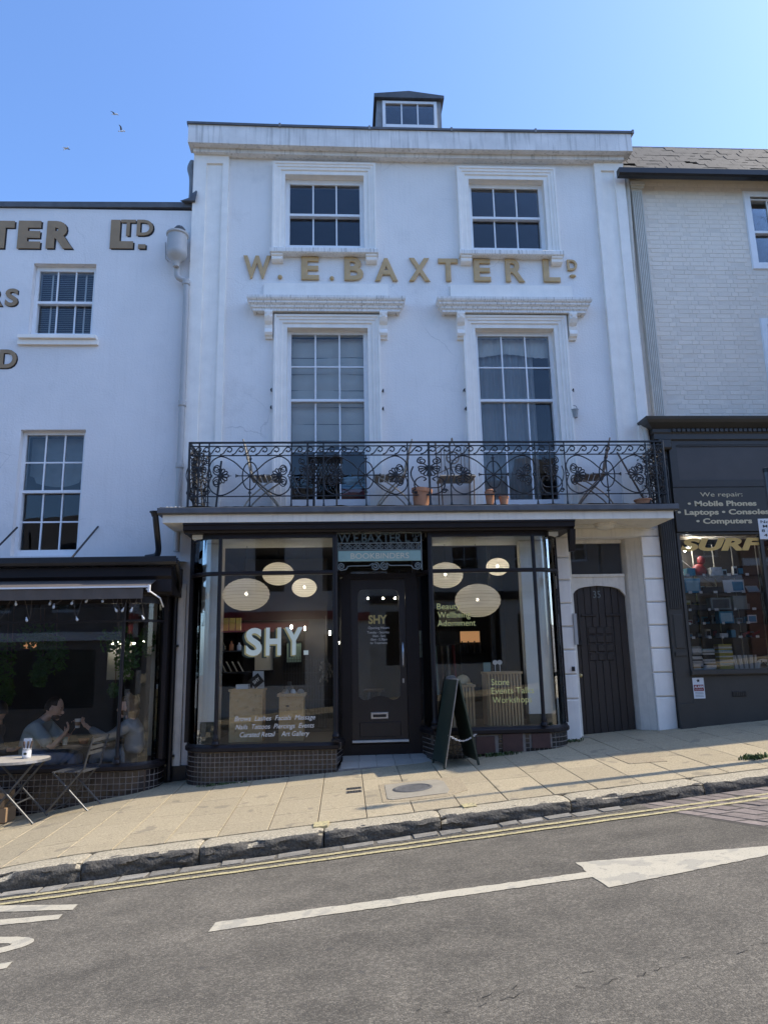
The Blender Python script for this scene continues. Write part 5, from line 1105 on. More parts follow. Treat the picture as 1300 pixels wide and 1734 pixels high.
def cap_(x, y, z, m, label, a):
    t = thing('cap', label, 'cap', (x, y, z), a, 'caps on the plinth'); obj('crown', MB().ell((0, 0, .02), (.095, .105, .10), 14, 9, lambda d: 1 if d.z > -.2 else .75), m, t, smooth=True); obj('peak', MB().sheet(10, 4, lambda u, v: (-.085+.17*u, -.085-.10*v*sin(pi*(u*.8+.1)), .01-.03*v)), m, t, smooth=True)
cap_(1.44, -.1, 1.135, 'jumper_grey', 'grey cap on the shorter slatted plinth', .5); cap_(1.60, -.1, 1.135, 'sign_cream', 'cream cap on the shorter slatted plinth', .9)
pd = thing('paddle_display', 'two white discs on thin stems on the taller slatted plinth', 'ornament', (0, 0, 0))
for x in (2.05, 2.115): obj('disc', MB().lathe([(.002, -.006), (.033, -.005), (.033, .005), (.002, .006)], (0, 0, 0), 16).xf(Matrix.Translation((x, -.12, 1.41)) @ Matrix.Rotation(pi/2, 4, 'X')), 'white_item', pd); obj('stem', box(x-.004, x+.004, -.122, -.114, 1.285, 1.38), 'white_item', pd)
obj('green_card', MB().cbox(1.90, 2.0, -.05, -.04, 1.286, 1.41, .002), 'mint_board', label='small green card standing on the taller slatted plinth', cat='card')
obj('white_box', MB().cbox(-1.46, -1.29, -.15, .0, 1.131, 1.19, .004), 'white_item', label='low white box on the taller chipboard plinth', cat='box')
obj('paper_bag', MB().hexa([(-1.25, -.06, 1.131), (-1.10, -.06, 1.131), (-1.10, .02, 1.131), (-1.25, .02, 1.131)], [(-1.25, -.05, 1.36), (-1.105, -.05, 1.355), (-1.11, .01, 1.355), (-1.25, .01, 1.36)]), 'white_item', label='white paper bag on the taller chipboard plinth', cat='bag')
tc_ = obj('black_card', MB().cbox(-.075, .075, -.006, .006, -.07, .07, .003), 'black_item', label='tilted black card printed SHY on the taller chipboard plinth', cat='card', loc=(-1.185, -.17, 1.235), rot=(0, radians(-38), 0)); lettering('card_lettering', 'SHY', -.05, .05, -.02, .045, -.0065, 'vinyl_white', tc_, depth=.0006, bold=.03)
obj('glass_jar', MB().lathe([(.05, 0), (.055, .01), (.055, .08), (.03, .10), (.03, .15), (.022, .15)], (-.76, -.02, 1.061), 12), 'dull_steel', label='dark glass jar on the shorter chipboard plinth', cat='jar')
for i, (x, y, r) in enumerate(((-.80, -.14, .05), (-.70, -.14, .035), (-.60, -.12, .045))): obj('silver_trinket', MB().lathe([(r, 0), (r*1.05, .02), (r*.6, .05), (r*.3, .055)], (x, y, 1.061), 12), ('silver', 'white_item', 'silver')[i], label=('wide silver trinket at the left of the shorter chipboard plinth', 'small white dish on the shorter chipboard plinth', 'silver trinket at the right of the shorter chipboard plinth')[i], cat='ornament')
sh_ = thing('wall_shelves', 'three dark shelves at the left side of the left shop window', 'shelf', (0, 0, 0))
for k, z in enumerate((1.92, 1.645, 1.35)): obj('shelf', box(-1.76, -1.40+.03*k, .28, .55, z-.018, z), 'black_paint', sh_)
for i in range(3): obj('yellow_packet', MB().cbox(-1.73+i*.09, -1.66+i*.09, .33, .40, 1.921, 2.10, .004), 'yellow_item', label=('first', 'middle', 'third')[i]+' yellow packet on the top shelf of the left shop window', cat='packet', group='yellow packets')
for i, (m, h, lb_) in enumerate((('white_item', .11, 'white bottle'), ('orange_item', .13, 'orange bottle'), ('black_item', .10, 'black bottle'))): obj('bottle', MB().lathe([(.03, 0), (.032, .01), (.032, h*.65), (.012, h*.75), (.012, h)], (-1.50-.11*i, .36, 1.646), 10), m, label=lb_+' on the middle shelf of the left shop window', cat='bottle')
for i in range(4): obj('leaning_card', MB().box(-.002, .002, -.06, .06, 0, .16), 'grey_item', label=('nearest', 'second', 'third', 'last')[i]+' leaning grey card on the lowest shelf, counted from the door', cat='card', group='leaning cards', loc=(-1.44-.08*i, .36, 1.351), rot=(0, radians(-28), 0))
df_ = thing('dried_bouquet', 'dried flower bunch hanging beside the shop door', 'flowers', (-.27, .15, 1.50))
fb = MB(); rd = random.Random(8)
for i in range(46):
    a = rd.uniform(0, 2*pi); d = Vector((cos(a)*.11*rd.random(), sin(a)*.07, -rd.uniform(.05, .30))); fb.tube([(0, 0, .08), tuple(d*.5), tuple(d)], .003, 4)
    fb.ell(tuple(d), (.012, .012, .022), 5, 4)
obj('stems', fb, 'weathered_wood', df_, kind='stuff'); obj('string', MB().tube([(0, 0, .08), (0, 0, .6)], .002, 4), 'weathered_wood', df_)
for i, (x, z) in enumerate(((-.88, 2.03), (-.66, 2.0), (-.25, 1.92), (-.08, 1.76))):
    obj('pendant_bulb', MB().ell((x, 1.9, z), (.014, .014, .035), 8, 6), 'bulb', label=('leftmost', 'second', 'third', 'rightmost')[i]+' of the small lit bulbs deep inside behind the SHY letters', cat='lamp', group='small bulbs deep in the shop')
for i, x in enumerate((.36, .60, .79)): obj('spot_light', MB().ell((x, 1.2, 2.42), (.013, .013, .013), 8, 6), 'bulb', label=('left', 'middle', 'right')[i]+' of three small spotlights seen through the door glass', cat='lamp', group='spotlights behind the door')
wsh = thing('lit_cabinet', 'dark cabinet with warm light deep in the right shop window', 'cabinet', (0, 0, 0)); obj('carcass', box(1.65, 2.45, 2.6, 2.95, .9, 1.95), 'black_paint', wsh); obj('lit_panel', box(2.02, 2.36, 2.58, 2.599, 1.74, 1.93), 'warm_glow', wsh);  # panel is no lamp: its own faint glow stands in for bulb light on wood
for i in range(5): obj('bottle', MB().lathe([(.03, 0), (.03, .13), (.012, .16), (.012, .2)], (1.92+i*.11, 2.5, 1.56), 8), 'black_item', wsh)
obj('cabinet_shelf', box(1.65, 2.45, 2.4, 2.6, 1.54, 1.559), 'black_paint', wsh)

for i, (x, z, w, h, m) in enumerate(((-1.35, 1.55, .34, .46, 'interior_white'), (-.85, 1.62, .28, .36, 'mint_board'), (1.35, 1.75, .40, .55, 'pale_blue_item'), (2.05, 2.25, .5, .34, 'interior_white'))):
    pf = thing('picture_frame', ('white framed picture at the back left of the shop', 'green framed picture on the back partition of the shop', 'blue framed picture at the back of the right shop window', 'wide white framed picture high at the back of the right shop window')[i], 'picture', (x, 2.14 if x < 0 else 3.9, z)); obj('frame', MB().frame(-w/2+.02, w/2-.02, -h/2+.02, h/2-.02, [(0, .04), (0, 0), (.02, 0), (.02, .05)], True), 'black_paint', pf); obj('print', box(-w/2+.02, w/2-.02, .02, .03, -h/2+.02, h/2-.02), m, pf)
cr_ = thing('clothes_rail', 'dark clothes rail deep inside the right half of the shop', 'rail', (1.5, 1.9, .40)); obj('rail', MB().tube([(-.4, 0, 0), (-.4, 0, 1.3), (.4, 0, 1.3), (.4, 0, 0)], .012, 6), 'dull_steel', cr_)
for i in range(7): obj('garment', MB().hexa([(-.34+i*.1, -.2, .5), (-.30+i*.1, -.2, .5), (-.30+i*.1, .2, .5), (-.34+i*.1, .2, .5)], [(-.33+i*.1, -.1, 1.28), (-.31+i*.1, -.1, 1.28), (-.31+i*.1, .1, 1.28), (-.33+i*.1, .1, 1.28)]), ('grey_item', 'jumper_navy', 'interior_white', 'mint_board', 'dark_wood', 'grey_item', 'red_item')[i], cr_)
stl = thing('bar_stool', 'small dark stool inside the shop behind the door glass', 'stool', (.45, 1.6, .38)); obj('seat', MB().lathe([(.16, .60), (.17, .62), (.16, .64)], (0, 0, 0), 14), 'dark_wood', stl)
for k in range(4): a = pi/4+k*pi/2; obj('leg', MB().tube([(.11*cos(a), .11*sin(a), .6), (.19*cos(a), .19*sin(a), 0)], .014, 6), 'dull_steel', stl)
# ================================================================== BALCONY FURNITURE
BZ = 3.49
def folding_chair(name, label, loc, rotz, m, lean=.16, group='folding chairs on the balcony'):
    # slatted folding chair seen from the side; faces local +x
    t = thing(name, label, 'chair', loc, rotz, group)
    for s in (-1, 1):
        y = s*.19
        obj('back_post', MB().tube(smooth_pts([(.26, y, .0), (.10, y, .22), (-.14, y, .48), (-.20, y, .70), (-.27, y, .98)], 4), .011, 6), m, t); obj('leg', MB().tube(smooth_pts([(-.26, y*.92, 0), (-.16, y*.92, .16), (.02, y*.92, .32), (.22, y*.92, .46)], 4), .011, 6), m, t)
    for i in range(6): obj('seat_slat', MB().box(-.17+i*.072, -.11+i*.072, -.20, .20, .46, .478), m, t)
    for i in range(4): z = .62+i*.085; x = -.185-.085*(z-.62)/.36-.01; obj('back_slat', MB().box(x-.006, x+.010, -.19, .19, z, z+.055), m, t)
    obj('stretcher', MB().tube([(.20, -.19, .07), (.20, .19, .07)], .008, 5), m, t)
    return t
c1 = folding_chair('folding_chair', 'slatted wooden folding chair at the left of the balcony, facing right', (-1.10, -.40, BZ), 0, 'weathered_wood')
c2 = dup(c1, (.68, -.38, BZ), pi, 'slatted wooden folding chair beside the large terracotta pot, facing left')
c3 = folding_chair('folding_chair', 'rusty folding chair at the right of the balcony, facing left', (3.52, -.36, BZ), pi-.25, 'rust_wood')
oc = thing('ornate_chair', 'ornate iron chair with a round back medallion in the middle of the balcony', 'chair', (1.58, -.33, BZ), 0, None)
fm = MB()
for s in (-1, 1): fm.tube([(s*.22, -.15, 0), (s*.23, -.14, .46)], .011, 6); fm.tube([(s*.22, .2, 0), (s*.23, .19, .5), (s*.245, .21, 1.03)], .011, 6); fm.ell((s*.245, .21, 1.05), (.018, .018, .03), 8, 6)
obj('frame', fm, 'rust_wood', oc); obj('seat', MB().cbox(-.25, .25, -.18, .22, .455, .48, .008), 'weathered_wood', oc)
bm_ = MB(); bm_.tube([(.09*cos(a*pi/10), .21, .84+.09*sin(a*pi/10)) for a in range(20)], .012, 5, closed=True); bm_.tube([(.045*cos(a*pi/8), .21, .84+.045*sin(a*pi/8)) for a in range(16)], .008, 5, closed=True)
for a in range(8): bm_.tube([(.04*cos(a*pi/4), .21, .84+.04*sin(a*pi/4)), (.09*cos(a*pi/4), .21, .84+.09*sin(a*pi/4))], .006, 4)
bm_.tube(smooth_pts([(-.24, .21, .98), (-.14, .21, 1.03), (-.06, .21, 1.0), (0, .21, 1.08), (.06, .21, 1.0), (.14, .21, 1.03), (.24, .21, .98)], 5), .008, 5); bm_.ell((0, .21, 1.11), (.016, .016, .035), 8, 6)
for x in (-.17, -.12, .12, .17): bm_.tube([(x, .21, .60), (x, .21, 1.0)], .006, 5)
bm_.tube(smooth_pts([(-.23, .21, .60), (-.1, .21, .66), (0, .21, .70), (.1, .21, .66), (.23, .21, .60)], 5), .008, 5)
obj('back_scrollwork', bm_, 'rust_wood', oc)
bs = thing('lattice_table', 'small black iron table with a lattice apron on the balcony', 'table', (-.255, -.45, BZ))
lm = MB()
for i in range(11):
    for (y) in (-.13,):
        x0 = -.22; 
        a = -.22+.044*i
        lm.tube([(a, y, .35), (min(.22, a+.18), y, .35+min(.36, (min(.22, a+.18)-a)*2))], .006, 4) ; lm.tube([(a, y, .35), (max(-.22, a-.18), y, .35+(a-max(-.22, a-.18))*2)], .006, 4)
        lm.tube([(a, y, .71), (min(.22, a+.18), y, .71-(min(.22, a+.18)-a)*2)], .006, 4); lm.tube([(a, y, .71), (max(-.22, a-.18), y, .71-(a-max(-.22, a-.18))*2)], .006, 4)
lm.tube([(-.22, -.13, .35), (.22, -.13, .35), (.22, -.13, .71), (-.22, -.13, .71)], .010, 5, closed=True)
obj('lattice', lm, 'iron', bs); obj('table_top', MB().cbox(-.24, .24, -.15, .17, .712, .73, .004), 'iron', bs)
for x in (-.15, .15):
    for y in (-.12, .14): obj('leg', MB().tube([(x, y, .71), (x*1.05, y, 0)], .011, 6), 'iron', bs)
def pot(x, y, r, h, label, m='terracotta', lean=0):
    t = thing('plant_pot', label, 'pot', (x, y, BZ-.004), 0, 'terracotta pots on the balcony'); t.rotation_euler = (0, lean, 0)
    obj('body', MB().lathe([(r*.68, 0), (r*.92, h*.78), (r*.92, h*.80), (r, h*.80), (r*1.03, h), (r*.9, h), (r*.86, h*.8), (r*.84, h*.75)], (0, 0, 0), 20), m, t, smooth=True); obj('soil', MB().lathe([(.001, h*.76), (r*.86, h*.75)], (0, 0, 0), 16, cap=False), 'dark_wood', t)
pot(1.04, -.60, .14, .26, 'large terracotta pot leaning in the middle of the balcony', lean=.10); pot(1.985, -.64, .068, .21, 'tall narrow terracotta pot, left of the two small pots on the balcony'); pot(2.175, -.64, .068, .14, 'shorter terracotta pot, right of the two small pots on the balcony'); pot(4.12, -.62, .12, .085, 'shallow terracotta bowl at the right end of the balcony')
obj('clay_ring', MB().lathe([(.045, .0), (.055, .015), (.045, .03)], (1.985, -.64, BZ+.205), 12, cap=False), 'terracotta', label='clay rim ring sitting on the tall narrow pot', cat='ring')
obj('leaning_pole', MB().tube([(4.35, -.3, BZ), (4.02, -.12, 4.40)], .014, 6), 'dark_wood', label='dark pole leaning across the right end of the balcony', cat='pole')
obj('leaning_pole', MB().tube([(-1.78, -.25, BZ), (-1.74, -.1, 4.30)], .014, 6), 'iron', label='dark pole leaning at the left end of the balcony', cat='pole')
def creeper(name, label, x0, x1, y0, y1, z0, z1, n, seed, m):
    r = random.Random(seed); mb = MB()
    for i in range(7):
        x = r.uniform(x0, x1); y = r.uniform(y0, y1); mb.tube(smooth_pts([(x, y, z0), (x+r.uniform(-.05, .05), y, z0+.3*(z1-z0)), (x+r.uniform(-.06, .06), y+r.uniform(-.05, .05), z0+.7*(z1-z0)), (x+r.uniform(-.08, .08), y, z1)], 4), .007, 4)
    for i in range(n):
        p = Vector((r.uniform(x0, x1), r.uniform(y0, y1), z0+(z1-z0)*r.random()**.8)); a = r.uniform(0, 6.28); b = r.uniform(-.8, .8); s = r.uniform(.018, .04)
        u = Vector((cos(a), sin(a), b)).normalized()*s; v = u.orthogonal().normalized()*s*.4
        mb.add([tuple(p-u), tuple(p+v), tuple(p+u), tuple(p-v)], [(0, 1, 2, 3)])
    t = thing(name, label, 'plant', (0, 0, 0)); obj('stems_and_leaves', mb, m, t, kind='stuff'); return t
creeper('dry_creeper', 'dark dried creeper tangled in the left end of the balcony rail', -2.04, -1.84, -.68, -.4, 3.5, 4.3, 260, 3, 'black_letter'); creeper('dry_creeper', 'dark dried creeper tangled in the right end of the balcony rail', 4.24, 4.42, -.66, -.2, 3.5, 4.32, 260, 4, 'black_letter')
obj('mat_roll', MB().sheet(30, 6, lambda u, v: (-2.36+.34*u, -.60+.10*cos(v*pi), 3.492+.035*sin(v*pi)*(.6+.4*sin(u*20)**2))), 'slab_white', label='crumpled pale cloth on the left corner of the balcony edge', cat='cloth')

# ================================================================== PEOPLE IN THE CAFE
def skin_mesh(verts, edges, radii, root=0, sub=2):
    me = bpy.data.meshes.new('sk'); me.from_pydata(verts, edges, []); o = bpy.data.objects.new('sk', me); C.objects.link(o)
    md = o.modifiers.new('s', 'SKIN'); md.use_smooth_shade = True
    if not me.skin_vertices: me.skin_vertices.new()
    sv = me.skin_vertices[0].data
    for i, r in enumerate(radii): sv[i].radius = (r, r) if not isinstance(r, tuple) else r; sv[i].use_root = (i == root)
    o.modifiers.new('b', 'SUBSURF').levels = sub
    dg = bpy.context.evaluated_depsgraph_get(); m2 = bpy.data.meshes.new_from_object(o.evaluated_get(dg))
    mb = MB(); mb.v = [tuple(v.co) for v in m2.vertices]; mb.f = [tuple(p.vertices) for p in m2.polygons]
    bpy.data.objects.remove(o); bpy.data.meshes.remove(me); bpy.data.meshes.remove(m2); return mb
def chain(pts, radii):
    return list(pts), [(i, i+1) for i in range(len(pts)-1)], list(radii)
def merge(*parts):   # join several chains; each later chain may start at an existing vertex index
    V, E, R_ = [], [], []
    for st, pts, rad in parts:
        prev = st
        for p, r in zip(pts, rad):
            V.append(tuple(p)); R_.append(r)
            if prev is not None: E.append((prev, len(V)-1))
            prev = len(V)-1
    return V, E, R_
def head_geo(c, s, yaw, pitch):
    mb = MB()
    def fn(d):   # face looks along +x
        k = 1.0
        if d.x > .2 and d.z < -.1: k *= 1-.10*max(0, -d.z)*(1-abs(d.y))
        if d.z < -.35: k *= .92+.06*max(0, d.x)
        nose = max(0, 1-(abs(d.y)/.16))*max(0, 1-abs(d.z+.16)/.24)*(1 if d.x > .5 else 0); k += .20*nose
        brow = max(0, 1-abs(d.z-.14)/.10)*(1 if d.x > .6 else 0); k += .035*brow
        eye = max(0, 1-abs(d.z-.02)/.10)*max(0, 1-abs(abs(d.y)-.32)/.16)*(1 if d.x > .5 else 0); k -= .07*eye
        chin = max(0, 1-abs(d.z+.80)/.2)*(1 if d.x > .1 else 0); k += .10*chin
        lips = max(0, 1-abs(d.z+.50)/.06)*max(0, 1-abs(d.y)/.3)*(1 if d.x > .4 else 0); k += .03*lips
        return k
    mb.ell((0, 0, 0), (.098, .077, .125), 28, 22, fn)
    for sy in (-1, 1): mb.ell((-.005, sy*.080, -.01), (.022, .010, .034), 8, 6)
    for sy in (-1, 1): mb.ell((.079, sy*.03, .006), (.010, .013, .008), 8, 6)
    mb.ell((.104, 0, -.022), (.022, .013, .020), 10, 8); mb.ell((.090, 0, -.058), (.014, .024, .008), 10, 6); mb.ell((.066, 0, -.102), (.030, .032, .022), 10, 8)
    return mb.xf(Matrix.Translation(c) @ Matrix.Rotation(yaw, 4, 'Z') @ Matrix.Rotation(pitch, 4, 'Y') @ Matrix.Scale(s, 4))
def hair_geo(c, s, yaw, pitch, style):
    r = random.Random(3); mb = MB()
    def fn(d):
        k = 1.06+.03*r.random()
        if style == 'short':
            if d.x > .30+.35*(1-d.z) and d.z > .2: k = .84
            if d.z < -.35: k = .78
            if d.x > -.02 and d.z < .30: k = .80
            if d.z > .80 and d.x < .1: k = 1.0
        else:
            k = 1.22+.2*r.random()
            if d.x > -.05: k = .78 if d.z < .55 else 1.05
            if d.z < -.2: k += .25
        return k
    mb.ell((-.008, 0, .006), (.100, .081, .126), 28, 20, fn)
    return mb.xf(Matrix.Translation(c) @ Matrix.Rotation(yaw, 4, 'Z') @ Matrix.Rotation(pitch, 4, 'Y') @ Matrix.Scale(s, 4))
def hand_chain(w, tip, curl):
    # wrist w towards tip; five fingers
    w = Vector(w); d = (Vector(tip)-w); L = d.length; d.normalize(); side = d.cross(Vector((0, 0, 1))).normalized(); up = side.cross(d)
    palm = w+d*.055; out = [(palm, .024)]; fing = []
    for k, (o_, ln) in enumerate(((-.026, .065), (-.009, .078), (.009, .072), (.025, .055))):
        b = palm+d*.03+side*o_; fing.append(([b, b+d*ln*.5+up*curl*.02, b+d*ln*.8+up*curl*.055], [.0095, .0085, .007]))
    b = w+d*.03-side*.03; fing.append(([b, b+d*.03-side*.015+up*curl*.02, b+d*.055+up*curl*.04], [.011, .010, .008]))
    return palm, fing
def person(label, P, top, legs, hair, style, s, yaw, pitch, sleeve, beard=False):
    t = thing('person', label, 'person', (0, 0, 0))
    V = lambda k: Vector(P[k])
    hip, chest, neck, head = V('hip'), V('chest'), V('neck'), V('head')
    # body: neck + arms + hands in one skin surface with the head
    parts = [(None, [chest, neck, head+Vector((0, 0, -.02))], [.075*s, .058*s, .05*s])]
    n = 3
    for sd in ('n', 'f'):
        sh, el, wr, tp = V('sh'+sd), V('el'+sd), V('wr'+sd), V('tip'+sd)
        parts.append((0, [sh, sh.lerp(el, .5), el, el.lerp(wr, .5), wr], [.05*s, .043*s, .038*s, .034*s, .024*s])); n += 5; wi = n-1
        palm, fing = hand_chain(wr, tp, 1); parts.append((wi, [palm], [.026*s])); n += 1; pi__ = n-1
        for pts, rad in fing: parts.append((pi__, pts, rad)); n += len(pts)
    body = skin_mesh(*merge(*parts)); hg = head_geo(head, s, yaw, pitch); body.add(hg.v, hg.f)
    obj('body', body, 'skin', t, smooth=True)
    obj('hair', hair_geo(head, s, yaw, pitch, style), hair, t, smooth=True)
    if beard: obj('beard', MB().ell((.036, 0, -.088), (.062, .062, .036), 18, 12, lambda d: 1 if d.x > -.4 else .8).xf(Matrix.Translation(head) @ Matrix.Rotation(yaw, 4, 'Z') @ Matrix.Rotation(pitch, 4, 'Y') @ Matrix.Scale(s, 4)), 'beard_brown', t, smooth=True)
    ey = MB()
    for sy in (-1, 1): ey.ell((.0865, sy*.031, .008), (.006, .011, .006), 8, 6); ey.ell((.088, sy*.031, .030), (.007, .017, .004), 8, 6)
    obj('eyes_and_brows', ey.xf(Matrix.Translation(head) @ Matrix.Rotation(yaw, 4, 'Z') @ Matrix.Rotation(pitch, 4, 'Y') @ Matrix.Scale(s, 4)), 'hair_dark', t)
    # top
    sp1, sp2 = V('belly'), V('upper')
    parts = [(None, [hip, sp1, sp2, chest, neck+Vector((0, 0, -.03))], [(.15*s, .125*s), (.16*s, .125*s), (.165*s, .125*s), (.14*s, .115*s), .062*s])]
    n = 5
    for sd in ('n', 'f'):
        sh, el, wr = V('sh'+sd), V('el'+sd), V('wr'+sd)
        if sleeve == 'short': pts = [sh, sh.lerp(el, .5), sh.lerp(el, .92)]; rad = [.085*s, .078*s, .072*s]
        else: pts = [sh, sh.lerp(el, .5), el, el.lerp(wr, .5), el.lerp(wr, .92)]; rad = [.085*s, .070*s, .062*s, .052*s, .042*s]
        parts.append((3, pts, rad))
    obj('top', skin_mesh(*merge(*parts)), top, t, smooth=True)
    parts = [(None, [hip+Vector((0, 0, .02))], [(.155*s, .13*s)])]
    for sd in ('n', 'f'):
        kn, an = V('kn'+sd), V('an'+sd); hp_ = hip+Vector((0, -.09 if sd == 'n' else .09, -.01))*1
        parts.append((0, [hp_.lerp(kn, .25), hp_.lerp(kn, .6), kn, kn.lerp(an, .4), an], [.105*s, .088*s, .072*s, .062*s, .048*s]))
    obj('trousers', skin_mesh(*merge(*parts)), legs, t, smooth=True)
    for sd in ('n', 'f'):
        a = V('an'+sd); fx = cos(yaw); obj('shoe', MB().ell((a.x+fx*.06, a.y, a.z-.05), (.13, .05, .05), 12, 8), 'black_item', t, smooth=True)
    return t
man = dict(hip=(-4.04, -.22, .32), belly=(-4.06, -.22, .46), upper=(-4.03, -.22, .62), chest=(-3.955, -.22, .74), neck=(-3.865, -.22, .825), head=(-3.775, -.22, .945),
           shn=(-3.925, -.40, .72), eln=(-3.70, -.44, .475), wrn=(-3.585, -.34, .625), tipn=(-3.54, -.31, .72), shf=(-3.925, -.04, .72), elf=(-3.70, -.0, .50), wrf=(-3.59, -.12, .64), tipf=(-3.53, -.16, .72),
           knn=(-3.44, -.33, .335), ann=(-3.42, -.30, .30), knf=(-3.46, -.10, .34), anf=(-3.44, -.08, .26))
man['ann'] = (-3.50, -.36, .03); man['anf'] = (-3.52, -.10, .03)
person('bearded man in a blue t-shirt looking at a phone behind the cafe window', man, 'tshirt_blue', 'denim', 'hair_dark', 'short', 1.10, 0, .30, 'short', True)
wom = dict(hip=(-2.76, -.15, .33), belly=(-2.75, -.15, .46), upper=(-2.75, -.15, .60), chest=(-2.78, -.15, .72), neck=(-2.82, -.15, .81), head=(-2.875, -.15, .935),
           shn=(-2.82, -.32, .70), eln=(-3.05, -.36, .56), wrn=(-3.30, -.32, .70), tipn=(-3.40, -.31, .78), shf=(-2.82, .02, .70), elf=(-3.02, .06, .54), wrf=(-3.24, -.02, .56), tipf=(-3.32, -.04, .58),
           knn=(-3.22, -.26, .35), ann=(-3.24, -.28, .03), knf=(-3.22, -.04, .35), anf=(-3.24, -.04, .03))
person('woman with fair curly hair in a grey jumper holding up a cup in the cafe', wom, 'jumper_grey', 'jumper_grey', 'hair_fair', 'curly', 1.06, pi, .12, 'long')
lp = dict(hip=(-4.62, -.2, .30), belly=(-4.61, -.2, .44), upper=(-4.58, -.2, .58), chest=(-4.52, -.2, .70), neck=(-4.50, -.2, .80), head=(-4.49, -.2, .92),
          shn=(-4.44, -.36, .68), eln=(-4.33, -.42, .46), wrn=(-4.20, -.46, .47), tipn=(-4.11, -.48, .46), shf=(-4.55, -.02, .68), elf=(-4.62, .02, .44), wrf=(-4.5, -.2, .44), tipf=(-4.42, -.22, .44),
          knn=(-5.05, -.3, .34), ann=(-5.06, -.32, .03), knf=(-5.05, -.1, .34), anf=(-5.06, -.1, .03))
person('person in a dark navy top turned away at the left edge of the cafe window', lp, 'jumper_navy', 'jumper_navy', 'hair_dark', 'short', 1.08, pi-.4, .1, 'long')
obj('phone', MB().cbox(-.04, .04, -.005, .005, -.075, .075, .003), 'black_item', label='black phone in the bearded man\'s hands', cat='phone', loc=(-3.525, -.27, .70), rot=(.3, .5, .9))
cup = thing('paper_cup', 'white paper cup held up by the fair-haired woman', 'cup', (-3.43, -.33, .70)); obj('cup_body', MB().lathe([(.028, 0), (.038, .11), (.040, .113), (.036, .11)], (0, 0, 0), 14), 'white_item', cup, smooth=True); obj('sleeve', MB().lathe([(.032, .03), (.037, .075)], (0, 0, 0), 14, cap=False), 'cardboard', cup)
ct = thing('cafe_table', 'dark wooden table between the two people inside the cafe', 'table', (-3.33, -.10, .0)); obj('table_top', MB().cbox(-.34, .34, -.28, .28, .465, .492, .006), 'dark_wood', ct); obj('pedestal', MB().lathe([(.18, -.20), (.03, -.16), (.03, .464)], (0, 0, 0), 12), 'black_paint', ct)
obj('glass_tumbler', MB().lathe([(.028, 0), (.034, .09), (.032, .09), (.026, .008)], (-3.60, -.26, .493), 12), 'pale_blue_item', label='pale blue tumbler at the man\'s side of the cafe table', cat='glass'); obj('brown_bowl', MB().lathe([(.04, 0), (.07, .07), (.066, .07), (.037, .008)], (-3.36, -.28, .493), 14), 'terracotta', label='small brown bowl on the cafe table', cat='bowl'); obj('saucer', MB().lathe([(.03, 0), (.06, .012), (.058, .016), (.001, .008)], (-3.18, -.28, .493), 14), 'white_item', label='small white saucer near the woman on the cafe table', cat='saucer')
# plants and lights inside the cafe
def foliage(name, label, blobs, n, seed):
    r = random.Random(seed); mb = MB(); t = thing(name, label, 'plant', (0, 0, 0), 0, 'leafy plants in the cafe window')
    for i in range(n):
        c, R3 = r.choice(blobs); d = Vector((r.gauss(0, 1), r.gauss(0, 1), r.gauss(0, 1))).normalized()*r.random()**.45
        p = Vector((c[0]+d.x*R3[0], c[1]+d.y*R3[1], c[2]+d.z*R3[2])); a = r.uniform(0, 6.28); s = r.uniform(.02, .042)
        u = Vector((cos(a), sin(a)*.6, r.uniform(-1, .2))).normalized()*s; v = u.cross(Vector((r.uniform(-.3, .3), -1, r.uniform(-.4, .4)))).normalized()*s*.55
        q = u.cross(v).normalized()*s*.18
        mb.add([tuple(p-u), tuple(p+v*.9-u*.1+q), tuple(p+u), tuple(p-v*.9-u*.1+q)], [(0, 1, 2), (0, 2, 3)])
    obj('leaves', mb, 'leaf', t, kind='stuff')
    st = MB()
    for c, R3 in blobs: st.tube([(c[0], c[1], 2.36), (c[0]+.03, c[1], c[2])], .006, 4)
    obj('stems', st, 'dark_wood', t)
foliage('hanging_plant', 'leafy trailing plant high in the left half of the cafe window', [((-4.0, -.36, 1.86), (.28, .14, .2)), ((-3.78, -.36, 1.62), (.22, .13, .25)), ((-3.95, -.34, 1.40), (.12, .1, .2))], 900, 11); foliage('hanging_plant', 'leafy trailing plant near the curved corner of the cafe window', [((-3.0, -.32, 1.8), (.25, .14, .2)), ((-2.86, -.3, 1.52), (.16, .12, .25)), ((-2.68, -.1, 1.78), (.12, .1, .22)), ((-3.08, -.1, 1.15), (.06, .06, .10))], 900, 12); foliage('hanging_plant', 'leafy trailing plant at the left edge of the cafe window', [((-4.42, -.32, 1.55), (.16, .12, .38)), ((-4.45, -.1, 1.15), (.1, .1, .2))], 500, 13)
ol = thing('orange_pendant', 'orange glowing pendant lamp at the left of the cafe window', 'lamp', (-4.38, .35, 1.78)); obj('lamp_shade', MB().lathe([(.10, -.05), (.09, .0), (.05, .05), (.012, .07)], (0, 0, 0), 16, cap=False), 'warm_glow', ol); obj('cord', MB().tube([(0, 0, .07), (0, 0, .6)], .004, 5), 'black_item', ol)
for i, x in enumerate((-3.62, -3.55, -3.30, -3.14, -2.98)): obj('back_light', MB().ell((x*1.0, 1.5, 1.80+.02*(i % 2)), (.02, .02, .014), 8, 6), 'bulb', label=('leftmost', 'second', 'middle', 'fourth', 'rightmost')[i]+' of the tiny lights deep inside the cafe', cat='lamp', group='tiny lights deep in the cafe')
obj('wall_poster', box(-3.72, -3.36, 1.6, 1.62, 1.25, 1.85), 'grey_item', label='grey poster on the back wall of the cafe', cat='poster')
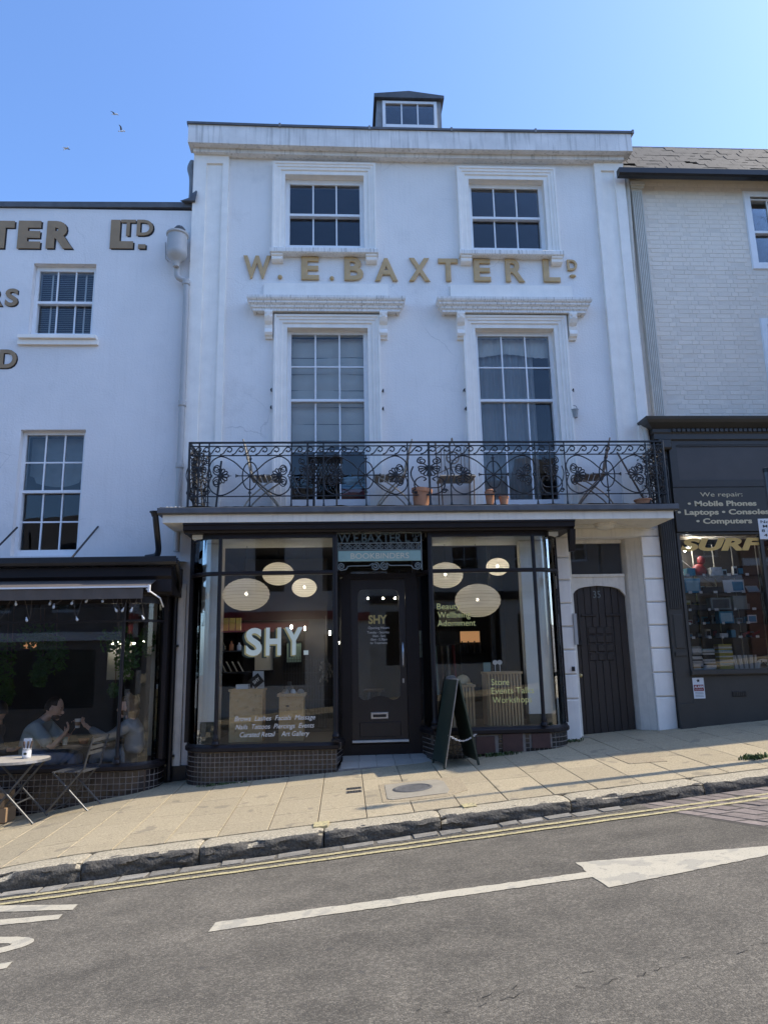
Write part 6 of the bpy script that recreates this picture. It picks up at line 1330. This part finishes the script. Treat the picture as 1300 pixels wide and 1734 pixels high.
# fairy lights on the awning
fl = thing('fairy_lights', 'string of small clear bulbs hanging along the cafe awning', 'string light', (0, 0, 0)); rfl_ = random.Random(6); cab = [(-4.5, -.96, 2.37)]
bulbs = []
for i in range(15):
    x = -4.35+i*.135+rfl_.uniform(-.06, .06); z = 2.36-rfl_.choice([.03, .08, .1, .14, .2, .30]); cab += [(x-.05, -.95, 2.36-rfl_.uniform(0, .05)), (x, -.95+rfl_.uniform(-.03, .1), z)]; bulbs.append((x, -.95, z))
obj('cable', MB().tube(smooth_pts(cab, 3), .003, 4), 'awning_fabric', fl)
bme = MB().lathe([(.007, .02), (.008, .0), (.015, -.014), (.016, -.028), (.010, -.04), (.001, -.043)], (0, 0, 0), 8).mesh('bulb', True)
for b in bulbs: obj('bulb', bme, 'silver_item', fl, loc=b, rot=(rfl_.uniform(-.5, .5), rfl_.uniform(-.6, .6), 0))

# ================================================================== ON THE PAVEMENT
# round bistro table
TX, TY = -3.83, -1.12; TG = gz(TX, TY)
bt = thing('bistro_table', 'round folding bistro table with a wooden top and steel legs', 'table', (TX, TY, TG))
obj('table_top', MB().lathe([(.001, .70), (.36, .70), (.368, .706), (.368, .722), (.36, .728), (.001, .728)], (0, 0, 0), 36, cap=False), 'weathered_wood', bt); obj('rim', MB().lathe([(.369, .698), (.376, .698), (.376, .726), (.369, .726)], (0, 0, 0), 36, cap=False), 'silver', bt)
for y in (-.20, .20):
    obj('leg', MB().tube([(-.30, y, .69), (.33, y, gz(TX+.33, TY+y)-TG+.01)], .013, 6), 'dull_steel', bt); obj('leg', MB().tube([(.28, y*.85, .69), (-.31, y*.85, gz(TX-.31, TY+y)-TG+.01)], .013, 6), 'dull_steel', bt)
for x, z in ((.12, .26), (-.12, .28), (.32, .04), (-.30, .0)): obj('stretcher', MB().tube([(x, -.20, z), (x, .20, z)], .010, 6), 'dull_steel', bt)
mt = thing('cutlery_tin', 'tin with cutlery and a folded menu card on the bistro table', 'tin', (TX+.13, TY-.02, TG+.729)); obj('tin', MB().lathe([(.045, 0), (.047, .004), (.045, .105), (.047, .11), (.043, .11)], (0, 0, 0), 18), 'silver_item', mt, smooth=True); obj('tin_label', MB().lathe([(.0472, .02), (.0472, .09)], (0, 0, 0), 18, cap=False), 'white_item', mt); obj('oval_mark', MB().ell((0, -.047, .055), (.020, .003, .014), 12, 8), 'green_board', mt)
obj('menu_card', MB().box(-.05, .04, .01, .016, .05, .22), 'white_item', mt)
for dx, a in ((-.02, -.15), (.0, .1), (.02, .3)): obj('cutlery', MB().tube([(dx, -.01, .03), (dx+a*.12, -.01, .19)], .006, 5, r2=.011), 'dark_wood', mt)
def bistro_chair(label, x, y, rz_):
    z = gz(x, y); t = thing('bistro_chair', label, 'chair', (x, y, z), rz_, 'folding bistro chairs')
    for s in (-1, 1):   # faces local -x
        yy = s*.19; obj('back_leg', MB().tube([(-.25, yy, .01), (.06, yy, .36), (.18, yy, .50), (.20, yy, .60), (.27, yy, .84)], .011, 6), 'dull_steel', t); obj('leg', MB().tube([(.26, yy*.9, .01), (-.20, yy*.9, .445)], .011, 6), 'dull_steel', t)
    for i in range(8): obj('seat_slat', MB().cbox(-.21+i*.05, -.175+i*.05, -.19, .19, .445+.002*(i % 2), .457+.002*(i % 2), .003), 'dull_steel', t)
    for zz, xx in ((.66, .217), (.72, .236), (.80, .258)): obj('back_slat', MB().box(xx-.004, xx+.006, -.19, .19, zz-.018, zz+.018), 'dull_steel', t)
    for xx, zz in ((-.23, .03), (.24, .03)): obj('stretcher', MB().tube([(xx, -.18, zz), (xx, .18, zz)], .008, 5), 'dull_steel', t)
bistro_chair('grey folding metal chair to the right of the bistro table', -3.16, -1.0, -.15)
bistro_chair('grey folding metal chair to the left of the bistro table at the frame edge', -4.50, -1.1, pi)
for i, (x, z, w) in enumerate(((-4.10, 0, .30), (-4.12, .17, .28))): obj('cardboard_box', MB().cbox(x-w/2, x+w/2, -.98, -.72, gz(x, -.85)+z+(.02 if i == 0 else .022), gz(x, -.85)+z+.185, .004), 'cardboard', label=('lower', 'upper')[i]+' cardboard box stacked under the bistro table by the cafe wall', cat='box', group='cardboard boxes')
# folding sign
ab = thing('folding_sign', 'dark green folding A-board with a chain outside the right shop window', 'sign', (1.345, -.90, .215), radians(8))
def slant(x0, z0, x1, z1, th, y0, y1):
    d = Vector((x1-x0, z1-z0)).normalized(); n = Vector((-d.y, d.x))*th
    return MB().polyx([(0, 0)], 0, 0) if False else MB().poly([(x0, z0), (x1, z1), (x1+n.x, z1+n.y), (x0+n.x, z0+n.y)], y0, y1)
zl = gz(1.13, -.9)-.215; zr = gz(1.57, -.9)-.215
obj('panel', slant(-.205, zl+.05, -.012, 1.0, .022, -.27, .27), 'green_board', ab); obj('panel', slant(.205, zr+.05, .012, 1.0, .022, -.27, .27).xf(Matrix.Identity(4)), 'green_board', ab)
for s, z in ((-1, zl), (1, zr)):
    for y in (-.27, .24): obj('leg', slant(s*.214, z+.0, s*.205, z+.05, .022 if s < 0 else .022, y, y+.03), 'green_board', ab)
obj('edge_trim', MB().tube([(-.215, -.275, zl+.02), (-.022, -.275, 1.0)], .006, 5), 'silver', ab); obj('hinge', MB().tube([(-.0, -.2, 1.005), (.0, .2, 1.005)], .012, 6), 'silver', ab)
chn = MB(); 
for i in range(16):
    t_ = i/15; x = -.15+.33*t_; z = .36-.07*sin(pi*t_)+.0; chn.tube([(x+.014*cos(a*pi/3), -.255+(.008*sin(a*pi/3) if i % 2 else 0), z+(0 if i % 2 else .008*sin(a*pi/3))) for a in range(6)], .0035, 4, closed=True)
obj('chain', chn, 'white_item', ab)
lt = letters('SHY', -.13, .13, 0, .13, depth=.002, bold=.04); d_ = Vector((.193, .95-zl)).normalized()
lt.xf(Matrix(((0, d_.y*1.0, d_.x, -.205+d_.x*.48-.024), (-1, 0, 0, 0), (0, -d_.x, d_.y, zl+.05+d_.y*.46), (0, 0, 0, 1)))); obj('sign_lettering', lt, 'mint', ab)
# street sign on its post, right edge
ps = thing('parking_sign', 'white no-loading plate on a grey post at the right edge', 'sign', (4.78, -2.45, gz(4.78, -2.45)))
obj('post', MB().tube([(0, 0, -.2), (0, 0, 3.1)], .038, 12), 'dull_steel', ps, smooth=True); obj('post_cap', MB().lathe([(.042, 3.06), (.042, 3.11), (.001, 3.125)], (0, 0, 0), 12), 'black_item', ps)
zg = gz(4.78, -2.45); plt = obj('plate', MB().cbox(-.205, .215, -.052, -.044, 2.70-zg, 2.93-zg, .002), 'white_item', ps)
for i, (s, x1) in enumerate((('No loading', .17), ('Mon - Sat', .13), ('8 - 10 am', .13), ('4 - 6 pm', .12))): lettering('plate_lettering', s, -.18+.02*(i % 2), x1, 2.88-zg-i*.050, .030, -.0525, 'black_item', plt, depth=.0006, bold=.012)
obj('clip', box(-.05, .05, -.043, -.039, 2.79-zg, 2.84-zg), 'silver', ps)
# weeds
def weeds(name, label, c, n, h, spread, seed):
    r = random.Random(seed); mb = MB()
    for i in range(n):
        x = c[0]+r.gauss(0, spread[0]); y = c[1]+r.gauss(0, spread[1]); z = gz(x, y); a = r.uniform(0, 6.28); L = h*r.uniform(.4, 1); w = .006*r.uniform(.7, 1.6); dx, dy = cos(a)*L*.6, sin(a)*L*.6; q = Vector((-sin(a), cos(a), 0))*w
        p0 = Vector((x, y, z)); p1 = Vector((x+dx*.5, y+dy*.5, z+L*.75)); p2 = Vector((x+dx, y+dy, z+L*.8))
        mb.add([tuple(p0-q), tuple(p0+q), tuple(p1+q), tuple(p1-q), tuple(p2)], [(0, 1, 2, 3), (3, 2, 4)])
    t = thing(name, label, 'plant', (0, 0, 0), 0, 'weeds growing in the pavement'); obj('blades', mb, 'weed', t, kind='stuff')
weeds('weed_tuft', 'grass tuft by the kerb at the right edge of the pavement', (4.30, -2.34), 120, .065, (.07, .04), 1); weeds('weed_tuft', 'weeds at the foot of the right shop window', (1.93, -.66), 110, .06, (.10, .025), 2); weeds('weed_tuft', 'weeds at the foot of the brown tiled left window', (-1.55, -.66), 110, .035, (.16, .02), 3); weeds('weed_tuft', 'weeds at the foot of the pier by the arched door', (3.02, -.22), 70, .05, (.06, .04), 4)

# ================================================================== REPAIR SHOP GOODS
G = 'goods in the repair shop window'
rk = thing('display_shelving', 'glass shelves on thin uprights in the repair shop window', 'shelf', (0, 0, 0))
for z in (2.585, 2.335, 2.085, 1.89, 1.69): obj('shelf', box(4.88, 7.4, .05, .55, z-.008, z), 'shelf_glass', rk)
for x in (4.95, 5.30, 5.62, 5.92, 6.3): obj('upright', MB().tube([(x, .5, 1.25), (x, .5, 3.1)], .008, 5), 'cream_strip', rk); 
obj('brace', MB().tube([(4.9, .3, 2.95), (5.55, .3, 2.40)], .005, 4), 'silver', rk)
def good(name, label, x0, x1, z0, z1, m, y0=.10, y1=.22, lean=0, face=None):
    t = thing(name, label, name.split('_')[-1], ((x0+x1)/2, y0, z0), 0, G); t.rotation_euler = (-lean, 0, 0); w = (x1-x0)/2; h = z1-z0
    obj('body', MB().cbox(-w, w, 0, y1-y0, 0, h, .004), m, t)
    if face: obj('printed_front', box(-w*.8, w*.8, -.0025, -.0005, h*.15, h*.85), face, t)
    return t
good('toy_box', 'blue boxed toy at the left of the upper glass shelf', 4.937, 5.171, 2.336, 2.548, 'blue_item', face='pale_blue_item'); good('price_sheet', 'white sheet standing on the upper glass shelf', 5.522, 5.659, 2.336, 2.523, 'white_item', y1=.11, lean=.12); good('game_box', 'white and blue boxed game on the upper glass shelf', 5.656, 5.865, 2.336, 2.529, 'white_item', face='blue_item', y0=.16); good('tablet', 'pale tablet lying tilted on the upper glass shelf', 5.88, 6.06, 2.336, 2.46, 'silver_item', y1=.115, lean=.6, face='pale_blue_item')
good('console_case', 'grey square case left of centre on the second glass shelf', 5.294, 5.60, 2.086, 2.263, 'grey_item', face='dull_steel'); good('console_box', 'grey box right of centre on the second glass shelf', 5.635, 5.843, 2.086, 2.287, 'grey_item', y1=.3); good('headset_box', 'pale blue boxed headset on the third glass shelf', 5.401, 5.613, 1.891, 2.067, 'blue_item', face='pale_blue_item'); good('small_frame', 'white framed device on the third glass shelf', 5.822, 5.956, 1.891, 2.008, 'white_item', y1=.12, face='blue_item'); good('boxed_camera', 'small silver device on the fourth glass shelf', 5.376, 5.502, 1.691, 1.752, 'silver_item'); good('blue_packet', 'narrow blue packet on the fourth glass shelf', 5.55, 5.617, 1.691, 1.794, 'blue_item'); good('silver_packet', 'shiny silver packet on the top glass shelf', 5.362, 5.534, 2.586, 2.715, 'silver_item', lean=.2); good('black_console', 'wide black console on the upper glass shelf', 5.20, 5.50, 2.336, 2.42, 'black_item', y1=.4); good('black_printer', 'black console on the second glass shelf', 4.98, 5.24, 2.086, 2.17, 'black_item', y1=.4); good('blue_box', 'small blue box at the left end of the top glass shelf', 5.0, 5.12, 2.586, 2.70, 'blue_item')
rt = thing('red_toy', 'dark red toy figure on the top glass shelf', 'toy', (5.25, .25, 2.586), 0, G); obj('body', MB().ell((0, 0, .09), (.11, .08, .10), 14, 10), 'red_item', rt, smooth=True); obj('head', MB().ell((.05, 0, .24), (.06, .055, .07), 12, 9), 'red_item', rt, smooth=True); obj('arm', MB().tube([(-.08, -.03, .12), (-.14, -.08, .05)], .025, 8, r2=.015), 'red_item', rt, smooth=True)
hl_ = thing('black_handset', 'black curved headset hanging at the left of the third glass shelf', 'headset', (5.22, .22, 1.891), 0, G); obj('band', MB().tube([(.10*cos(a), 0, .13+.10*sin(a)) for a in [pi*i/10 for i in range(11)]], .012, 6), 'black_item', hl_, smooth=True)
for s in (-1, 1): obj('ear_cup', MB().ell((s*.10, 0, .09), (.025, .04, .055), 10, 8), 'black_item', hl_, smooth=True)
for i, (x, m) in enumerate(((5.80, 'red_item'), (5.95, 'red_item'))):
    jc = thing('toy_blaster', ('left', 'right')[i]+' red plastic toy on the fourth glass shelf', 'toy', (x, .15, 1.691), 0, G); obj('barrel', MB().poly([(-.06, .05), (.05, .09), (.05, .06), (-.01, .035), (-.03, .0), (-.055, .0)], -.01, .02), m, jc)
ORD = ['lowest' if False else 'first', 'second', 'third', 'fourth', 'fifth', 'sixth', 'seventh', 'eighth', 'ninth', 'tenth', 'eleventh', 'twelfth', 'thirteenth', 'fourteenth', 'fifteenth', 'sixteenth', 'seventeenth']
for gi, (x0, x1, z0, n, nm) in enumerate(((4.92, 5.06, 1.25, 16, 'leftmost stack'), (5.07, 5.25, 1.25, 14, 'second stack'), (5.31, 5.51, 1.25, 17, 'third stack'))):
    r = random.Random(30+gi)
    for i in range(n):
        dx = r.uniform(-.006, .006); h = .0205; m = r.choice(['white_item', 'white_item', 'pale_blue_item', 'grey_item', 'black_item', 'silver_item'] if gi < 2 else ['sign_cream', 'yellow_item', 'white_item', 'white_item', 'pale_blue_item'])
        obj('game_case', MB().cbox(x0+dx, x1+dx, .05, .18, z0+i*h, z0+i*h+h-.002, .002), m, label=ORD[i]+' game case from the bottom of the '+nm+' in the repair shop window', cat='game case', group='game cases in the '+nm)
for i in range(13):
    x = 5.53+i*.024; obj('leaning_case', MB().hexa([(x, .05, 1.25), (x+.017, .05, 1.25), (x+.017, .18, 1.25), (x, .18, 1.25)], [(x-.03+.004*i, .05, 1.44), (x-.013+.004*i, .05, 1.44), (x-.013+.004*i, .18, 1.44), (x-.03+.004*i, .18, 1.44)]), ('white_item', 'white_item', 'grey_item')[i % 3], label=ORD[i]+' upright case from the left in the leaning row in the repair shop', cat='game case', group='leaning row of game cases')
gp = thing('game_controller', 'white game controller at the bottom right of the repair shop window', 'controller', (5.945, .06, 1.25), 0, G); obj('grips', MB().tube(smooth_pts([(-.085, 0, .0), (-.07, 0, .07), (-.03, 0, .10), (.03, 0, .10), (.07, 0, .07), (.085, 0, .0)], 4), .03, 8), 'white_item', gp, smooth=True)
for x, z in ((-.04, .10), (.03, .07), (.05, .10), (-.015, .075)): obj('thumbstick', MB().ell((x, -.03, z), (.011, .008, .011), 8, 6), 'black_item', gp)
rpl = random.Random(12)
for si, z in enumerate((2.586, 2.336, 2.086, 1.891, 1.691)):
    for i in range(5):
        x = 4.97+i*.215+rpl.uniform(-.07, .07); w = rpl.uniform(.016, .030)
        obj('price_tag', MB().cbox(x-w, x+w, .035, .04, z-.012, z+.022, .001), 'white_item', label=ORD[i]+' white price tag from the left on the '+('top', 'second', 'third', 'fourth', 'lowest')[si]+' glass shelf', cat='tag', group='price tags on the glass shelves')
CN = {'blue_item': 'blue', 'white_item': 'white', 'grey_item': 'grey', 'black_item': 'black', 'pale_blue_item': 'pale blue', 'yellow_item': 'yellow', 'silver_item': 'silver', 'red_item': 'red'}
for si, (z, hm) in enumerate(((2.586, .17), (2.336, .17), (2.086, .17), (1.891, .14), (1.691, .14))):
    for i in range(9):
        x = 4.95+i*.125+rpl.uniform(-.03, .03); w = rpl.uniform(.025, .055); h = hm*rpl.uniform(.4, 1); m = rpl.choice(['black_item', 'white_item', 'grey_item', 'silver_item', 'blue_item', 'white_item', 'black_item', 'pale_blue_item'])
        bx_ = obj('boxed_accessory', MB().cbox(x-w, x+w, .33, .38, z+.001, z+h, .003), m, label=ORD[i]+' small boxed item from the left at the back of the '+('top', 'second', 'third', 'fourth', 'lowest')[si]+' glass shelf', cat='box', group='small boxes at the back of the glass shelves')
        if h > .07: obj('box_print', box(x-w*.75, x+w*.75, .3275, .3295, z+h*.3, z+h*.8), rpl.choice(['white_item', 'black_item', 'blue_item', 'red_item', 'yellow_item', 'grey_item']), bx_)
tl = thing('tube_lamp', 'lit fluorescent tube behind the gold SURF letters', 'lamp', (0, 0, 0)); obj('tube', MB().tube([(4.98, .12, 2.99), (5.40, 1.1, 3.05)] if False else [(4.99, .10, 2.955), (5.28, .55, 3.06)], .014, 8), 'tube_light', tl); obj('fitting', MB().tube([(4.98, .11, 2.985), (5.28, .56, 3.09)], .018, 6), 'white_item', tl)

# ================================================================== GULLS
def gull(loc, rot, label, flap):
    t = thing('gull', label, 'bird', loc, 0, 'gulls in the sky'); t.rotation_euler = rot
    obj('body', MB().ell((0, 0, 0), (.30, .085, .085), 14, 10, lambda d: 1-.25*max(0, -d.x)).ell((.28, 0, .03), (.085, .06, .06), 10, 8).tube([(.35, 0, .03), (.42, 0, .015)], .018, 6, r2=.006), 'gull_white', t, smooth=True)
    obj('tail', MB().hexa([(-.24, -.05, -.005), (-.42, -.09, -.005), (-.42, .09, -.005), (-.24, .05, -.005)], [(-.24, -.05, .015), (-.42, -.09, .003), (-.42, .09, .003), (-.24, .05, .015)]), 'gull_white', t)
    for s in (-1, 1):
        def fn(u, v, s=s):
            sp = .06+.62*u; ch = .11*(1-u)**.6+.012; x = .08+.10*sin(u*2.2)-.16*u*u-2*ch*v; zz = flap*(sp*(.9-.5*u))
            return (x, s*sp, .03+zz+.012*sin(v*pi))
        obj('wing', MB().sheet(10, 4, fn).sheet(10, 4, lambda u, v: (lambda q: (q[0], q[1], q[2]-.014))(fn(u, v))), 'gull_white' if s*flap > 0 else 'gull_grey', t, smooth=True)
gull((-25.8, 62, 63.1), (.35, .2, -.35), 'topmost white gull gliding in the sky at the left', .25)
gull((-24.9, 62, 60.9), (.1, .1, -.2), 'gull with raised wings just below the topmost gull', 1.1)
gull((-30.9, 62, 58.5), (.5, -.2, -.4), 'lowest gull in the sky, farthest left', -.15)
